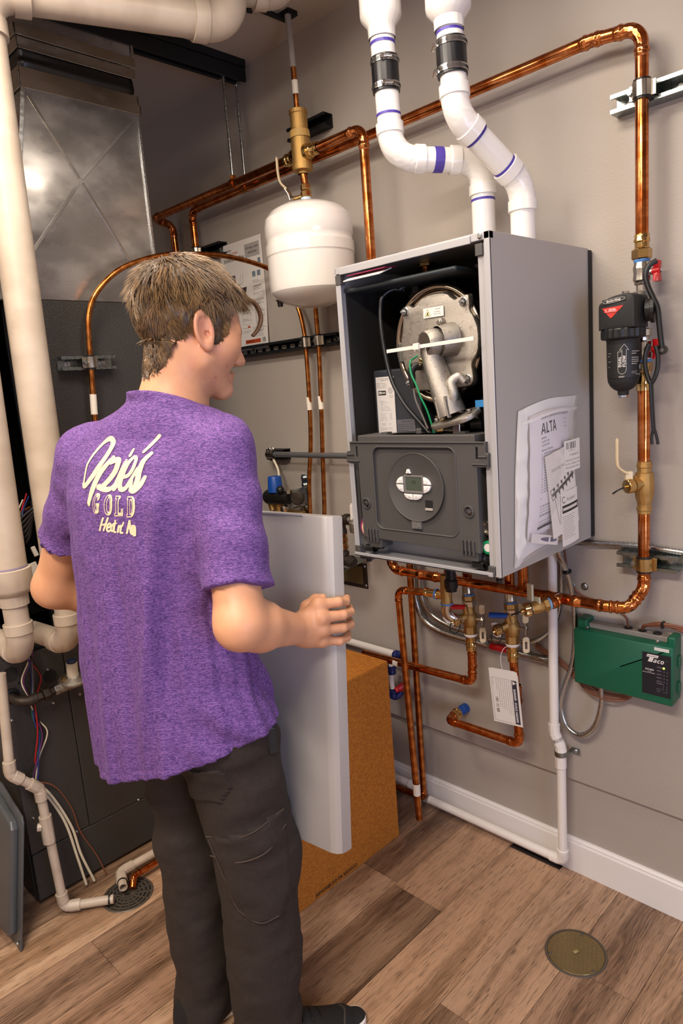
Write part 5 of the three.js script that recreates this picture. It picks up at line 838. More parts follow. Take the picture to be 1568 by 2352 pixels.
  part('latch', [box(-1.059, 1.154, zp - 0.010, -1.030, 1.175, zp - 0.001, 0.002), box(-1.040, 1.158, zp - 0.001, -1.034, 1.163, zp + 0.001, 0.0006)], std(0x6a6663, 0.45), T);
  for (const [x, y] of [[-1.203, 1.209], [-0.887, 1.210]]) { part('screw_socket', lathe(V(x, y, zp - 0.001), ZP, [[0, 0.0145], [0.004, 0.0145], [0.005, 0.0115], [0.001, 0.0108], [0.001, 0.0]], 28), M.panel, T); part('screw', lathe(V(x, y, zp), ZP, [[0, 0.006], [0.003, 0.006], [0.004, 0.004], [0.004, 0]], 14), M.steel, T); }
  for (const x0 of [-1.205, -0.910]) for (let i = 0; i < 4; i++) part('grip_rib', box(x0 + i * 0.0105, 1.108, zp - 0.003, x0 + 0.004 + i * 0.0105, 1.143, zp + 0.006, 0.0014), M.panel, T);
  for (const x0 of [-1.207, -0.913]) part('panel_hinge', box(x0, 1.092, zp - 0.05, x0 + 0.042, 1.125, zp - 0.004, 0.002), M.panel, T);
  for (const x0 of [-1.222, -0.882]) part('cable_gland', [lathe(V(x0, 1.095, zp - 0.035), XP, [[0, 0.012], [0.006, 0.018], [0.018, 0.018], [0.022, 0.014], [0.034, 0.014]], 20), lathe(V(x0 - 0.01, 1.083, zp - 0.02), XP, [[0, 0.010], [0.03, 0.010]], 14)], M.black, T);
  part('panel_clip', [box(-1.165, 1.383, zp - 0.05, -1.145, 1.389, zp - 0.03, 0.001), box(-0.93, 1.383, zp - 0.05, -0.91, 1.389, zp - 0.03, 0.001), box(-1.056, 1.380, zp - 0.04, -1.040, 1.397, zp - 0.034, 0.003)], M.panel, T);
  part('panel_label', quad(V(-1.13, 1.3847, zp - 0.052), XP, V(0, 0, -1), 0.16, -0.035), M.paper, T, 'pale label on the top edge');
  // coloured wires at left, dials at right
  [[M.purpleWire, 0], [std(0xb04a5c, 0.4), 1], [M.whiteWire, 2], [M.orangeWire, 3], [M.blueWire, 4], [M.whiteWire, 5], [M.greyWire, 6]].forEach(([m, i]) => part('wire', wire([[-1.218, 1.172 - i * 0.004, zp - 0.03], [-1.236 + i * 0.002, 1.163 - i * 0.004, zp - 0.018], [-1.2435 + i * 0.0035, 1.145 - i * 0.003, zp - 0.014], [-1.238 + i * 0.0035, 1.122 - i * 0.002, zp - 0.016], [-1.222 + i * 0.001, 1.105, zp - 0.03]], 0.0022, 26, 7), m, T));
  part('green_dial', lathe(V(-0.853, 1.125, zp - 0.03), ZP, [[0, 0.016], [0.012, 0.016], [0.014, 0.011], [0.010, 0.010], [0.010, 0]], 24), M.greenWire, T); part('green_dial_face', cyl(V(-0.853, 1.125, zp - 0.019), V(-0.853, 1.125, zp - 0.017), 0.0098, 20), M.paper, T);
  part('round_connector', lathe(V(-0.853, 1.170, zp - 0.035), ZP, [[0, 0.017], [0.014, 0.017], [0.015, 0.013], [0.009, 0.012], [0.009, 0]], 24), M.nickel, T);
  part('side_lead', wire([[-0.848, 1.33, zp - 0.05], [-0.847, 1.26, zp - 0.045], [-0.848, 1.20, zp - 0.045], [-0.850, 1.12, zp - 0.05]], 0.004, 30), M.blackMatt, T);
}
{ // clear document bag with papers on the boiler's right side
  const x = -0.8115;
  const T = thing('document_bag', 'clear plastic document bag with manual papers stuck to the boiler side', 'bag', [x, 1.08, 0.27]);
  const at = (z, y, d) => V(x + d, y, z), EX = V(0, 0, -1), EY = V(0, 1, 0);
  // puffed bag surface from an outline grid
  const L = [[1.104, 0.421], [1.085, 0.408], [1.15, 0.408], [1.25, 0.405], [1.35, 0.392], [1.405, 0.388], [1.427, 0.378]];
  const left = (v) => { const P = [[0, 0.415], [0.06, 0.410], [0.3, 0.405], [0.6, 0.398], [0.85, 0.386], [1, 0.378]]; for (let i = 1; i < P.length; i++) if (v <= P[i][0]) return lerp(P[i - 1][1], P[i][1], (v - P[i - 1][0]) / (P[i][0] - P[i - 1][0])); return 0.378; };
  const right = (v) => { const P = [[0, 0.150], [0.06, 0.146], [0.18, 0.158], [0.4, 0.143], [0.6, 0.126], [0.85, 0.118], [1, 0.100]]; for (let i = 1; i < P.length; i++) if (v <= P[i][0]) return lerp(P[i - 1][1], P[i][1], (v - P[i - 1][0]) / (P[i][0] - P[i - 1][0])); return 0.1; };
  const yb = (u) => lerp(1.078, 1.086, u) + 0.020 * Math.sin(u * Math.PI) * 0.7 + (u < 0.06 ? -0.004 : 0), yt = (u) => 1.426 + 0.020 * Math.sin(Math.min(1, u * 1.3) * Math.PI * 0.6);
  const surf = (u, v, off) => { const z = lerp(left(v), right(v), u), y = lerp(yb(u), yt(u), v); const bell = Math.pow(Math.sin(Math.PI * clamp(u, 0.001, 0.999)), 0.6) * Math.pow(Math.sin(Math.PI * clamp(v * 0.93 + 0.04, 0.001, 0.999)), 0.5); const edge = Math.min(u, 1 - u); const wr = noise3(u * 9, v * 16, 2, 5) * 0.0022 * (0.4 + sstep(0.25, 0.02, edge) * 1.6) + noise3(u * 4 + v * 5, v * 3, 3, 8) * 0.0015; return V(x + 0.0015 + bell * 0.022 + Math.max(-0.001, wr) + off, y, z); };
  const grid = (nu, nv, off, u0 = 0, u1 = 1, v0 = 0, v1 = 1) => { const pos = [], uv = [], idx = []; for (let j = 0; j <= nv; j++) for (let i = 0; i <= nu; i++) { const p = surf(lerp(u0, u1, i / nu), lerp(v0, v1, j / nv), off); pos.push(p.x, p.y, p.z); uv.push(i / nu, j / nv); } for (let j = 0; j < nv; j++) for (let i = 0; i < nu; i++) { const q = j * (nu + 1) + i; idx.push(q, q + 1, q + nu + 1, q + 1, q + nu + 2, q + nu + 1); } const g = new THREE.BufferGeometry(); g.setAttribute('position', new THREE.Float32BufferAttribute(pos, 3)); g.setAttribute('uv', new THREE.Float32BufferAttribute(uv, 2)); g.setIndex(idx); g.computeVertexNormals(); return g.toNonIndexed(); };
  part('back_sheet', (() => { const g = grid(12, 24, 0); const p = g.attributes.position; for (let i = 0; i < p.count; i++) p.setX(i, x + 0.0012); return g; })(), phys(0xe9e6e4, 0.35, 0), T, 'white plastic back sheet');
  // papers inside
  part('manual', grid(16, 26, -0.003, 0.16, 0.86, 0.12, 0.93), printMat(640, 900, (k, w, h) => {
    k.fillStyle = '#e4dde0'; k.fillRect(0, 0, w, h); k.fillStyle = '#1e1c20'; k.font = 'bold 28px sans-serif'; k.fillText('Installation, Operating and Service Instructions for', 150, 50, 470); k.font = 'bold 112px sans-serif'; k.fillText('ALTA', 150, 160, 230);
    k.fillStyle = '#4c4850'; k.font = 'bold 20px sans-serif'; k.fillText('Models:', 152, 196); k.fillText('• ALTAC-136', 152, 224); k.fillText('• ALTAC-200', 152, 250); k.fillText('Manual Contents', 152, 286);
    k.font = 'bold 17px sans-serif';['Installer Read Before Proceeding', 'Homeowner Read Before Proceeding', 'Specifications', 'How It Works', 'Locating Boiler', 'Preparing Boiler', 'General Venting', 'Sidewall Direct Venting', 'Vertical Direct Venting', 'Heating System Piping', 'Domestic Water Piping', 'Gas Piping', 'Field Wiring', 'Condensate Disposal', 'Start-up and Operation'].forEach((s, i) => { k.fillText(String(i + 1) + '.', 152, 312 + i * 20); k.fillText(s, 186, 312 + i * 20); });
    k.font = 'bold 21px sans-serif'; k.fillText('A', 150, 640); k.fillText('TO THE INSTALLER:', 150, 700); k.fillText('TO THE HOMEOWNER:', 150, 770); k.font = '16px sans-serif'; for (let i = 0; i < 6; i++) { k.fillText('Affix these instructions adjacent to boiler.', 150, 720 + i * 22 - (i > 2 ? -28 : 0)); } k.fillStyle = '#1e1c20'; k.fillRect(140, 842, 330, 22);
    k.fillStyle = '#8b86b8'; k.fillRect(470, 280, 110, 190); k.fillStyle = '#d8d4ea'; for (let i = 0; i < 5; i++) k.fillRect(485 + i * 20, 285, 8, 180); k.fillStyle = '#55515a';['• General', '• Combi', '• See fig.'].forEach((s, i) => k.fillText(s, 520, 90 + i * 28));
  }), T, 'white manual cover sheet');
  const leaf = (o, ang, w, h, name, lab, d, draw) => { const g = new THREE.PlaneGeometry(w, h, 10, 12); const p = g.attributes.position; for (let i = 0; i < p.count; i++) p.setZ(i, 0.003 * Math.cos(p.getX(i) / w * 3)); place(g, at(o[0], o[1], d), V(0, Math.sin(ang), -Math.cos(ang)), V(0, Math.cos(ang), Math.sin(ang))); part(name, g, printMat(420, 640, draw), T, lab); };
  leaf([0.225, 1.225], 0.16, 0.135, 0.205, 'leaflet', 'manifold leaflet with line drawing', 0.0245, (k, w, h) => {
    k.fillStyle = '#e9e2da'; k.fillRect(0, 0, w, h); k.save(); k.translate(205, 130); k.rotate(Math.PI); k.fillStyle = '#5b5650'; k.font = '30px serif'; k.fillText('Steel Manifold', -70, 10); k.restore();
    k.strokeStyle = '#3c3a38'; k.fillStyle = '#55524e'; k.save(); k.translate(40, 300); k.rotate(-0.22); k.fillRect(0, 0, 360, 24); k.lineWidth = 6; k.strokeRect(-8, -30, 40, 78); for (let i = 0; i < 6; i++) { k.fillRect(30 + i * 58, -34, 22, 26); k.beginPath(); k.moveTo(26 + i * 58, 24); k.lineTo(58 + i * 58, 24); k.lineTo(44 + i * 58, 62); k.fill(); } k.restore(); k.lineWidth = 4; k.beginPath(); k.moveTo(75, 350); k.lineTo(110, 560); k.moveTo(150, 350); k.lineTo(120, 560); k.stroke();
  });
  leaf([0.195, 1.155], 0.06, 0.085, 0.135, 'leaflet', 'small white leaflet with dark title bar', 0.0265, (k, w, h) => { k.fillStyle = '#ece6de'; k.fillRect(0, 0, w, h); k.fillStyle = '#2e2b2a'; k.font = 'italic 54px sans-serif'; k.fillText('ProSelect', 120, 120, 270); k.lineWidth = 9; k.strokeStyle = '#2e2b2a'; k.beginPath(); k.arc(70, 95, 34, 0.6, 5.4); k.stroke(); k.fillRect(0, 160, w, 90); k.fillStyle = '#e0d9d0'; k.fillRect(40, 188, w - 60, 34); k.fillStyle = '#8a857f'; for (let i = 0; i < 12; i++) k.fillRect(25, 290 + i * 24, 300 - 70 * hash(i, 1, 1), 5); });
  leaf([0.180, 1.305], 0.02, 0.080, 0.075, 'part_label', 'white part label with barcode 110484-05', 0.0275, (k, w, h) => { k.fillStyle = '#f0eae2'; k.fillRect(0, 0, w, h); k.fillStyle = '#2c2a2a'; for (let i = 0; i < 34; i++) if (hash(i, 8, 2) > 0.4) k.fillRect(50 + i * 7, 40, 3 + 4 * hash(i, 5, 2), 140); k.font = '26px sans-serif'; k.fillText('110484050001', 90, 225); k.font = '66px sans-serif'; k.fillText('110484-05', 110, 330, 270); k.font = '50px sans-serif';['INSTRUCTIONS BAG', 'ALTA COMBI, ECON', 'DIAGRAMS ENCL.'].forEach((s, i) => k.fillText(s, 24, 430 + i * 75, 385)); });
  leaf([0.300, 1.118], -0.25, 0.13, 0.022, 'rolled_sheet', 'curled sheet at the bottom of the bag', 0.016, (k, w, h) => { k.fillStyle = '#e6dfd9'; k.fillRect(0, 0, w, h); k.fillStyle = '#70697e'; k.beginPath(); k.ellipse(260, 300, 130, 160, 0.3, 0, 7); k.fill(); k.fillStyle = '#e6dfd9'; k.fillRect(250, 120, 30, 380); });
  part('front_sheet', grid(30, 60, 0.0065), phys(0xffffff, 0.12, 0, { transmission: 0.92, ior: 1.35, thickness: 0, side: THREE.DoubleSide }), T, 'clear wrinkled front sheet');
  part('side_gusset', grid(5, 50, 0.004, -0.01, 0.10), phys(0xf0eeec, 0.3, 0, { transmission: 0.35 }), T, 'milky pleated left edge');
  part('seal_strip', grid(20, 3, 0.008, 0.02, 0.98, 0.905, 0.925), phys(0xf3f0ee, 0.3, 0, { transmission: 0.4 }), T, 'zip seal strip');
}
// ---------- gas piping and things on the wall behind the person ----------
{
  const r = 0.0079;
  for (const [pts, lab, ly, lx] of [
    [[[-1.93, 1.96, 0.05], [-1.895, 1.86, 0.05], [-1.858, 1.775, 0.05], [-1.844, 1.70, 0.05], [-1.843, 1.64, 0.05], [-1.850, 1.424, 0.05], [-1.862, 1.30, 0.05], [-1.879, 1.184, 0.055], [-1.886, 1.04, 0.06], [-1.889, 0.90, 0.07]], 'left of the two thin copper gas tubes below the white tank', 1.437, -1.850],
    [[[-1.775, 1.90, 0.05], [-1.777, 1.763, 0.05], [-1.777, 1.648, 0.05], [-1.790, 1.422, 0.05], [-1.801, 1.28, 0.05], [-1.807, 1.187, 0.05], [-1.812, 1.057, 0.055], [-1.815, 0.90, 0.07]], 'right of the two thin copper gas tubes below the white tank', 1.438, -1.7895]]) {
    const T = thing('gas_tube', lab, 'pipe', pts[0]); part('tube', wire(pts, r, 70, 14), M.copperDull, T);
    part('label', sweep([V(lx, ly + 0.046, 0.05), V(lx + 0.001, ly, 0.05)], r + 0.0006, 18, false), printMat(96, 96, (k, w, h) => { k.fillStyle = '#efe6d8'; k.fillRect(0, 0, w, h); k.fillStyle = '#443'; k.font = 'bold 30px sans-serif'; k.save(); k.translate(w / 2, h / 2); k.rotate(-Math.PI / 2); k.fillText('LP', -40, -12); k.fillText('GAS', -44, 34); k.restore(); }), T, 'white wrapped label');
  }
  const T = thing('gas_tube', 'copper gas tube arching from the wall over the head to the furnace panel', 'pipe', [-2.02, 1.65, 0.77]);
  part('tube', wire([[-1.985, 1.935, 0.03], [-1.992, 1.955, 0.08], [-2.0, 1.974, 0.166], [-2.0, 1.982, 0.276], [-2.0, 1.978, 0.381], [-2.0, 1.968, 0.481], [-2.0, 1.948, 0.560], [-2.003, 1.915, 0.642], [-2.008, 1.872, 0.700], [-2.014, 1.820, 0.742], [-2.018, 1.765, 0.760], [-2.0195, 1.70, 0.767], [-2.0195, 1.62, 0.772], [-2.020, 1.50, 0.781], [-2.020, 1.35, 0.786], [-2.02, 1.0, 0.79], [-2.02, 0.72, 0.80]], 0.0083, 130, 16), M.copperDull, T);
  part('label', sweep([V(-2.0199, 1.545, 0.7775), V(-2.020, 1.50, 0.781), V(-2.020, 1.485, 0.7815)], 0.0091, 20, false), printMat(128, 128, (k, w, h) => { k.fillStyle = '#efe6d8'; k.fillRect(0, 0, w, h); k.fillStyle = '#332c2c'; k.font = 'bold 36px sans-serif'; for (let q = 0; q < 2; q++) { k.save(); k.translate(30 + q * 64, 120); k.rotate(-Math.PI / 2); k.fillText('LP', 10, 0); k.fillText('GAS', 6, 31); k.restore(); } }), T, 'white wrapped label');
  // grey horizontal conduit and its bracket
  const G = thing('metal_conduit', 'straight grey conduit running along the wall to the boiler', 'conduit', [-1.9, 1.273, 0.05]);
  part('tube', sweep([V(-2.085, 1.273, 0.052), V(-1.7, 1.273, 0.052), V(-1.27, 1.273, 0.052)], 0.0107, 18), std(0x77787a, 0.45, 0.6), G);
  part('coupling', lathe(V(-2.10, 1.273, 0.052), XP, [[0, 0.011], [0.001, 0.014], [0.028, 0.014], [0.029, 0.011]], 20), M.iron, G);
  const S = strut('short dark strut on the wall holding the grey conduit', -2.135, -2.035, 1.270, 0, { mat: M.darkMetal }); clampOn(S, V(-2.09, 1.273, 0.052), 0.011, XP);
  // pressure regulator group half hidden by the panel
  const R = thing('gas_regulator', 'black gas regulator with blue cap on a wall bracket by the held panel', 'regulator', [-2.0, 1.10, 0.09]);
  part('body', lathe(V(-2.09, 1.112, 0.09), XP, [[0, 0.026], [0.01, 0.030], [0.11, 0.026], [0.13, 0.022], [0.135, 0]], 26), M.black, R);
  part('blue_cap', lathe(V(-2.038, 1.134, 0.09), UP, [[0, 0.030], [0.055, 0.026], [0.060, 0.023], [0.060, 0]], 26), M.blue, R, 'blue plastic cap');
  part('ball_knob', new THREE.SphereGeometry(0.0155, 20, 14).translate(-1.988, 1.146, 0.108), M.black, R);
  part('diaphragm_cover', lathe(V(-1.930, 1.114, 0.072), V(0.5, 0, 0.85), [[0, 0.026], [0.016, 0.026], [0.020, 0.022], [0.022, 0]], 28), M.iron, R);
  part('wall_bracket', [box(-1.982, 1.04, 0.0, -1.950, 1.19, 0.003, 0.001), box(-1.980, 1.075, 0.0, -1.976, 1.14, 0.07, 0.001), obox(V(-1.955, 1.075, 0.05), 0.05, 0.004, 0.02, V(1, 0.3, 0), UP, 0.001)], M.steel, R);
  for (const y of [1.178, 1.150, 1.062]) part('bolt', hex(V(-1.966, y, 0.003), V(-1.966, y, 0.013), 0.0085), M.zinc, R);
  part('fitting', [hex(V(-1.958, 1.146, 0.09), V(-1.958, 1.130, 0.09), 0.013), lathe(V(-1.975, 1.075, 0.10), V(0.4, -0.1, 0.9), [[0, 0.014], [0.02, 0.014], [0.022, 0.010], [0.022, 0]], 20)], M.nickel, R);
  part('brass_base', [lathe(V(-2.05, 1.10, 0.07), DN, [[0, 0.018], [0.05, 0.018]], 20), lathe(V(-2.09, 1.095, 0.08), V(0.3, -1, 0), [[0, 0.012], [0.04, 0.012]], 18), box(-2.12, 1.02, 0.01, -1.96, 1.05, 0.05, 0.006)], M.brassCast, R);
  part('white_hose', wire([[-2.088, 1.262, 0.05], [-2.072, 1.24, 0.052], [-2.055, 1.216, 0.055], [-2.046, 1.185, 0.06], [-2.043, 1.14, 0.07]], 0.0048, 24), M.whiteWire, R, 'thin white hose');
  // iron tee on a plate with brass valve
  const I = thing('gas_valve_assembly', 'black iron elbow, brass gas valve and iron tee on a steel wall plate', 'valve', [-1.67, 0.9, 0.11]);
  part('iron_elbow', sweep(curve([[-1.673, 1.008, 0.11], [-1.673, 1.035, 0.11], [-1.668, 1.054, 0.11], [-1.650, 1.061, 0.11], [-1.632, 1.061, 0.11]], 24), (t) => 0.0165 + 0.003 * (t < 0.2 || t > 0.8 ? 1 : 0), 20), M.iron, I);
  part('steel_nipple', lathe(V(-1.640, 1.061, 0.11), V(1, 0, 0), [[0, 0.012], [0.06, 0.012], [0.07, 0.016], [0.12, 0.016]], 22), M.castAlu, I);
  part('regulator_body', lathe(V(-1.588, 1.05, 0.11), V(0.1, 1, 0), [[-0.03, 0.0], [-0.028, 0.03], [0, 0.034], [0.006, 0.034], [0.016, 0.022], [0.03, 0.013], [0.07, 0.012], [0.072, 0]], 28), M.castAlu, I);
  part('vent_sticker', lathe(V(-1.6045, 1.065, 0.118), V(0.02, 1, 0), [[0, 0.0095], [0.048, 0.0095], [0.05, 0.008], [0.055, 0.008], [0.055, 0]], 20), M.paper, I, 'white striped vent cap');
  part('brass_valve', lathe(V(-1.672, 1.020, 0.11), V(0.03, -1, 0), [[0, 0.0155], [0.002, 0.0175], [0.018, 0.0175], [0.02, 0.0155], [0.026, 0.019], [0.040, 0.019], [0.044, 0.0155], [0.060, 0.0175], [0.068, 0.0175], [0.069, 0.012]], 8, 20), M.brass, I);
  part('valve_stem', [cyl(V(-1.676, 0.992, 0.115), V(-1.706, 0.990, 0.125), 0.008, 14), hex(V(-1.704, 0.990, 0.124), V(-1.714, 0.990, 0.128), 0.010)], M.brass, I);
  part('lever', sweep(curve([[-1.690, 1.012, 0.13], [-1.700, 1.02, 0.135], [-1.704, 1.04, 0.138], [-1.706, 1.075, 0.138]], 16), 0.0085, 12, true, 0.4), std(0xd9b45c, 0.45), I, 'yellow lever');
  part('nipple', cyl(V(-1.670, 0.955, 0.11), V(-1.670, 0.935, 0.11), 0.0125, 18), M.iron, I);
  part('iron_tee', [lathe(V(-1.670, 0.946, 0.11), DN, [[0, 0.015], [0.002, 0.019], [0.012, 0.019], [0.014, 0.0165], [0.03, 0.0165]], 24), lathe(V(-1.735, 0.912, 0.11), XP, [[0, 0.018], [0.002, 0.0215], [0.014, 0.0215], [0.016, 0.0185], [0.088, 0.0185], [0.090, 0.0215], [0.102, 0.0215], [0.104, 0.018], [0.106, 0.013], [0.116, 0.013], [0.116, 0]], 26)], M.iron, I);
  part('pipe_strap', lathe(V(-1.712, 0.912, 0.11), XP, [[0, 0.0195], [0, 0.0225], [0.008, 0.0225], [0.008, 0.0195]], 28), M.zinc, I);
  part('shelf_bracket', [obox(V(-1.705, 0.889, 0.07), 0.11, 0.003, 0.13, XP, V(0, 1, 0.08), 0.001)], M.zinc, I);
  part('wall_plate', box(-1.86, 0.778, 0.0, -1.668, 0.872, 0.003, 0.001), M.iron, I); part('plate_face', box(-1.835, 0.792, 0.0032, -1.690, 0.860, 0.0046, 0.0005), std(0x8d8058, 0.4, 0.7), I, 'brassy nameplate');
  for (const [x, y] of [[-1.852, 0.862], [-1.852, 0.79], [-1.679, 0.862], [-1.679, 0.79]]) part('plate_screw', lathe(V(x, y, 0.003), ZP, [[0, 0.006], [0.003, 0.004], [0.003, 0]], 12), M.steel, I);
  const I2 = thing('iron_tee', 'dark iron pipe tee behind the edge of the held grey panel', 'pipe fitting', [-1.80, 0.9, 0.11]);
  part('run', lathe(V(-1.86, 0.912, 0.11), XP, [[0, 0.0215], [0.05, 0.0215], [0.052, 0.018], [0.11, 0.018]], 24), M.iron, I2); part('branch', lathe(V(-1.815, 0.91, 0.11), UP, [[0, 0.02], [0.04, 0.02], [0.042, 0.015], [0.09, 0.015]], 22), M.iron, I2);
}
{ // instruction poster
  const T = thing('poster', 'white instruction poster with diagrams taped to the wall behind the head', 'poster', [-2.22, 1.69, 0]);
  const g = new THREE.PlaneGeometry(0.262, 0.415, 14, 18), p = g.attributes.position;
  for (let i = 0; i < p.count; i++) { const x = p.getX(i), y = p.getY(i); p.setZ(i, 0.002 + 0.010 * sstep(0.06, 0.14, x) * sstep(0.0, -0.2, y)); }
  g.computeVertexNormals(); g.translate(-2.221, 1.8885, 0.001);
  const pm = printMat(786, 1240, (k, w, h) => {
    k.fillStyle = '#e3ddd8'; k.fillRect(0, 0, w, h); k.fillStyle = '#2b2a2e'; k.font = 'bold 34px sans-serif'; k.fillText('TRACPIPE', 60, 90); k.fillStyle = '#b5482a'; k.fillText('COUNTER STRIKE', 60, 128); k.fillStyle = '#2b2a2e'; k.font = 'bold 58px sans-serif'; k.fillText('Installation Tips', 60, 200, 390);
    k.fillStyle = '#a9a3a0'; k.fillRect(470, 60, 270, 150); k.fillStyle = '#333'; k.font = 'bold 30px sans-serif'; k.fillText('STOP  READ  &  APPLY', 484, 120, 244); k.fillText('INSTRUCTIONS', 530, 170, 160);
    const sq = (x, y, s) => { k.fillStyle = '#c0532e'; k.fillRect(x, y, 14, 40); k.fillStyle = '#333'; k.font = 'bold 24px sans-serif'; k.fillText(s, x + 24, y + 30); };
    sq(70, 300, 'Step 1'); sq(560, 250, 'Step 4'); k.fillStyle = '#4a4a4e'; k.fillRect(60, 360, 190, 90); k.fillStyle = '#8c8a8a'; for (let i = 0; i < 4; i++) k.fillRect(72 + i * 44, 378, 30, 54);
    k.fillStyle = '#6f7f8c'; k.fillRect(690, 240, 50, 80); k.fillRect(570, 370, 60, 60); k.fillRect(660, 370, 60, 60); k.fillStyle = '#3a3438'; k.beginPath(); k.moveTo(330, 520); k.lineTo(450, 520); k.lineTo(420, 600); k.lineTo(350, 600); k.fill(); k.strokeStyle = '#6a6562'; k.lineWidth = 4; k.beginPath(); k.moveTo(360, 370); k.lineTo(320, 480); k.lineTo(380, 470); k.lineTo(400, 360); k.stroke();
    k.fillStyle = '#8f8985'; for (let b = 0; b < 3; b++) for (let j = 0; j < 34; j++) { if (hash(b, j, 3) < 0.30) continue; const y = 470 + j * 17, x = 60 + b * 250; if (b === 1 && y < 640) continue; k.fillRect(x, y, 190 * (0.5 + 0.5 * hash(j, b, 7)), 5); }
    k.strokeStyle = '#9b9591'; k.lineWidth = 3; k.strokeRect(570, 560, 170, 130); k.strokeRect(320, 820, 150, 120); k.strokeRect(570, 820, 160, 120); k.fillStyle = '#333'; for (const [x, y, s] of [[570, 540, 'Cushion sheet'], [570, 740, 'Supports'], [320, 790, 'Bonding clamp'], [560, 800, 'Direct ground']]) { k.font = 'bold 22px sans-serif'; k.fillText(s, x, y); }
    k.fillStyle = '#b9462c'; k.fillRect(400, 960, 40, 24); k.fillRect(640, 945, 50, 24); k.fillStyle = '#b4421e'; k.fillRect(330, 1120, 290, 44); k.fillStyle = '#4a2010'; k.font = 'bold 30px sans-serif'; k.fillText('WARNING', 345, 1152); k.fillStyle = '#555'; for (let i = 0; i < 20; i++) if (hash(i, 6, 6) > 0.35) k.fillRect(660 + i * 4, 1115, 2 + 2 * hash(i, 1, 9), 50); k.fillStyle = '#9a948f'; for (let j = 0; j < 4; j++) k.fillRect(330, 1178 + j * 13, 380 - 60 * j, 4); for (let j = 0; j < 9; j++) k.fillRect(490, 985 + j * 13, 220 - 40 * hash(j, 2, 2), 4);
  }, { rough: 0.6 }); pm.side = THREE.DoubleSide; part('sheet', g.toNonIndexed(), pm, T);
}
{ // plastic pipe and manifold bits above the carton
  const T = thing('wall_pipe', 'white plastic pipe along the wall above the carton', 'pipe', [-1.7, 0.565, 0.03]);
  run(T, [[-2.03, 0.566, 0.03], [-1.535, 0.565, 0.03]], 0.0135, { mat: M.pvc });
  part('blue_end', lathe(V(-1.535, 0.565, 0.03), V(1, 0.1, 0.2), [[0, 0.014], [0.004, 0.017], [0.016, 0.017], [0.018, 0.013], [0.032, 0.013], [0.034, 0.016], [0.044, 0.016]], 22), M.blueDark, T, 'dark blue fitting');
  const P = thing('pex_tube', 'short white plastic tube with dark blue fittings beside the carton', 'pipe', [-1.54, 0.47, 0.045]);
  part('tube', wire([[-1.542, 0.53, 0.045], [-1.544, 0.49, 0.047], [-1.542, 0.44, 0.045]], 0.0085, 16, 12), M.white, P);
  for (const y of [0.515, 0.425]) part('blue_fitting', lathe(V(-1.541, y + 0.012, 0.045), DN, [[0, 0.011], [0.002, 0.0155], [0.012, 0.0155], [0.014, 0.012], [0.02, 0.015], [0.030, 0.015], [0.031, 0.0]], 20), M.blueDark, P, 'dark blue fitting');
  part('blue_elbow', sweep(curve([[-1.541, 0.42, 0.045], [-1.540, 0.408, 0.040], [-1.532, 0.412, 0.03], [-1.525, 0.425, 0.02]], 12), 0.013, 14), M.blueDark, P);
  part('red_stub', lathe(V(-1.532, 0.434, 0.045), V(0.4, 0.3, -0.85), [[0, 0.010], [0.012, 0.010], [0.014, 0.0125], [0.045, 0.0125]], 20), M.red, P, 'red plastic stub');
}
{ // carton
  const T = thing('carton', 'tall brown cardboard carton standing on the floor behind the panel', 'box', [-1.7, 0, 0.42]);
  part('body', box(-1.90, 0, 0.20, -1.416, 0.627, 0.66, 0.003), M.card, T);
  part('top_flap', [box(-1.899, 0.6268, 0.201, -1.417, 0.6285, 0.4295, 0.0006), box(-1.899, 0.6268, 0.4305, -1.417, 0.6285, 0.659, 0.0006)], M.card, T);
  const q = quad(V(-1.4155, 0.004, 0.592), V(0, 0, -1), UP, 0.185, 0.024);
  const pm = printMat(740, 96, (k, w, h) => { k.clearRect(0, 0, w, h); k.fillStyle = '#000'; k.fillRect(0, 0, w, h); k.fillStyle = '#fff'; k.font = 'bold 66px sans-serif'; k.fillText('ASSEMBLED IN MEXICO', 6, 72, 728); });
  const txt = std(0x2c1a0c, 0.8); txt.alphaMap = pm.map.clone(); txt.alphaMap.colorSpace = THREE.NoColorSpace; txt.transparent = true; part('print', q, txt, T, 'black printed words');
}
{ // boiler cover held by the person
  const TR = V(-1.034, 1.242, 0.768), BR = V(-0.9855, 0.515, 0.866);
  const ex = V(0.9926, 0, -0.1212), ey = TR.clone().sub(BR); const H = ey.length(); ey.normalize();
  const T = thing('boiler_cover', 'flat grey boiler front cover held upright by the person', 'panel', BR.toArray());
  const prof = [[-0.225, -0.042], [-0.225, -0.026], [-0.222, -0.013], [-0.213, -0.004], [-0.200, 0], [0.200, 0], [0.213, -0.004], [0.222, -0.013], [0.225, -0.026], [0.225, -0.042]];
  const g = ext(prof, H, 0.0025); // profile x -> width, y -> depth, extrude -> height
  const o = BR.clone().addScaledVector(ex, -0.225), ez = ex.clone().cross(ey).normalize();
  const m = new THREE.Matrix4().makeBasis(ex.clone(), ez.clone(), ey.clone().multiplyScalar(-1)).setPosition(o.clone().addScaledVector(ey, H)); g.applyMatrix4(m);
  part('cover', boxUV(crease(g, 28)), M.grey, T);
  part('top_lip', obox(o.clone().addScaledVector(ex, -0.03).addScaledVector(ey, H - 0.001).addScaledVector(ez, -0.003), 0.36, 0.004, 0.012, ex, ey, 0.001), M.greyLight, T);
}
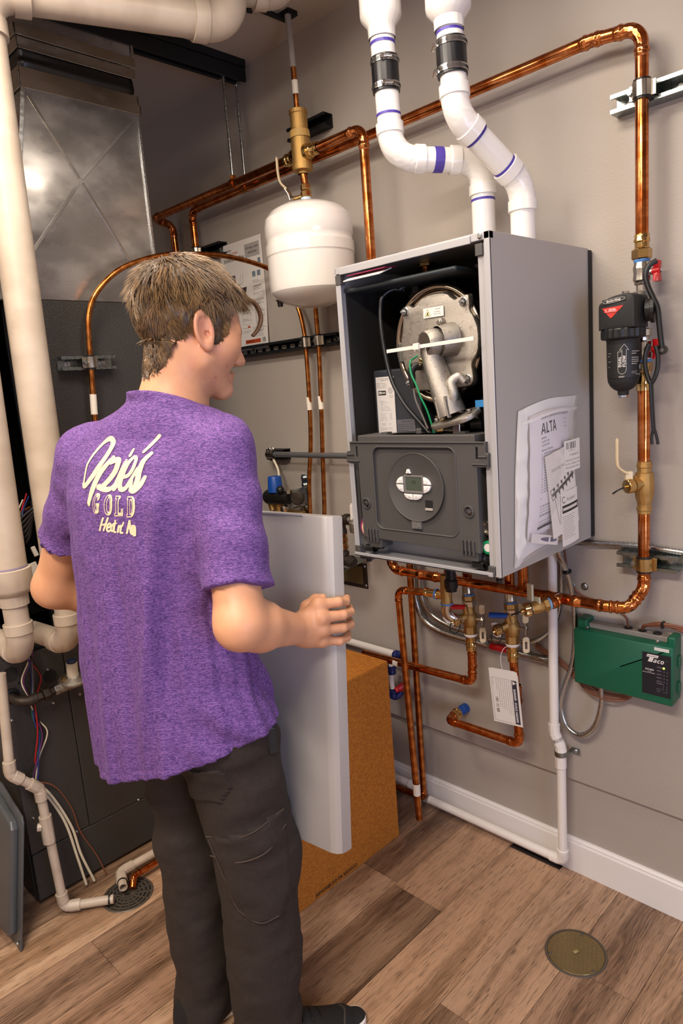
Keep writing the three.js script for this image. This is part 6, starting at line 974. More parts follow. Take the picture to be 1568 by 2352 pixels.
// ---------- furnace, plenum and ducts ----------
{
  const x = -2.065, z0 = 0.48, zs = 0.968, z1 = 1.155, yt = 1.825;
  const T = thing('furnace', 'tall dark grey furnace cabinet with its burner compartment open at the left', 'furnace', [-2.4, 0, 0.82]);
  part('side_panel', box(x - 0.02, 0.175, z0, x, yt, zs, 0.003), M.furnace, T);
  part('lower_panel', box(x - 0.02, 0.175, zs + 0.001, x - 0.002, 0.80, z1, 0.003), M.furnace, T);
  part('bottom_panel', box(x - 0.02, 0.012, z0, x - 0.001, 0.173, z1 - 0.06, 0.003), M.furnace, T);
  part('corner_post', box(x - 0.03, 0.012, z1 - 0.058, x - 0.006, 0.17, z1 - 0.002, 0.003), M.furnace, T); part('corner_post', box(x - 0.03, 0.8, z1 - 0.025, x - 0.004, yt, z1 - 0.001, 0.002), M.furnace, T);
  part('cabinet_back', [box(x - 0.70, 0.012, z0, x - 0.021, yt, z0 + 0.004, 0.001), box(x - 0.70, 0.012, z0, x - 0.695, yt, z1, 0.001), box(x - 0.70, yt - 0.004, z0, x - 0.001, yt, z1, 0.001), box(x - 0.70, 0.012, z1 - 0.004, x - 0.03, yt, z1, 0.001), box(x - 0.70, 0, z0 + 0.01, x - 0.03, 0.016, z1 - 0.01, 0.001)], M.furnace, T);
  part('compartment', [box(x - 0.42, 0.80, zs - 0.3, x - 0.40, yt - 0.01, z1 - 0.01, 0.001), box(x - 0.40, 0.80, zs + 0.001, x - 0.022, 0.804, z1 - 0.006, 0.001)], M.cavity, T, 'black inside of the compartment');
  part('inner_flange', [box(x - 0.03, 0.82, zs + 0.003, x - 0.006, yt - 0.01, zs + 0.012, 0.001), box(x - 0.10, 0.9, zs + 0.06, x - 0.095, 1.78, zs + 0.085, 0.001), box(x - 0.14, 1.20, zs + 0.03, x - 0.05, 1.215, z1 - 0.02, 0.002)], M.darkMetal, T);
  part('heat_exchanger', [box(x - 0.18, 1.22, zs + 0.02, x - 0.12, 1.75, z1 - 0.03, 0.006), lathe(V(x - 0.11, 1.66, 1.09), XP, [[0, 0.03], [0.03, 0.03], [0.034, 0.02], [0.036, 0]], 24), lathe(V(x - 0.11, 1.58, 1.10), XP, [[0, 0.026], [0.04, 0.026], [0.042, 0.012], [0.044, 0]], 24)], std(0x6a6a6c, 0.45, 0.7), T, 'grey metal burner parts');
  for (const [y, z] of [[0.618, 1.144], [0.782, 0.931], [0.733, 1.021], [0.620, 0.937], [0.624, 1.021], [0.29, 1.132], [0.178, 1.012], [0.178, 0.795], [0.178, 0.56], [0.87, 0.955]]) part('screw', lathe(V(x - 0.002, y, z), XP, [[0, 0.0052], [0.004, 0.0046], [0.006, 0.003], [0.006, 0]], 12), M.steel, T);
  for (const [y, z, r] of [[0.756, 1.128, 0.022], [0.711, 1.017, 0.020], [0.722, 1.105, 0.006]]) part('knockout', lathe(V(x - 0.003, y, z), XP, [[0.002, r], [0.0035, r], [0.003, r - 0.002], [0.0022, 0]], 24), M.cavity, T, 'dark round knockout');
  // plenum
  const P = thing('duct_plenum', 'galvanised sheet metal plenum with diagonal cross creases above the furnace', 'duct', [-2.3, yt, 0.7]);
  const face = [[0.482, yt + 0.001], [0.948, yt + 0.001], [0.838, 2.402], [0.482, 2.402]];
  const s = ext(face.map(([z, y]) => [-z, y]), 0.52, 0.0015); place(s, V(x - 0.52, 0, 0), V(0, 0, -1), UP);
  part('plenum_body', boxUV(crease(s, 25)), M.duct, P);
  const rib = (a, b, w = 0.011) => obox(a.clone().lerp(b, 0.5), a.distanceTo(b), w, 0.0022, b.clone().sub(a), V(0, 0.3, 1), 0.0009);
  const ribBetween = (z0, y0, z1, y1) => { const a = V(x + 0.0008, y0, z0), b = V(x + 0.0008, y1, z1), d = b.clone().sub(a).normalize(), up = XP.clone().cross(d); return obox(a.clone().lerp(b, 0.5), a.distanceTo(b), 0.010, 0.003, d, up, 0.0012); };
  part('crease', [ribBetween(0.826, 2.383, 0.706, 2.181), ribBetween(0.698, 2.168, 0.506, 1.84)], M.ductTrim, P, 'raised diagonal crease');
  part('crease', [ribBetween(0.503, 2.378, 0.698, 2.181), ribBetween(0.708, 2.168, 0.925, 1.90)], M.duct, P, 'raised diagonal crease');
  part('corner_seam', obox(V(x + 0.003, 2.113, 0.892), 0.004, 0.587, 0.012, XP, V(0, 0.577, -0.11), 0.001), M.steel, P); part('corner_seam', box(x - 0.002, yt, 0.478, x + 0.004, 2.40, 0.487, 0.001), M.steel, P);
  const flange = (y0, y1, o, name) => part(name, [box(x + o - 0.004, y0, 0.474 - o, x + o, y1, 0.842 + o, 0.001), box(x - 0.5, y0, 0.838 + o, x + o, y1, 0.842 + o, 0.001), box(x - 0.5, y0, 0.474 - o, x + o, y1, 0.478 - o, 0.001)], M.ductTrim, P);
  flange(2.400, 2.430, 0.004, 'lower_flange'); flange(2.430, 2.456, 0.001, 'flange_lip');
  const U = thing('duct_upper', 'upper sheet metal duct rising to the ceiling above the black connector', 'duct', [-2.3, 2.5, 0.66]);
  part('duct_body', boxUV(box(x - 0.5, 2.54, 0.480, x - 0.002, CEIL, 0.832, 0.002)), M.duct, U);
  const uf = (y0, y1, o) => part('flange', [box(x + o - 0.004, y0, 0.474 - o, x + o, y1, 0.836 + o, 0.001), box(x - 0.5, y0, 0.832 + o, x + o, y1, 0.836 + o, 0.001)], M.ductTrim, U);
  uf(2.503, 2.533, 0.001); uf(2.536, 2.566, 0.003); part('corner_strip', box(x - 0.001, 2.566, 0.472, x + 0.004, CEIL, 0.480, 0.001), M.steel, U);
  // flexible connector, creased black cloth
  const F = thing('flex_connector', 'black flexible cloth connector sagging between the two metal ducts', 'connector', [-2.3, 2.455, 0.66]);
  const n = 60, m = 14, pos = [], idx = []; const per = [[x - 0.5, 0.482], [x - 0.004, 0.482], [x - 0.004, 0.834], [x - 0.5, 0.834]], L = [0.496, 0.352, 0.496], tot = 1.344;
  for (let j = 0; j <= m; j++) for (let i = 0; i <= n; i++) { let d = i / n * tot, k = 0; while (k < 2 && d > L[k]) { d -= L[k]; k++; } const t = Math.min(1, d / L[k]), px = lerp(per[k][0], per[k + 1][0], t), pz = lerp(per[k][1], per[k + 1][1], t), v = j / m, b = Math.sin(v * Math.PI), off = b * (0.004 + 0.010 * noise3(i * 0.22, v * 3, 1, 3)) - 0.003; const nx = k === 1 ? 1 : 0, nz = k === 0 ? -1 : k === 2 ? 1 : 0; pos.push(px + nx * off, lerp(2.452, 2.507, v), pz + nz * off); }
  for (let j = 0; j < m; j++) for (let i = 0; i < n; i++) { const q = j * (n + 1) + i; idx.push(q, q + n + 1, q + 1, q + 1, q + n + 1, q + n + 2); }
  const fg = new THREE.BufferGeometry(); fg.setAttribute('position', new THREE.Float32BufferAttribute(pos, 3)); fg.setIndex(idx); fg.computeVertexNormals(); fg.setAttribute('uv', new THREE.Float32BufferAttribute(new Float32Array(pos.length / 3 * 2), 2)); const fm = std(0x14100e, 0.4); fm.side = THREE.DoubleSide; part('cloth', fg.toNonIndexed(), fm, F);
}
{ // strut on the furnace panel clamping the gas tube
  const T = thing('channel_strut', 'short galvanised strut on the dark furnace panel clamping the gas tube', 'strut', [-2.065, 1.64, 0.77]);
  const h = 0.0205, d = 0.034, t = 0.0026, l = 0.009;
  const prof = [[0, -h], [d, -h], [d, -h + l], [d - t, -h + l], [d - t, -h + t], [t, -h + t], [t, h - t], [d - t, h - t], [d - t, h - l], [d, h - l], [d, h], [0, h]];
  const g = ext(prof, 0.172, 0.0003, { bs: 1 }); place(g, V(-2.0645, 1.640, 0.682), XP, UP);
  part('channel', boxUV(crease(g, 30)), M.zinc, T);
  for (const z of [0.715, 0.822]) part('washer', lathe(V(-2.062, 1.640, z), XP, [[0, 0.013], [0.002, 0.013], [0.003, 0.006], [0.006, 0.006], [0.006, 0]], 20), M.steel, T);
  clampOn(T, V(-2.0195, 1.640, 0.771), 0.0086, UP, XP);
}
{ // intake and exhaust pipes into the furnace
  const o = { mat: M.pvcOld, so: 0.052, body: 0.0475, R: 0.07, sl: 0.04 };
  let T = thing('vent_pipe', 'wide white plastic pipe from the ceiling run down to the furnace behind the left arm', 'pipe', [-1.82, 1.0, 1.035]);
  run(T, [[-1.820, 1.06, 1.035], [-1.830, 2.50, 1.01], [-1.62, 2.50, 0.43], [-1.62, CEIL, 0.43]], 0.0445, o);
  part('reducer', lathe(V(-1.820, 1.105, 1.035), DN, [[0, 0.045], [0.001, 0.0525], [0.050, 0.0525], [0.056, 0.050], [0.066, 0.040], [0.068, 0.0365], [0.098, 0.0355], [0.1, 0.031]], 40), M.pvcOld, T);
  run(T, [[-1.820, 1.02, 1.035], [-1.820, 0.875, 1.035], [-2.06, 0.868, 1.05]], 0.0302, { mat: M.pvcOld, so: 0.0362, body: 0.0335, R: 0.062, sl: 0.028 });
  T = thing('vent_pipe', 'wide white plastic pipe at the left picture edge ending in an elbow at the furnace', 'pipe', [-1.83, 1.0, 1.16]);
  run(T, [[-1.83, 1.09, 1.160], [-1.84, CEIL, 1.125]], 0.0445, o);
  part('reducer', lathe(V(-1.83, 1.118, 1.159), DN, [[0, 0.045], [0.001, 0.0525], [0.052, 0.0525], [0.058, 0.050], [0.068, 0.040], [0.070, 0.0365], [0.098, 0.0355], [0.1, 0.031]], 40), M.pvcOld, T);
  part('primer_band', lathe(V(-1.83, 1.1195, 1.159), UP, [[0, 0.0447], [0, 0.0451], [0.004, 0.0451], [0.004, 0.0447]], 36), std(0x8b80a0, 0.5), T, 'faint purple primer band');
  run(T, [[-1.83, 1.03, 1.160], [-1.83, 0.885, 1.160], [-2.06, 0.872, 1.145]], 0.0302, { mat: M.pvcOld, so: 0.0362, body: 0.0335, R: 0.062, sl: 0.028 });
  T = thing('vent_pipe', 'upper white plastic pipe crossing under the ceiling at the top edge', 'pipe', [-1.7, 2.58, 0.55]);
  run(T, [[-1.98, 2.612, 1.12], [-1.575, 2.612, 0.27], [-1.575, CEIL + 0.01, 0.27]], 0.0445, { ...o, R: 0.05, sl: 0.036 });
}
{ // wiring in front of the furnace opening
  const T = thing('wire_harness', 'bundle of coloured furnace wires with white plugs hanging between the white pipes', 'wires', [-2.0, 0.9, 1.05]);
  const strand = (m, k, pts) => part('wire', wire(pts.map(([y, z, x], i) => [(x ?? -2.035) + 0.010 * noise3(i, k * 3.1, 0.5, 2), y, z + 0.014 * noise3(i * 0.9, k * 2.3, 3.5, 4)]), 0.0023, 70, 7), m, T);
  const cols = [M.redWire, M.blueWire, M.whiteWire, M.black, M.tealWire, M.orangeWire, M.purpleWire, M.greyWire, M.black, M.whiteWire, M.black, M.black];
  cols.forEach((m, k) => strand(m, k, [[1.27 - k * 0.008, 1.000 - k * 0.002, -2.09], [1.22, 1.035, -2.05], [1.15, 1.045, -2.03], [1.05, 1.060, -2.02], [0.96, 1.088, -2.005], [0.88, 1.096, -2.005], [0.84, 1.090, -2.015]]));
  [M.redWire, M.blueWire, M.whiteWire, M.black, M.greyWire, M.purpleWire].forEach((m, k) => strand(m, k + 20, [[0.85, 1.090, -2.015], [0.80, 1.082 - k * 0.003, -2.035], [0.73, 1.078 + (k % 3 - 1) * 0.02, -2.04], [0.66, 1.088, -2.045], [0.655, 1.089, -2.05]]));
  [M.redWire, M.blueWire, M.whiteWire, M.tealWire, M.purpleWire, M.black].forEach((m, k) => strand(m, k + 30, [[0.655, 1.088, -2.045], [0.60, 1.084 - (k === 2 ? 0.012 : 0), -2.045], [0.55, 1.086 - (k === 2 ? 0.03 : k * 0.003), -2.045], [0.48, 1.100, -2.045], [0.42, 1.110 + k * 0.004, -2.045], [0.38, 1.120, -2.05]]));
  for (let k = 0; k < 6; k++) part('black_loom', wire([[-2.08, 1.245 - k * 0.006, 0.985], [-2.03, 1.235 - k * 0.010, 1.00 + k * 0.003], [-2.03, 1.215 - k * 0.014, 1.03], [-2.06, 1.18 - k * 0.012, 1.06]], 0.0045, 20, 8), M.black, T);
  for (const [y, z, sx, sy, sz] of [[1.058, 1.033, 0.028, 0.040, 0.026], [1.11, 1.022, 0.014, 0.030, 0.012], [0.974, 1.090, 0.014, 0.026, 0.014], [0.905, 1.092, 0.016, 0.028, 0.020], [0.862, 1.094, 0.014, 0.03, 0.016]]) part('plug', obox(V(-2.015, y, z), sx, sy, sz, V(1, 0.3, 0.2), V(-0.2, 1, 0.2), 0.002), phys(0xd8d2c8, 0.35, 0), T, 'white wiring plug');
  const W2 = thing('cable_bundle', 'two white cables hanging in front of the furnace down to the floor', 'cable', [-2.03, 0.02, 1.03]);
  part('cable', wire([[-2.045, 0.40, 1.112], [-2.035, 0.345, 1.087], [-2.03, 0.248, 1.055], [-2.03, 0.118, 1.036], [-2.03, 0.012, 1.022]], 0.0042, 50), M.whiteWire, W2); part('cable', wire([[-2.045, 0.41, 1.112], [-2.03, 0.361, 1.085], [-2.03, 0.224, 1.038], [-2.03, 0.124, 1.024], [-2.028, 0.01, 0.996]], 0.0042, 50), M.whiteWire, W2);
  const W3 = thing('thin_wire', 'single thin brown wire hanging beside the white cables', 'wire', [-2.04, 0.02, 0.98]);
  part('wire', wire([[-2.045, 0.41, 1.11], [-2.04, 0.38, 1.07], [-2.045, 0.28, 1.025], [-2.045, 0.19, 1.01], [-2.04, 0.07, 0.968], [-2.03, 0.006, 0.955]], 0.0022, 50), M.brownWire, W3);
}
{ // gas regulator on the furnace front
  const T = thing('gas_regulator', 'round metal gas regulator with black iron elbow on the furnace front', 'regulator', [-2.0, 0.69, 1.02]);
  part('iron_elbow', sweep(curve([[-2.075, 0.690, 1.134], [-2.045, 0.688, 1.134], [-2.022, 0.684, 1.126], [-2.012, 0.681, 1.105], [-2.010, 0.681, 1.085]], 24), (t) => 0.0135 + 0.0028 * (t > 0.78 || t < 0.1 ? 1 : 0), 20), M.iron, T);
  part('rubber_grommet', lathe(V(-2.068, 0.690, 1.134), XP, [[0, 0.024], [0.006, 0.022], [0.008, 0.015]], 24), M.black, T);
  part('union', [hex(V(-2.010, 0.681, 1.085), V(-2.010, 0.682, 1.068), 0.015), hex(V(-2.010, 0.682, 1.066), V(-2.010, 0.684, 1.046), 0.021), hex(V(-2.010, 0.684, 1.045), V(-2.010, 0.685, 1.030), 0.014)], M.iron, T);
  part('nut', hex(V(-2.010, 0.685, 1.032), V(-2.010, 0.686, 1.016), 0.0165), M.steel, T);
  part('body', lathe(V(-2.010, 0.686, 1.018), V(0, 0.01, -1), [[0, 0.013], [0.005, 0.017], [0.09, 0.017], [0.095, 0.014], [0.104, 0.014]], 22), M.castAlu, T);
  part('diaphragm_case', lathe(V(-2.010, 0.694, 0.972), V(0.15, 1, 0), [[-0.012, 0.020], [-0.004, 0.040], [0.000, 0.043], [0.006, 0.043], [0.010, 0.038], [0.016, 0.020], [0.022, 0.016], [0.024, 0]], 40), M.castAlu, T);
  part('spring_tower', lathe(V(-2.007, 0.712, 0.972), V(0.15, 1, 0), [[0, 0.017], [0.004, 0.0155], [0.042, 0.0155], [0.043, 0.014]], 26), printMat(256, 96, (k, w, h) => { k.fillStyle = '#d9d0bd'; k.fillRect(0, 0, w, h); k.fillStyle = '#5a5346'; for (let j = 0; j < 6; j++) k.fillRect(0, 8 + j * 15, w, 4); }), T, 'striped paper label round the tower');
  part('tower_cap', lathe(V(-2.0008, 0.754, 0.972), V(0.15, 1, 0), [[0, 0.0145], [0.008, 0.0145], [0.010, 0.011], [0.010, 0]], 22), std(0x1f2a4a, 0.5), T, 'dark blue cap');
  part('vent_plug', hex(V(-2.006, 0.706, 1.002), V(-2.004, 0.718, 1.002), 0.007), M.brass, T);
  part('outlet_nut', hex(V(-2.010, 0.685, 0.915), V(-2.010, 0.684, 0.898), 0.0165), M.steel, T);
  part('outlet_pipe', cyl(V(-2.010, 0.684, 0.898), V(-2.012, 0.68, 0.80), 0.0105, 18), M.iron, T);
}
{ // furnace condensate drain pipe
  const o = { mat: M.pvcOld, so: 0.0172, body: 0.0162, R: 0.02, sl: 0.03 };
  let T = thing('drain_pipe', 'white plastic condensate pipe stepping down the furnace corner to the floor drain', 'pipe', [-1.975, 0.03, 1.12]);
  run(T, [[-1.976, 0.80, 1.178], [-1.975, 0.505, 1.200], [-1.975, 0.425, 1.130], [-1.973, 0.024, 1.117], [-1.886, 0.021, 1.000]], 0.0134, o);
  part('tee', lathe(V(-1.9745, 0.335, 1.1275), DN, [[0, 0.0136], [0, 0.0178], [0.085, 0.0178], [0.085, 0.0136]], 26), M.pvcOld, T); part('tee_branch', lathe(V(-1.975, 0.305, 1.14), V(-0.5, 0.1, 0.8), [[0, 0.012], [0.012, 0.012], [0.012, 0]], 20), M.pvcOld, T);
  part('cable_tie', lathe(V(-1.8945, 0.0212, 1.0115), V(0.6, 0, -0.8), [[0, 0.0137], [0, 0.0158], [0.005, 0.0158], [0.005, 0.0137]], 24), M.black, T);
  T = thing('drain_pipe', 'white plastic pipe with open hooked end above the round floor drain', 'pipe', [-1.96, 0.04, 0.9]);
  run(T, [[-1.950, 0.036, 0.26], [-1.966, 0.034, 0.935], [-1.912, 0.032, 0.956]], 0.0134, { ...o, skip: [1] });
  part('open_end', lathe(V(-1.937, 0.033, 0.946), V(0.92, -0.03, 0.36), [[0, 0.0165], [0.016, 0.0165], [0.017, 0.0134], [0.044, 0.0134], [0.044, 0.0105], [0.01, 0.0105], [0.01, 0]], 28), M.pvcOld, T); part('cable_tie', lathe(V(-1.921, 0.0325, 0.952), V(0.92, -0.03, 0.36), [[0, 0.0137], [0, 0.0156], [0.004, 0.0156], [0.004, 0.0137]], 24), M.black, T);
  T = thing('copper_drain', 'short copper pipe with elbow pointing into the round floor drain', 'pipe', [-1.92, 0.03, 0.9]);
  run(T, [[-1.928, 0.035, 0.50], [-1.917, 0.033, 0.915], [-1.893, 0.014, 0.935]], 0.0111, { mat: M.copper, press: true, R: 0.018, sl: 0.014 });
}
{ // slotted floor drain
  const T = thing('floor_drain', 'round slotted floor drain grate at the furnace foot', 'drain', [-1.896, 0, 0.95]);
  const c = V(-1.896, 0, 0.95), R = 0.078; part('rim', lathe(c, UP, [[0.0002, R - 0.008], [0.003, R - 0.007], [0.003, R - 0.002], [0.001, R]], 56), M.drain, T);
  part('sump', lathe(c, UP, [[0.0004, 0], [0.0004, R - 0.008]], 40), M.cavity, T, 'dark opening below the grate');
  const bars = []; for (const r of [0.010, 0.023, 0.036, 0.049, 0.062]) bars.push(lathe(c, UP, [[0.0005, r - 0.0028], [0.0030, r - 0.0024], [0.0030, r + 0.0024], [0.0005, r + 0.0028]], 48));
  for (let i = 0; i < 14; i++) { const a = i / 14 * Math.PI * 2; bars.push(obox(c.clone().add(V(Math.cos(a) * 0.041, 0.0018, Math.sin(a) * 0.041)), 0.064, 0.0024, 0.005, V(Math.cos(a), 0, Math.sin(a)), UP, 0.0005)); }
  part('grate', bars, M.drain, T);
}
{ // cleanout cover
  const T = thing('cleanout_cover', 'round brass floor cleanout cover with raised diamond tread', 'cover', [-0.746, 0, 0.279]);
  const c = V(-0.746, 0, 0.279), R = 0.079; part('ring', lathe(c, UP, [[0.0002, R - 0.006], [0.0025, R - 0.006], [0.0025, R - 0.001], [0.0005, R]], 64), M.drain, T); part('plate', lathe(c, UP, [[0.0022, 0], [0.0022, R - 0.008], [0.0004, R - 0.0065]], 64), M.brassPlate, T);
  const pad = []; const dx = 0.0155, dz = 0.0098; for (let i = -6; i <= 6; i++) for (let j = -8; j <= 8; j++) { const x = i * dx + (j & 1 ? dx / 2 : 0), z = j * dz * 0.8; if (Math.hypot(x, z) > R - 0.016 || Math.hypot(x, z * 0.8) < 0.012) continue; const g = new THREE.ConeGeometry(0.0062, 0.0016, 4, 1); g.scale(1.05, 1, 0.52); g.rotateY(-0.35); const q = V(x, 0, z).applyAxisAngle(UP, -0.35); g.translate(c.x + q.x, 0.0029, c.z + q.z); pad.push(g); }
  part('tread', pad, M.brassPlate, T, 'raised diamond tread').userData.kind = 'stuff';
  const q = quad(V(0, 0, 0), XP, UP, 0.016, 0.010); q.translate(-0.008, -0.005, 0); q.rotateX(-Math.PI / 2); q.rotateY(-1.9); q.translate(c.x, 0.0026, c.z); part('letters', q, printMat(128, 80, (k, w, h) => { k.fillStyle = '#8a774f'; k.fillRect(0, 0, w, h); k.strokeStyle = '#5e5034'; k.fillStyle = '#b5a274'; k.font = 'bold 60px sans-serif'; k.fillText('CO', 20, 62); }), T, 'cast letters CO');
  for (const a of [0.4, 2.4, 4.5]) part('screw', lathe(c.clone().add(V(Math.cos(a) * 0.066, 0.0022, Math.sin(a) * 0.066)), UP, [[0, 0.005], [0.001, 0.0045], [0.0005, 0.002], [0.0005, 0]], 14), M.drain, T);
}
{ // furnace door leaning at the left
  const T = thing('furnace_door', 'dark grey furnace door panel standing on the floor at the left edge', 'door panel', [-2.2, 0, 1.26]);
  const o = V(-1.926, 0.001, 1.262), ex = XP, ey = V(0, 1, -0.17).normalize();
  const s = new THREE.Shape([[-0.55, 0], [0, 0], [0, 0.375], [-0.010, 0.392], [-0.17, 0.43], [-0.55, 0.43]].map((q) => new THREE.Vector2(...q)));
  const back = ext(s, 0.006, 0.0015); place(back, o, ex, ey); part('flange', crease(back, 30), M.furnaceDoor, T);
  const s2 = new THREE.Shape([[-0.54, 0.03], [-0.040, 0.03], [-0.026, 0.045], [-0.026, 0.352], [-0.040, 0.372], [-0.16, 0.40], [-0.54, 0.40]].map((q) => new THREE.Vector2(...q)));
  const pan = ext(s2, 0.024, 0.008, { bs: 4 }); pan.translate(0, 0, 0.004); place(pan, o, ex, ey); part('raised_panel', crease(pan, 25), M.furnaceDoor, T);
  part('screw', lathe(o.clone().add(V(-0.016, 0.018, 0.004)), ZP, [[0, 0.006], [0.004, 0.005], [0.006, 0.003], [0.006, 0]], 14), M.steel, T);
}
// ---------- the person ----------
{
  const T = thing('person', 'person in a purple t-shirt and dark work trousers holding a grey panel, seen from behind', 'person', [-1.25, 0, 1.0]);
  const A3 = (v) => [v.x, v.y, v.z];
  // joints (world metres)
  const J = { sR: V(-1.090, 1.405, 0.985), eR: V(-0.990, 1.100, 1.055), wR: V(-1.040, 1.020, 0.866), sL: V(-1.410, 1.405, 1.095), eL: V(-1.575, 1.105, 1.150), wL: V(-1.520, 1.000, 0.895) };
  // head frame
  const yaw = 0.17, pit = -0.20, fd0 = V(Math.sin(yaw), 0, -Math.cos(yaw)), rt = V(Math.cos(yaw), 0, Math.sin(yaw));
  const fd = fd0.clone().multiplyScalar(Math.cos(pit)).add(V(0, Math.sin(pit), 0)), up = rt.clone().cross(fd), Hc = V(-1.190, 1.634, 0.953), S = 0.99;
  const toHead = (x, y, z) => { const q = [x - Hc.x, y - Hc.y, z - Hc.z]; return [(q[0] * rt.x + q[1] * rt.y + q[2] * rt.z) / S, (q[0] * up.x + q[1] * up.y + q[2] * up.z) / S, (q[0] * fd.x + q[1] * fd.y + q[2] * fd.z) / S]; };
  const fromHead = (a, b, c) => Hc.clone().addScaledVector(rt, a * S).addScaledVector(up, b * S).addScaledVector(fd, c * S);
  const skull = (x, y, z) => { let d = ell(x, y - 0.036, z + 0.014, 0.0765, 0.086, 0.100); d = smin(d, ell(x, y + 0.012, z - 0.026, 0.064, 0.080, 0.066), 0.04); return d; };
  const headLocal = (x, y, z) => {
    const ax = Math.abs(x); let d = skull(x, y, z);
    d = smin(d, cone([ax, y, z], [0.052, -0.055, 0.002], [0.010, -0.100, 0.066], 0.022, 0.020), 0.03);       // jaw line
    d = smin(d, Math.hypot(x, y + 0.100, z - 0.076) - 0.017, 0.018);                                        // chin
    d = smin(d, Math.hypot(ax - 0.043, y + 0.022, z - 0.050) - 0.026, 0.035);                                 // cheek
    d = smin(d, cone([ax, y, z], [0.010, 0.014, 0.086], [0.045, 0.016, 0.070], 0.012, 0.009), 0.014);        // brow
    const sock = Math.hypot(ax - 0.033, (y + 0.006) * 1.25, z - 0.100) - 0.014; d = -smin(-d, sock, 0.014);
    d = smin(d, cone([x, y, z], [0, 0.008, 0.086], [0, -0.036, 0.108], 0.008, 0.0115), 0.012);               // nose
    d = smin(d, Math.hypot(ax - 0.012, y + 0.041, z - 0.097) - 0.0085, 0.008);
    d = Math.max(d, -(Math.hypot(ax - 0.006, y + 0.051, z - 0.101) - 0.0035));
    d = smin(d, cone([ax, y, z], [0, -0.066, 0.0915], [0.019, -0.072, 0.076], 0.0065, 0.003), 0.008);        // lips
    d = smin(d, cone([ax, y, z], [0, -0.078, 0.0895], [0.018, -0.076, 0.076], 0.0072, 0.003), 0.008);
    d = Math.min(d, Math.hypot(ax - 0.032, y + 0.006, z - 0.0805) - 0.0115);                                 // eyeballs
    d = smin(d, cone([ax, y, z], [0.020, 0.004, 0.090], [0.044, 0.002, 0.080], 0.004, 0.004), 0.004);        // upper lid
    // ear: rim, bowl and lobe
    const ex = ax - 0.076 - (z < -0.01 ? (-z - 0.01) * 0.22 : 0), ey = y + 0.002, ez = z + 0.014 + ey * 0.22, rr = Math.hypot(ey / 1.62, ez);
    const ring = Math.hypot(rr - 0.0175, ex - 0.006) - 0.0048, disc = Math.max(rr - 0.0185, Math.abs(ex - 0.001) - 0.004), lobe = Math.hypot(ex - 0.003, ey + 0.029, ez - 0.006) - 0.009, tragus = Math.hypot(ex - 0.002, ey + 0.004, ez - 0.015) - 0.0065;
    let ear = smin(smin(smin(ring, disc, 0.005), lobe, 0.008), tragus, 0.004); ear = smin(ear, Math.hypot((rr - 0.010) * 1.0, ex - 0.004) - 0.0028, 0.003); ear = Math.max(ear, -(Math.hypot(ex - 0.006, ey + 0.006, ez - 0.007) - 0.0055));
    return smin(d, ear, 0.006);
  };
  const neckSDF = (x, y, z) => smin(cone([x, y, z], A3(fromHead(0, -0.045, -0.028)), [-1.215, 1.49, 1.005], 0.059, 0.064), cone([x, y, z], [-1.213, 1.49, 1.003], [-1.235, 1.40, 1.025], 0.064, 0.060), 0.03);
  const headSDF = (x, y, z) => { const q = toHead(x, y, z); return smin(headLocal(...q) * S, neckSDF(x, y, z), 0.022); };
  const armR = (x, y, z) => { const p = [x, y, z]; let d = cone(p, A3(J.sR), A3(J.eR), 0.056, 0.043); const m = J.eR.clone().lerp(J.wR, 0.28); d = smin(d, cone(p, A3(J.eR), A3(m), 0.043, 0.0465), 0.03); d = smin(d, cone(p, A3(m), A3(J.wR), 0.0455, 0.0285), 0.02); return d; };
  const armL = (x, y, z) => { const p = [x, y, z]; let d = cone(p, A3(J.sL), A3(J.eL), 0.056, 0.044); const m = J.eL.clone().lerp(J.wL, 0.28); d = smin(d, cone(p, A3(J.eL), A3(m), 0.044, 0.047), 0.03); return smin(d, cone(p, A3(m), A3(J.wL), 0.046, 0.029), 0.02); };
  // right hand: palm over the panel's front edge, fingers wrapped behind it
  const mcp = [[-1.018, 1.070, 0.836], [-1.006, 1.046, 0.842], [-1.009, 1.019, 0.840], [-1.021, 0.992, 0.834]];
  const pip = [[-0.999, 1.068, 0.797], [-0.992, 1.040, 0.793], [-0.995, 1.011, 0.793], [-1.005, 0.980, 0.797]];
  const dip = [[-1.006, 1.060, 0.768], [-1.003, 1.035, 0.760], [-1.004, 1.007, 0.761], [-1.009, 0.978, 0.769]];
  const tip = [[-1.022, 1.059, 0.748], [-1.026, 1.035, 0.739], [-1.028, 1.007, 0.740], [-1.026, 0.979, 0.748]];
  const rad = [[0.0120, 0.0102, 0.0090, 0.0080], [0.0125, 0.0106, 0.0092, 0.0082], [0.0120, 0.0100, 0.0088, 0.0078], [0.0112, 0.0090, 0.0080, 0.0070]];
  const handR = (x, y, z) => {
    const p = [x, y, z], w = A3(J.wR); let d = 1;
    for (let i = 0; i < 4; i++) d = smin(d, cone(p, [w[0] + 0.002, w[1] + 0.014 - i * 0.010, w[2] - 0.006], mcp[i], 0.021, 0.0155), 0.018);   // palm rays
    d = smin(d, cone(p, [w[0], w[1] - 0.020, w[2] - 0.02], [-1.03, 0.985, 0.822], 0.019, 0.015), 0.014);
    for (let i = 0; i < 4; i++) d = smin(d, Math.hypot(x - mcp[i][0], y - mcp[i][1], z - mcp[i][2] - 0.003) - 0.0128, 0.008);               // knuckles
    let f = 1; for (let i = 0; i < 4; i++) { const r = rad[i]; let g = cone(p, mcp[i], pip[i], r[0], r[1]); g = smin(g, cone(p, pip[i], dip[i], r[1], r[2]), 0.004); g = smin(g, cone(p, dip[i], tip[i], r[2], r[3]), 0.004); f = smin(f, g, 0.0022); }
    d = smin(d, f, 0.008);
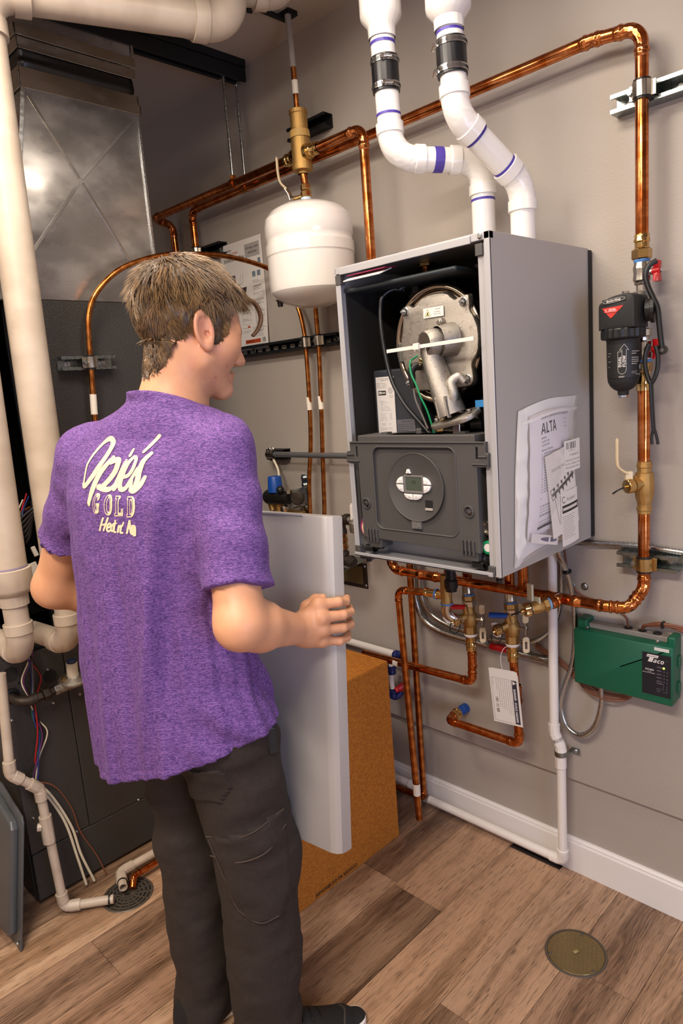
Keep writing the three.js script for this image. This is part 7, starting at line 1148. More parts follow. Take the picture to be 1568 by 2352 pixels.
    let t = cone(p, [w[0] - 0.004, w[1] + 0.020, w[2] - 0.015], [-1.056, 1.058, 0.836], 0.018, 0.0135); t = smin(t, cone(p, [-1.056, 1.058, 0.836], [-1.046, 1.072, 0.818], 0.0130, 0.0112), 0.006); t = smin(t, cone(p, [-1.046, 1.072, 0.818], [-1.030, 1.076, 0.812], 0.0110, 0.0090), 0.004);
    return smin(smin(d, t, 0.010), cone(p, A3(J.eR.clone().lerp(J.wR, 0.7)), w, 0.0355, 0.0285), 0.022);
  };
  const handL = (x, y, z) => {
    const p = [x, y, z], w = A3(J.wL); let d = cone(p, w, [-1.497, 0.975, 0.850], 0.028, 0.022); const ks = [0.030, 0.010, -0.011, -0.031];
    ks.forEach((k, i) => { const m = [-1.500, 0.972 + k, 0.832], q = [-1.500, 0.970 + k * 1.05, 0.800 - (i === 3 ? -0.006 : 0)], e = [-1.480, 0.968 + k * 1.05, 0.778], t = [-1.455, 0.967 + k, 0.772]; d = smin(d, cone(p, [w[0], w[1] + k * 0.6, w[2] - 0.015], m, 0.018, 0.014), 0.014); let g = smin(cone(p, m, q, 0.0115, 0.010), cone(p, q, e, 0.010, 0.009), 0.003); g = smin(g, cone(p, e, t, 0.009, 0.008), 0.003); d = smin(d, g, 0.003); });
    let t = smin(cone(p, [w[0] + 0.01, w[1] + 0.022, w[2] - 0.02], [-1.475, 1.022, 0.856], 0.017, 0.013), cone(p, [-1.475, 1.022, 0.856], [-1.440, 1.030, 0.842], 0.012, 0.0095), 0.006); return smin(smin(d, t, 0.01), cone(p, A3(J.eL.clone().lerp(J.wL, 0.7)), w, 0.036, 0.029), 0.02);
  };
  const skinAt = (x, y, z) => {
    const n = noise3(x * 45, y * 45, z * 45, 1) * 0.5 + noise3(x * 140, y * 140, z * 140, 2) * 0.5; let c = [0.66 + n * 0.035, 0.325 + n * 0.028, 0.175 + n * 0.022];
    const [a, b, f] = toHead(x, y, z), aa = Math.abs(a), red = [0.60, 0.245, 0.175];
    if (b > -0.2 && y > 1.45) {
      c = mix3(c, red, 0.55 * clamp(1.25 - Math.hypot((aa - 0.083) / 0.025, (b + 0.004) / 0.05, (f + 0.014) / 0.035)) + 0.30 * clamp(1 - Math.hypot((aa - 0.05) / 0.05, (b + 0.04) / 0.06, (f - 0.05) / 0.06)));
      c = mix3(c, red, 0.35 * sstep(0.55, 0.8, 0.5 + 0.5 * noise3(x * 60, y * 60, z * 60, 9)));
      c = mix3(c, [0.50, 0.19, 0.14], 0.5 * sstep(0.05, 0.07, f) * sstep(0.022, 0.014, aa) * sstep(0.013, 0.007, Math.abs(b + 0.072)));
      if (f > 0.06 && b > 0.010 && b < 0.026 && aa > 0.014 && aa < 0.052) c = mix3(c, [0.13, 0.07, 0.04], 0.85);
      if (Math.hypot(aa - 0.032, b + 0.006, f - 0.0805) < 0.0122 && f > 0.086) c = Math.hypot(aa - 0.034, b + 0.010) < 0.0052 ? [0.05, 0.04, 0.03] : b > -0.003 ? [0.45, 0.22, 0.16] : [0.75, 0.70, 0.66];
      if (b < -0.045 && f > 0.0 && f < 0.1 && b > -0.125) c = mix3(c, [0.42, 0.24, 0.17], 0.25 * (0.5 + 0.5 * noise3(x * 400, y * 400, z * 400, 4)));   // faint stubble
      for (const [u, v, w, r] of [[0.062, -0.045, 0.046, 0.0035], [0.058, -0.060, 0.052, 0.0022], [0.070, -0.03, 0.028, 0.003], [0.055, -0.085, 0.03, 0.003], [0.048, -0.075, -0.03, 0.004], [0.06, -0.10, -0.01, 0.003]]) if (Math.hypot(a - u, b - v, f - w) < r + 0.0012) c = mix3(c, [0.52, 0.14, 0.11], 0.7);
    }
    return c;
  };
  const bodyParts = [
    mesher(headSDF, [-1.32, 1.44, 0.79], [-1.07, 1.80, 1.09], 0.0034),
    mesher(armR, [-1.17, 0.97, 0.84], [-0.91, 1.47, 1.14], 0.006), mesher(armL, [-1.65, 0.94, 0.85], [-1.34, 1.47, 1.22], 0.007),
    mesher(handR, [-1.09, 0.95, 0.715], [-0.955, 1.12, 0.93], 0.0026), mesher(handL, [-1.56, 0.90, 0.75], [-1.41, 1.06, 0.94], 0.0045),
  ].map((g) => g.toNonIndexed());
  const body = mergeGeometries(bodyParts); { const p = body.attributes.position, c = new Float32Array(p.count * 3); for (let i = 0; i < p.count; i++) c.set(skinAt(p.getX(i), p.getY(i), p.getZ(i)), i * 3); body.setAttribute('color', new THREE.BufferAttribute(c, 3)); }
  M.skin.vertexColors = true;
  const bodyMesh = part('body', body, M.skin, T);
  // fingernails of the right hand are hidden behind the panel; hair: scalp shell plus strands
  const inHair = (a, b, f) => { // >0 inside the haired scalp (head-local)
    const aa = Math.abs(a); let line; // lowest haired height for this depth
    if (f > 0.065) line = 0.070; else if (f > 0.045) line = lerp(0.052, 0.070, (f - 0.045) / 0.02); else if (f > 0.030) line = lerp(-0.010, 0.052, (f - 0.030) / 0.015); else if (f > 0.006) line = -0.024; else if (f > -0.034) line = lerp(0.030, -0.024, sstep(-0.006, 0.006, f)); else if (f > -0.050) line = lerp(-0.030, 0.030, sstep(-0.050, -0.034, f)); else line = lerp(-0.104 + 0.9 * aa * aa / 0.06, -0.030, sstep(-0.072, -0.050, f));
    return b - line;
  };
  const hairBase = (a, b, f) => { const sk = skull(a, b, f); if (b > -0.03 || f > -0.01) return sk; const w = fromHead(a, b, f); return smin(sk, neckSDF(w.x, w.y, w.z) / S, 0.03); };
  const hairT = (a, b, f) => { const top = sstep(0.03, 0.10, b), nape = sstep(-0.03, -0.09, b); return 0.007 + 0.022 * top - 0.004 * nape + 0.006 * sstep(0.03, 0.08, f) * top + (f < 0 ? 0.007 * sstep(-0.05, 0.03, b) : 0); };
  const hairSDF = (x, y, z) => {
    const [a, b, f] = toHead(x, y, z), t = hairT(a, b, f), n = noise3(a * 60, b * 40, f * 60, 6) * 0.004 + noise3(a * 150, b * 90, f * 150, 7) * 0.0018;
    return Math.max(hairBase(a, b, f) - t * 0.72 - n, (-inHair(a, b, f) + 0.002) * 0.7) * S;
  };
  const hg = mesher(hairSDF, [-1.33, 1.50, 0.80], [-1.07, 1.82, 1.10], 0.0038).toNonIndexed();
  const hairCol = (x, y, z, k) => { const t = clamp(0.5 + 0.5 * noise3(x * 90, y * 55, z * 90, 8) + (k - 0.5) * 0.8); return mix3([0.040, 0.020, 0.008], [0.250, 0.140, 0.058], t * t); };
  { const p = hg.attributes.position, c = new Float32Array(p.count * 3); for (let i = 0; i < p.count; i++) c.set(mix3(hairCol(p.getX(i), p.getY(i), p.getZ(i), 0.35), [0.05, 0.03, 0.015], 0.35), i * 3); hg.setAttribute('color', new THREE.BufferAttribute(c, 3)); }
  seed = 4242; const sp = [], sn = [], sc = []; let made = 0, tries = 0;
  while (made < 11000 && tries++ < 90000) {
    // random direction from the skull centre, marched out to the scalp
    let u = V(rnd() * 2 - 1, rnd() * 2 - 1, rnd() * 2 - 1); const l = u.length(); if (l > 1 || l < 0.1) continue; u.divideScalar(l);
    let r = 0.20, q; for (let k = 0; k < 18; k++) { q = [u.x * r, 0.03 + u.y * r, -0.01 + u.z * r]; r -= hairBase(...q) * 0.9; }
    q = [u.x * r, 0.03 + u.y * r, -0.01 + u.z * r]; const edge = inHair(...q); if (edge < 0.001) continue;
    const [a, b, f] = q, t = hairT(a, b, f), e = 0.002, nn = V(hairBase(a + e, b, f) - hairBase(a - e, b, f), hairBase(a, b + e, f) - hairBase(a, b - e, f), hairBase(a, b, f + e) - hairBase(a, b, f - e)).normalize();
    const crown = V(0.012, 0.115, -0.075), away = V(a, b, f).sub(crown); away.addScaledVector(nn, -away.dot(nn)).normalize();
    const cl = V(noise3(a * 55, b * 55, f * 55, 11), noise3(a * 55, b * 55, f * 55, 12), noise3(a * 55, b * 55, f * 55, 13));
    const topness = sstep(0.02, 0.1, b), front = sstep(0.03, 0.085, f);
    let flow = away.clone().add(V(0.25, -0.15 * (1 - topness), front * 0.9)).addScaledVector(cl, 1.25).addScaledVector(V(rnd() - 0.5, rnd() - 0.5, rnd() - 0.5), 0.5); flow.addScaledVector(nn, -flow.dot(nn)).normalize();
    const len = (0.008 + t * 0.78 + 0.010 * front * topness) * (0.7 + 0.6 * rnd()) * sstep(-0.004, 0.03, edge + 0.012), lift = 0.32 + 0.40 * topness + 0.15 * rnd() - 0.1 * front;
    const base = V(a, b, f).addScaledVector(nn, t * 0.35), p1 = base.clone().addScaledVector(flow, len * 0.45).addScaledVector(nn, len * 0.45 * lift), p2 = p1.clone().addScaledVector(flow, len * 0.60).addScaledVector(nn, len * (0.14 * lift - 0.10 * (1 - topness))).add(V(0, -len * 0.16, 0));
    const w0 = 0.0012, pts = [base, p1, p2].map((v) => fromHead(v.x, v.y, v.z)), side = flow.clone().cross(nn), sd = rt.clone().multiplyScalar(side.x).addScaledVector(up, side.y).addScaledVector(fd, side.z).normalize(), nw = rt.clone().multiplyScalar(nn.x).addScaledVector(up, nn.y).addScaledVector(fd, nn.z).normalize();
    const k = rnd(), col = hairCol(pts[1].x, pts[1].y, pts[1].z, k), tipc = mix3(col, [0.40, 0.24, 0.10], 0.25 + 0.3 * rnd());
    const ring = (i, w) => [sd.clone().multiplyScalar(w).add(pts[i]), sd.clone().multiplyScalar(-w).add(pts[i]), nw.clone().multiplyScalar(w).add(pts[i])];
    const R0 = ring(0, w0), R1 = ring(1, w0 * 0.8), tp = pts[2];
    const tri = (A, B, C, ca, cb, cc) => { for (const [v, c] of [[A, ca], [B, cb], [C, cc]]) { sp.push(v.x, v.y, v.z); sc.push(...c); } };
    for (const [i, j] of [[0, 2], [2, 1], [1, 0]]) { tri(R0[i], R0[j], R1[i], col, col, col); tri(R0[j], R1[j], R1[i], col, col, col); tri(R1[i], R1[j], tp, col, col, tipc); } made++;
  }
  const sg = new THREE.BufferGeometry(); sg.setAttribute('position', new THREE.Float32BufferAttribute(sp, 3)); sg.setAttribute('color', new THREE.Float32BufferAttribute(sc, 3)); sg.computeVertexNormals();
  const hm = std(0xffffff, 0.5); hm.vertexColors = true; hm.side = THREE.DoubleSide;
  const hairMesh = part('hair', mergeGeometries([hg, sg]), hm, T, 'short tousled light brown hair');
  // loose forelock
  for (const k of [0, 1, 2]) { const P = [fromHead(0.030 + k * 0.007, 0.088, 0.075), fromHead(0.034 + k * 0.007, 0.080, 0.112), fromHead(0.036 + k * 0.006, 0.056, 0.128), fromHead(0.037 + k * 0.005, 0.030, 0.124), fromHead(0.035 + k * 0.004, 0.014, 0.114)]; const fl = std(0x5a3d22, 0.5); part('forelock', wire(P.map(A3), 0.0035, 20, 6), fl, T); if (k === 1) break; }
  // --- t-shirt
  // rows: height, half width, half depth, centre offsets to the right and back in the torso's own frame
  const TH = 20 * Math.PI / 180, TC = [-1.250, 1.050], tR = (x, z) => (x - TC[0]) * Math.cos(TH) - (z - TC[1]) * Math.sin(TH), tB = (x, z) => (x - TC[0]) * Math.sin(TH) + (z - TC[1]) * Math.cos(TH);
  const rows = [[1.515, 0.080, 0.076, 0.046, -0.034], [1.475, 0.118, 0.088, 0.030, -0.026], [1.44, 0.157, 0.093, 0.012, -0.020], [1.40, 0.176, 0.108, 0, -0.008], [1.33, 0.186, 0.122, 0, 0.002], [1.22, 0.184, 0.126, -0.004, 0.006], [1.10, 0.184, 0.126, -0.010, 0.008], [0.95, 0.196, 0.138, -0.010, 0.004], [0.85, 0.210, 0.152, 0.002, -0.004], [0.70, 0.218, 0.160, 0.008, -0.008], [0.6, 0.218, 0.160, 0.008, -0.008]];
  const rowAt = (y) => { if (y >= rows[0][0]) return rows[0]; for (let i = 1; i < rows.length; i++) if (y >= rows[i][0]) { const t = (rows[i - 1][0] - y) / (rows[i - 1][0] - rows[i][0]); return rows[i].map((v, k) => lerp(rows[i - 1][k], v, t)); } return rows[rows.length - 1]; };
  const seR = J.sR.clone().lerp(J.eR, 0.80), seL = J.sL.clone().lerp(J.eL, 0.62);
  const hemY = (x, z) => 0.785 + (x + 1.25) * 0.22 - (z - 1.04) * 0.18;
  const torso = (x, y, z, o) => { const [, a, b, cx, cz] = rowAt(y); const ex = Math.abs(tR(x, z) - cx) / (a + o), ez = Math.abs(tB(x, z) - cz) / (b + o), k = Math.pow(Math.pow(ex, 2.3) + Math.pow(ez, 2.3), 1 / 2.3); return (k - 1) * Math.min(a, b); };
  const folds = (x, y, z) => {
    const r = tR(x, z), bk = tB(x, z), low = sstep(1.36, 1.12, y), back = sstep(0.0, 0.06, bk), th = Math.atan2(r, bk);
    let d = -low * 0.010 * noise3(th * 5.2 + 2, y * 1.1, 3, 21) - low * 0.0055 * noise3(th * 11, y * 2.2, 5, 22) - 0.0026 * (1 - low) * noise3(x * 13, y * 12, z * 13, 25) - 0.0016 * noise3(x * 34, y * 30, z * 34, 23);
    const rx = 0.088 + (y - 1.25) * 0.165, g = (r - rx) / 0.013; d -= back * sstep(1.42, 1.28, y) * sstep(0.80, 0.98, y) * 0.0085 * Math.exp(-g * g) - back * 0.007 * sstep(1.36, 1.2, y) * Math.exp(-((g - 2.2) * (g - 2.2)) / 2);
    const g2 = (r + 0.030 - (y - 1.2) * 0.12) / 0.020; d -= back * sstep(1.25, 1.08, y) * 0.005 * Math.exp(-g2 * g2);
    const s = (y - 0.86) + r * 0.9; d += sstep(0.09, 0.17, r) * sstep(1.05, 0.92, y) * 0.009 * Math.sin(s * 58) * (0.6 + 0.4 * noise3(x * 9, y * 9, z * 9, 24));
    d += back * 0.002 * Math.exp(-Math.pow((r - 0.03 - (y - 1.43) * 0.35) / 0.018, 2)) * sstep(1.465, 1.43, y) * sstep(1.33, 1.40, y);
    d += 0.0012 * Math.sin((r + y * 0.6) * 95) * sstep(0.05, 0.0, Math.abs(y - 1.455)) * sstep(0.12, 0.04, Math.abs(r)) * back;
    return d;
  };
  const shirtBody = (x, y, z, o = 0) => {
    const p = [x, y, z]; let d = torso(x, y, z, o);
    d = smin(d, cone(p, [-1.215, 1.462, 1.015], A3(J.sR), 0.058 + o, 0.060 + o), 0.03); d = smin(d, cone(p, [-1.215, 1.462, 1.015], A3(J.sL), 0.058 + o, 0.060 + o), 0.03); return d;
  };
  const sleeve2 = (p, a, b, r0, r1, k) => { const t = ((p[0] - a.x) * (b.x - a.x) + (p[1] - a.y) * (b.y - a.y) + (p[2] - a.z) * (b.z - a.z)) / a.distanceToSquared(b); const w = noise3(p[0] * 22, p[1] * 22, p[2] * 22, k) * 0.004 + 0.003 * Math.sin(t * 17 + 2 * noise3(p[0] * 10, p[1] * 10, p[2] * 10, k + 1)) * sstep(0, 0.4, t); const e = a.clone().lerp(b, 1.25); return Math.max(cone(p, A3(a), A3(e), r0, r1 + (r1 - r0) * 0.25) + w, (t - 1) * a.distanceTo(b)); };
    const shirtSDF = (x, y, z) => {
    const p = [x, y, z]; let d = shirtBody(x, y, z);
    d = smin(d, sleeve2(p, J.sR, seR, 0.063, 0.066, 31), 0.03); d = smin(d, sleeve2(p, J.sL, seL, 0.063, 0.065, 35), 0.03);
    d += folds(x, y, z);
    d = Math.max(d, hemY(x, z) - y);                                                     // hem
    // neck opening, tilted forwards
    const nk = (y - 1.512) + (z - 1.03) * -0.42; d = Math.max(d, nk);
    // ribbed collar and double-stitched hems as slight steps
    if (y > 1.44) d += nk > -0.018 ? -0.0022 : 0; const h = y - hemY(x, z); d += Math.abs(h - 0.022) < 0.0022 ? 0.0012 : 0;
    return d;
  };
  const heather = tex(256, 256, (u, v) => { const n = 0.5 * fbm(u * 20, v * 110, 20, 110, 2, 81) + 0.5 * fbm(u * 36, v * 90, 36, 90, 3, 82), t = sstep(0.30, 0.70, n); return mix3(HX(0x472c68), HX(0x80599c), t); }, { srgb: true });
  const shirtM = phys(0xffffff, 0.85, 0, { map: rep(heather, 0.085), bumpMap: rep(speck, 0.02), bumpScale: 0.0004, sheen: 0.35, sheenRoughness: 0.6, sheenColor: new THREE.Color(0x9a82c8) });
  const sgm = boxUV(mesher(shirtSDF, [-1.68, 0.66, 0.82], [-0.88, 1.54, 1.28], 0.0068));
  const shirt = part('t_shirt', sgm, shirtM, T, 'heathered purple t-shirt');
  { // ribbed collar band
    const pos = [], idx = [], n = 64, cx = -1.2125, cz = 1.000; const ringAt = (th, k, h) => { const x = cx + Math.sin(th) * 0.0735 * k, z = cz + Math.cos(th) * 0.069 * k; return [x, 1.512 + (z - 1.03) * 0.42 + h, z]; };
    for (let i = 0; i <= n; i++) { const th = i / n * Math.PI * 2; pos.push(...ringAt(th, 1.07, -0.014), ...ringAt(th, 1.055, -0.002), ...ringAt(th, 1.01, 0.0035), ...ringAt(th, 0.965, 0.002), ...ringAt(th, 0.97, -0.016)); }
    for (let i = 0; i < n; i++) for (let j = 0; j < 4; j++) { const q = i * 5 + j; idx.push(q, q + 5, q + 1, q + 1, q + 5, q + 6); }
    const g = new THREE.BufferGeometry(); g.setAttribute('position', new THREE.Float32BufferAttribute(pos, 3)); g.setIndex(idx); g.computeVertexNormals(); const cm = shirtM.clone(); cm.side = THREE.DoubleSide; part('collar', boxUV(g), cm, shirt, 'ribbed collar');
  }
  // printed lettering laid onto the back
  const castBack = (r, y) => { let b = 0.24, x, z; for (let k = 0; k < 40; k++) { x = TC[0] + r * Math.cos(TH) + b * Math.sin(TH); z = TC[1] - r * Math.sin(TH) + b * Math.cos(TH); const d = shirtSDF(x, y, z); b -= d * 0.7; if (Math.abs(d) < 1e-4) break; } return [x, z]; };
  const patch = (c00, c10, c01, c11, nu, nv, off) => { const pos = [], uv = [], idx = []; for (let j = 0; j <= nv; j++) for (let i = 0; i <= nu; i++) { const u = i / nu, v = j / nv, r = lerp(lerp(c00[0], c10[0], u), lerp(c01[0], c11[0], u), v), y = lerp(lerp(c00[1], c10[1], u), lerp(c01[1], c11[1], u), v), [x, z] = castBack(r, y); const e = 0.004, n = V(shirtSDF(x + e, y, z) - shirtSDF(x - e, y, z), shirtSDF(x, y + e, z) - shirtSDF(x, y - e, z), shirtSDF(x, y, z + e) - shirtSDF(x, y, z - e)).normalize(); pos.push(x + n.x * off, y + n.y * off, z + n.z * off); uv.push(u, v); } for (let j = 0; j < nv; j++) for (let i = 0; i < nu; i++) { const q = j * (nu + 1) + i; idx.push(q, q + 1, q + nu + 1, q + 1, q + nu + 2, q + nu + 1); } const g = new THREE.BufferGeometry(); g.setAttribute('position', new THREE.Float32BufferAttribute(pos, 3)); g.setAttribute('uv', new THREE.Float32BufferAttribute(uv, 2)); g.setIndex(idx); g.computeVertexNormals(); return g.toNonIndexed(); };
  const PRINT = [[-0.112, 1.240], [0.086, 1.247], [-0.085, 1.475], [0.105, 1.465]];
  const ink = std(0xf0cfa8, 0.6); ink.alphaMap = canvasTex(784, 998, (k, w, h) => {
    k.fillStyle = '#000'; k.fillRect(0, 0, w, h); k.scale(0.5, 0.5); k.strokeStyle = k.fillStyle = '#fff'; k.lineCap = k.lineJoin = 'round';
    const st = (lw, ...p) => { for (let i = 0; i < p.length - 1; i++) { const n = 14; for (let q = 0; q < n; q++) { const f = (t) => { const P0 = p[Math.max(0, i - 1)], P1 = p[i], P2 = p[i + 1], P3 = p[Math.min(p.length - 1, i + 2)], c = (k2) => 0.5 * (2 * P1[k2] + (P2[k2] - P0[k2]) * t + (2 * P0[k2] - 5 * P1[k2] + 4 * P2[k2] - P3[k2]) * t * t + (3 * P1[k2] - P0[k2] - 3 * P2[k2] + P3[k2]) * t * t * t); return [c(0), c(1), lerp(P1[2] || lw, P2[2] || lw, t)]; }; const a = f(q / n), b = f((q + 1) / n); k.lineWidth = a[2]; k.beginPath(); k.moveTo(a[0], a[1]); k.lineTo(b[0], b[1]); k.stroke(); } } };
    st(60, [205, 940, 40], [200, 700, 34], [245, 500, 50], [360, 320, 62], [510, 230, 86], [590, 290, 96], [585, 400, 92], [510, 590, 90], [400, 780, 90], [310, 910, 86], [240, 975, 80], [200, 945, 56]);
    st(80, [705, 535, 84], [570, 690, 92], [480, 850, 96], [420, 1060, 96], [390, 1210, 80], [392, 1270, 50]);
    st(80, [700, 600, 70], [800, 560, 90], [845, 600, 96], [815, 740, 98], [720, 880, 92], [610, 985, 90], [540, 985, 84], [640, 1015, 90], [760, 1025, 80], [850, 960, 56], [920, 800, 50], [985, 590, 46]);
    st(60, [985, 570, 44], [920, 760, 60], [870, 930, 66], [865, 1020, 70], [930, 940, 46]); st(50, [1045, 400, 42], [1020, 490, 58]);
    st(60, [1000, 830, 60], [1090, 800, 64], [1150, 690, 60], [1165, 560, 56], [1110, 520, 56], [1035, 620, 72], [975, 800, 84], [960, 940, 84], [1000, 1020, 80], [1080, 1010, 74], [1140, 900, 60], [1230, 700, 60]);
    st(52, [1432, 185, 62], [1330, 330, 60], [1250, 440, 42]);
    st(70, [1385, 465, 60], [1300, 580, 84], [1265, 760, 92], [1270, 880, 90], [1240, 1000, 80], [1180, 990, 70], [1165, 880, 60]); st(70, [1190, 1030, 80], [1250, 1050, 84], [1330, 970, 80], [1378, 840, 60]);
    // outlined capitals with a solid right stroke
    const cap = (ch, x, y, w2, h2) => { k.save(); k.translate(x, y); k.scale(w2 / 220, h2 / 230); k.font = 'bold 320px serif'; k.textAlign = 'center'; k.lineWidth = 26; k.strokeText(ch, 0, 0); k.fillStyle = '#000'; k.fillText(ch, 0, 0); k.fillStyle = '#fff'; k.save(); k.beginPath(); k.rect(ch === 'D' ? 10 : -22, -240, 130, 250); k.clip(); k.fillText(ch, 14, -4); k.restore(); k.restore(); };
    cap('G', 555, 1395, 130, 290); cap('O', 800, 1425, 150, 300); cap('L', 1010, 1440, 160, 300); cap('D', 1235, 1460, 140, 310);
    st(36, [700, 1490], [660, 1590], [625, 1690]); st(36, [790, 1490], [745, 1600], [705, 1690]); st(30, [660, 1600], [760, 1590]);
    st(34, [785, 1650], [840, 1620], [830, 1580], [790, 1600], [770, 1670], [800, 1710], [850, 1680]); st(34, [905, 1590], [860, 1620], [850, 1690], [890, 1700], [905, 1600], [900, 1700]); st(34, [945, 1530], [925, 1630], [915, 1710], [945, 1720]); st(26, [905, 1580], [965, 1575]);
    st(34, [1010, 1620], [990, 1720]); st(34, [1000, 1650], [1050, 1620], [1035, 1720], [1070, 1735]); st(28, [1090, 1565], [1070, 1620]);
    st(38, [1150, 1740], [1205, 1540]); st(38, [1210, 1540], [1220, 1700], [1235, 1750]); st(28, [1160, 1670], [1230, 1650]); st(36, [1255, 1620], [1245, 1760]); st(40, [1285, 1620], [1280, 1780]); st(40, [1265, 1640], [1300, 1640], [1300, 1780]);
  }); ink.alphaMap.colorSpace = THREE.NoColorSpace; ink.transparent = true;
  part('shirt_print', patch(...PRINT, 60, 60, 0.0012), ink, shirt, 'cream lettering printed on the back of the shirt');
  // --- trousers
  const legL = [[-1.325, 0.86, 1.030], [-1.342, 0.48, 1.012], [-1.345, 0.045, 1.030]], legR = [[-1.150, 0.86, 1.005], [-1.152, 0.48, 0.962], [-1.152, 0.045, 0.985]];
  const trouserSDF = (x, y, z, whole) => {
    const p = [x, y, z]; let l = smin(cone(p, legL[0], legL[1], 0.098, 0.078), cone(p, legL[1], legL[2], 0.078, 0.068), 0.03), r = smin(cone(p, legR[0], legR[1], 0.108, 0.088), cone(p, legR[1], legR[2], 0.088, 0.078), 0.03);
    const hip = ell(tR(x, z) - 0.004, (y - 0.90) * 0.9, tB(x, z) + 0.012, 0.166, 0.15, 0.126); let d = smin(smin(l, r, 0.012), hip, 0.05);
    const yy = Math.min(y, 0.8); d += 0.008 * noise3(x * 8, y * 14, z * 8, 41) + 0.0045 * noise3(x * 18, y * 34, z * 18, 42);
    d += 0.004 * Math.sin((y + (z - 1) * 0.8 + 0.25 * (x + 1.2)) * 60) * sstep(0.30, 0.05, y) * (0.5 + 0.5 * noise3(x * 6, y * 6, z * 6, 43));
    d += 0.004 * Math.sin((y - (x + 1.24) * 1.2) * 48) * sstep(0.60, 0.72, y) * sstep(0.84, 0.74, y);
    return Math.max(d, Math.max(0.018 - y, y - (whole ? 0.99 : hemY(x, z) + 0.012)));
  };
  const twill = tex(256, 256, (u, v) => { const n = fbm(u * 20, v * 20, 20, 20, 4, 91), f = 0.5 + 0.5 * Math.sin((u * 64 + v * 64) * 6.283); return mix3(HX(0x231b16), HX(0x352a23), clamp(n * 0.8 + f * 0.25)); }, { srgb: true });
  const trM = std(0xffffff, 0.88, 0, { map: rep(twill, 0.12), bumpMap: rep(speck, 0.03), bumpScale: 0.0005 });
  const trousers = part('trousers', boxUV(mesher(trouserSDF, [-1.47, 0.0, 0.83], [-1.02, 0.99, 1.19], 0.0072)), trM, T, 'dark brown work trousers');
  // pockets: cloth patches following the trouser surface, seen from a centre line
  const clothPatch = (name, outline, origin, dir, ex, ey, thick, lab) => {
    const s = new THREE.Shape(outline.map((q) => new THREE.Vector2(...q))), bb = outline.reduce((b, q) => [Math.min(b[0], q[0]), Math.min(b[1], q[1]), Math.max(b[2], q[0]), Math.max(b[3], q[1])], [9, 9, -9, -9]), n = 26, m = 30, pts = s.getPoints(4);
    const inside = (x, y) => { let c = false; for (let i = 0, j = pts.length - 1; i < pts.length; j = i++) if ((pts[i].y > y) !== (pts[j].y > y) && x < (pts[j].x - pts[i].x) * (y - pts[i].y) / (pts[j].y - pts[i].y) + pts[i].x) c = !c; return c; };
    const cast = (u, v, off) => { const o = origin.clone().addScaledVector(ex, u).addScaledVector(ey, v).addScaledVector(dir, -0.2); for (let k = 0; k < 50; k++) { const d = trouserSDF(o.x, o.y, o.z, true) - off; o.addScaledVector(dir, d * 0.8); if (Math.abs(d) < 2e-4) break; } return o; };
    const pos = [], G = []; for (let j = 0; j <= m; j++) for (let i = 0; i <= n; i++) { let u = lerp(bb[0], bb[2], i / n), v = lerp(bb[1], bb[3], j / m); const inn = inside(u, v); const c = cast(u, v, inn ? thick : -0.004); pos.push(c.x, c.y, c.z); G.push(inn); }
    const idx = []; for (let j = 0; j < m; j++) for (let i = 0; i < n; i++) { const q = j * (n + 1) + i, w = [q, q + 1, q + n + 1, q + n + 2]; if (!w.some((k) => G[k])) continue; idx.push(q, q + 1, q + n + 1, q + 1, q + n + 2, q + n + 1); }
    const g = new THREE.BufferGeometry(); g.setAttribute('position', new THREE.Float32BufferAttribute(pos, 3)); g.setIndex(idx); g.computeVertexNormals(); const t2 = trM.clone(); t2.side = THREE.DoubleSide; part(name, boxUV(g), t2, trousers, lab);
    return cast;
  };
  const dX = V(-0.82, 0, -0.57).normalize(), eX = V(0.57, 0, -0.82).normalize();
  let cst = clothPatch('cargo_pocket', [[-0.085, 0.052], [0.085, 0.088], [0.088, -0.10], [0.055, -0.155], [0.01, -0.160], [-0.035, -0.13]], V(-1.15, 0.56, 0.985), dX, eX, UP, 0.0045, 'side cargo pocket');
  const seam = (pts, r = 0.0011) => part('stitching', wire(pts.map(([u, v]) => A3(cst(u, v, 0.0055))), r, 40, 5), std(0x4a3d33, 0.8), trousers);
  seam([[-0.083, 0.050], [0, 0.066], [0.083, 0.085]], 0.0014); seam([[-0.080, -0.006], [-0.02, 0.004], [0.04, 0.018], [0.084, 0.045]], 0.0015); seam([[-0.078, 0.046], [-0.056, -0.04], [-0.032, -0.122], [0.01, -0.150], [0.05, -0.146]]);
  clothPatch('back_pocket', [[-0.07, 0.045], [0.065, 0.055], [0.072, 0.008], [0.045, -0.032], [-0.03, -0.038], [-0.062, -0.012]], V(-1.165, 0.735, 1.0), V(-0.25, 0, -0.97), V(0.97, 0, -0.25), UP, 0.004, 'back pocket');
  // phone edge at the right front hip
  part('phone', obox(V(-1.056, 0.808, 0.962), 0.009, 0.06, 0.022, V(0.9, 0.05, 0.4), V(-0.1, 1, 0), 0.004), M.black, T, 'black phone edge at the hip');
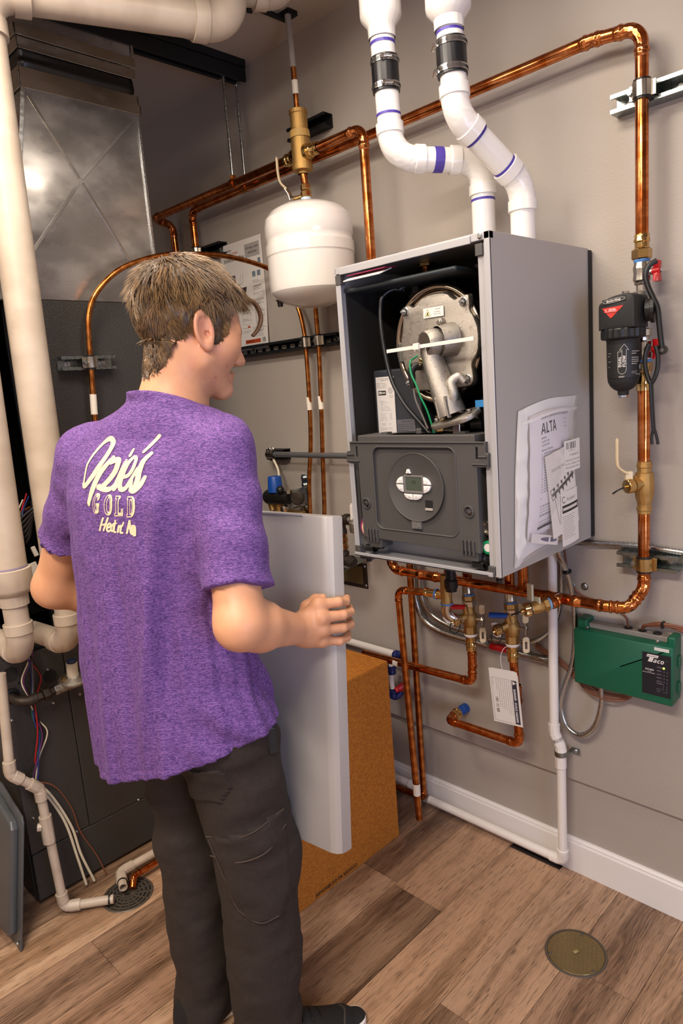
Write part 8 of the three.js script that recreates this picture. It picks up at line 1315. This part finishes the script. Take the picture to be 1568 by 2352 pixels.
  // --- shoes
  const shoe = (toe, heel, lab) => {
    const d = toe.clone().sub(heel), L = d.length(); d.normalize(); const s = V(-d.z, 0, d.x);
    const loc = (x, y, z) => { const q = V(x - heel.x, 0, z - heel.z); return [q.dot(d) / L, q.dot(s), y]; };
    const foot = (t) => 0.036 + 0.012 * Math.sin(clamp((t - 0.2) / 0.8) * Math.PI) - 0.016 * sstep(0.82, 1.0, t), top = (t) => lerp(0.105, 0.052, sstep(0.25, 0.85, t)) - 0.020 * sstep(0.85, 1, t);
    const f = (y0, y1, grow) => (x, y, z) => { const [t, w, yy] = loc(x, y, z), tc = clamp(t, 0.06, 0.94), e = (t - tc) * L, W2 = foot(tc) + grow, hh = Math.min(y1, top(tc)); const dx = Math.hypot(w / W2, e / 0.030), q = Math.hypot(dx, Math.max(0, yy - y0) / Math.max(0.01, hh - y0)); return Math.max((q - 1) * 0.03, y0 - yy); };
    const bb = [[Math.min(toe.x, heel.x) - 0.07, -0.004, Math.min(toe.z, heel.z) - 0.07], [Math.max(toe.x, heel.x) + 0.07, 0.125, Math.max(toe.z, heel.z) + 0.07]];
    const sole = (x, y, z) => { const [t, w, yy] = loc(x, y, z), tc = clamp(t, 0.05, 0.95), e = (t - tc) * L; return Math.max((Math.hypot(w / (foot(tc) + 0.005), e / 0.026) - 1) * 0.03, Math.max(0.001 - yy, yy - 0.022 - 0.003 * sstep(0.8, 1, t))); };
    const su = part('shoe_upper', boxUV(mesher(f(0.018, 0.2, 0), ...bb, 0.004)), std(0x141211, 0.7, 0, { bumpMap: rep(speck, 0.008), bumpScale: 0.0006 }), T, lab);
    part('shoe_sole', boxUV(mesher(sole, ...bb, 0.004)), M.white, T, 'white sole edge');
    const at = (t, w, y) => heel.clone().addScaledVector(d, t * L).addScaledVector(s, w).setY(y);
    for (const t of [0.48, 0.56, 0.64]) part('lace', wire([-0.022, -0.008, 0.008, 0.022].map((w) => A3(at(t, w, top(t) - Math.abs(w) * 0.35 + 0.002))), 0.0026, 12, 6), M.black, su);
    part('toe_cap', wire([-0.036, -0.024, 0, 0.024, 0.036].map((w) => A3(at(0.86 - Math.abs(w) * 1.2, w, top(0.86) + 0.001 - w * w * 14))), 0.003, 20, 6), std(0x3a332c, 0.7), T);
  };
  shoe(V(-1.040, 0, 0.795), V(-1.165, 0, 1.035), 'black mesh trainer');
  shoe(V(-1.335, 0, 0.845), V(-1.350, 0, 1.100), 'black mesh trainer');
}
renderer.render(scene, camera);
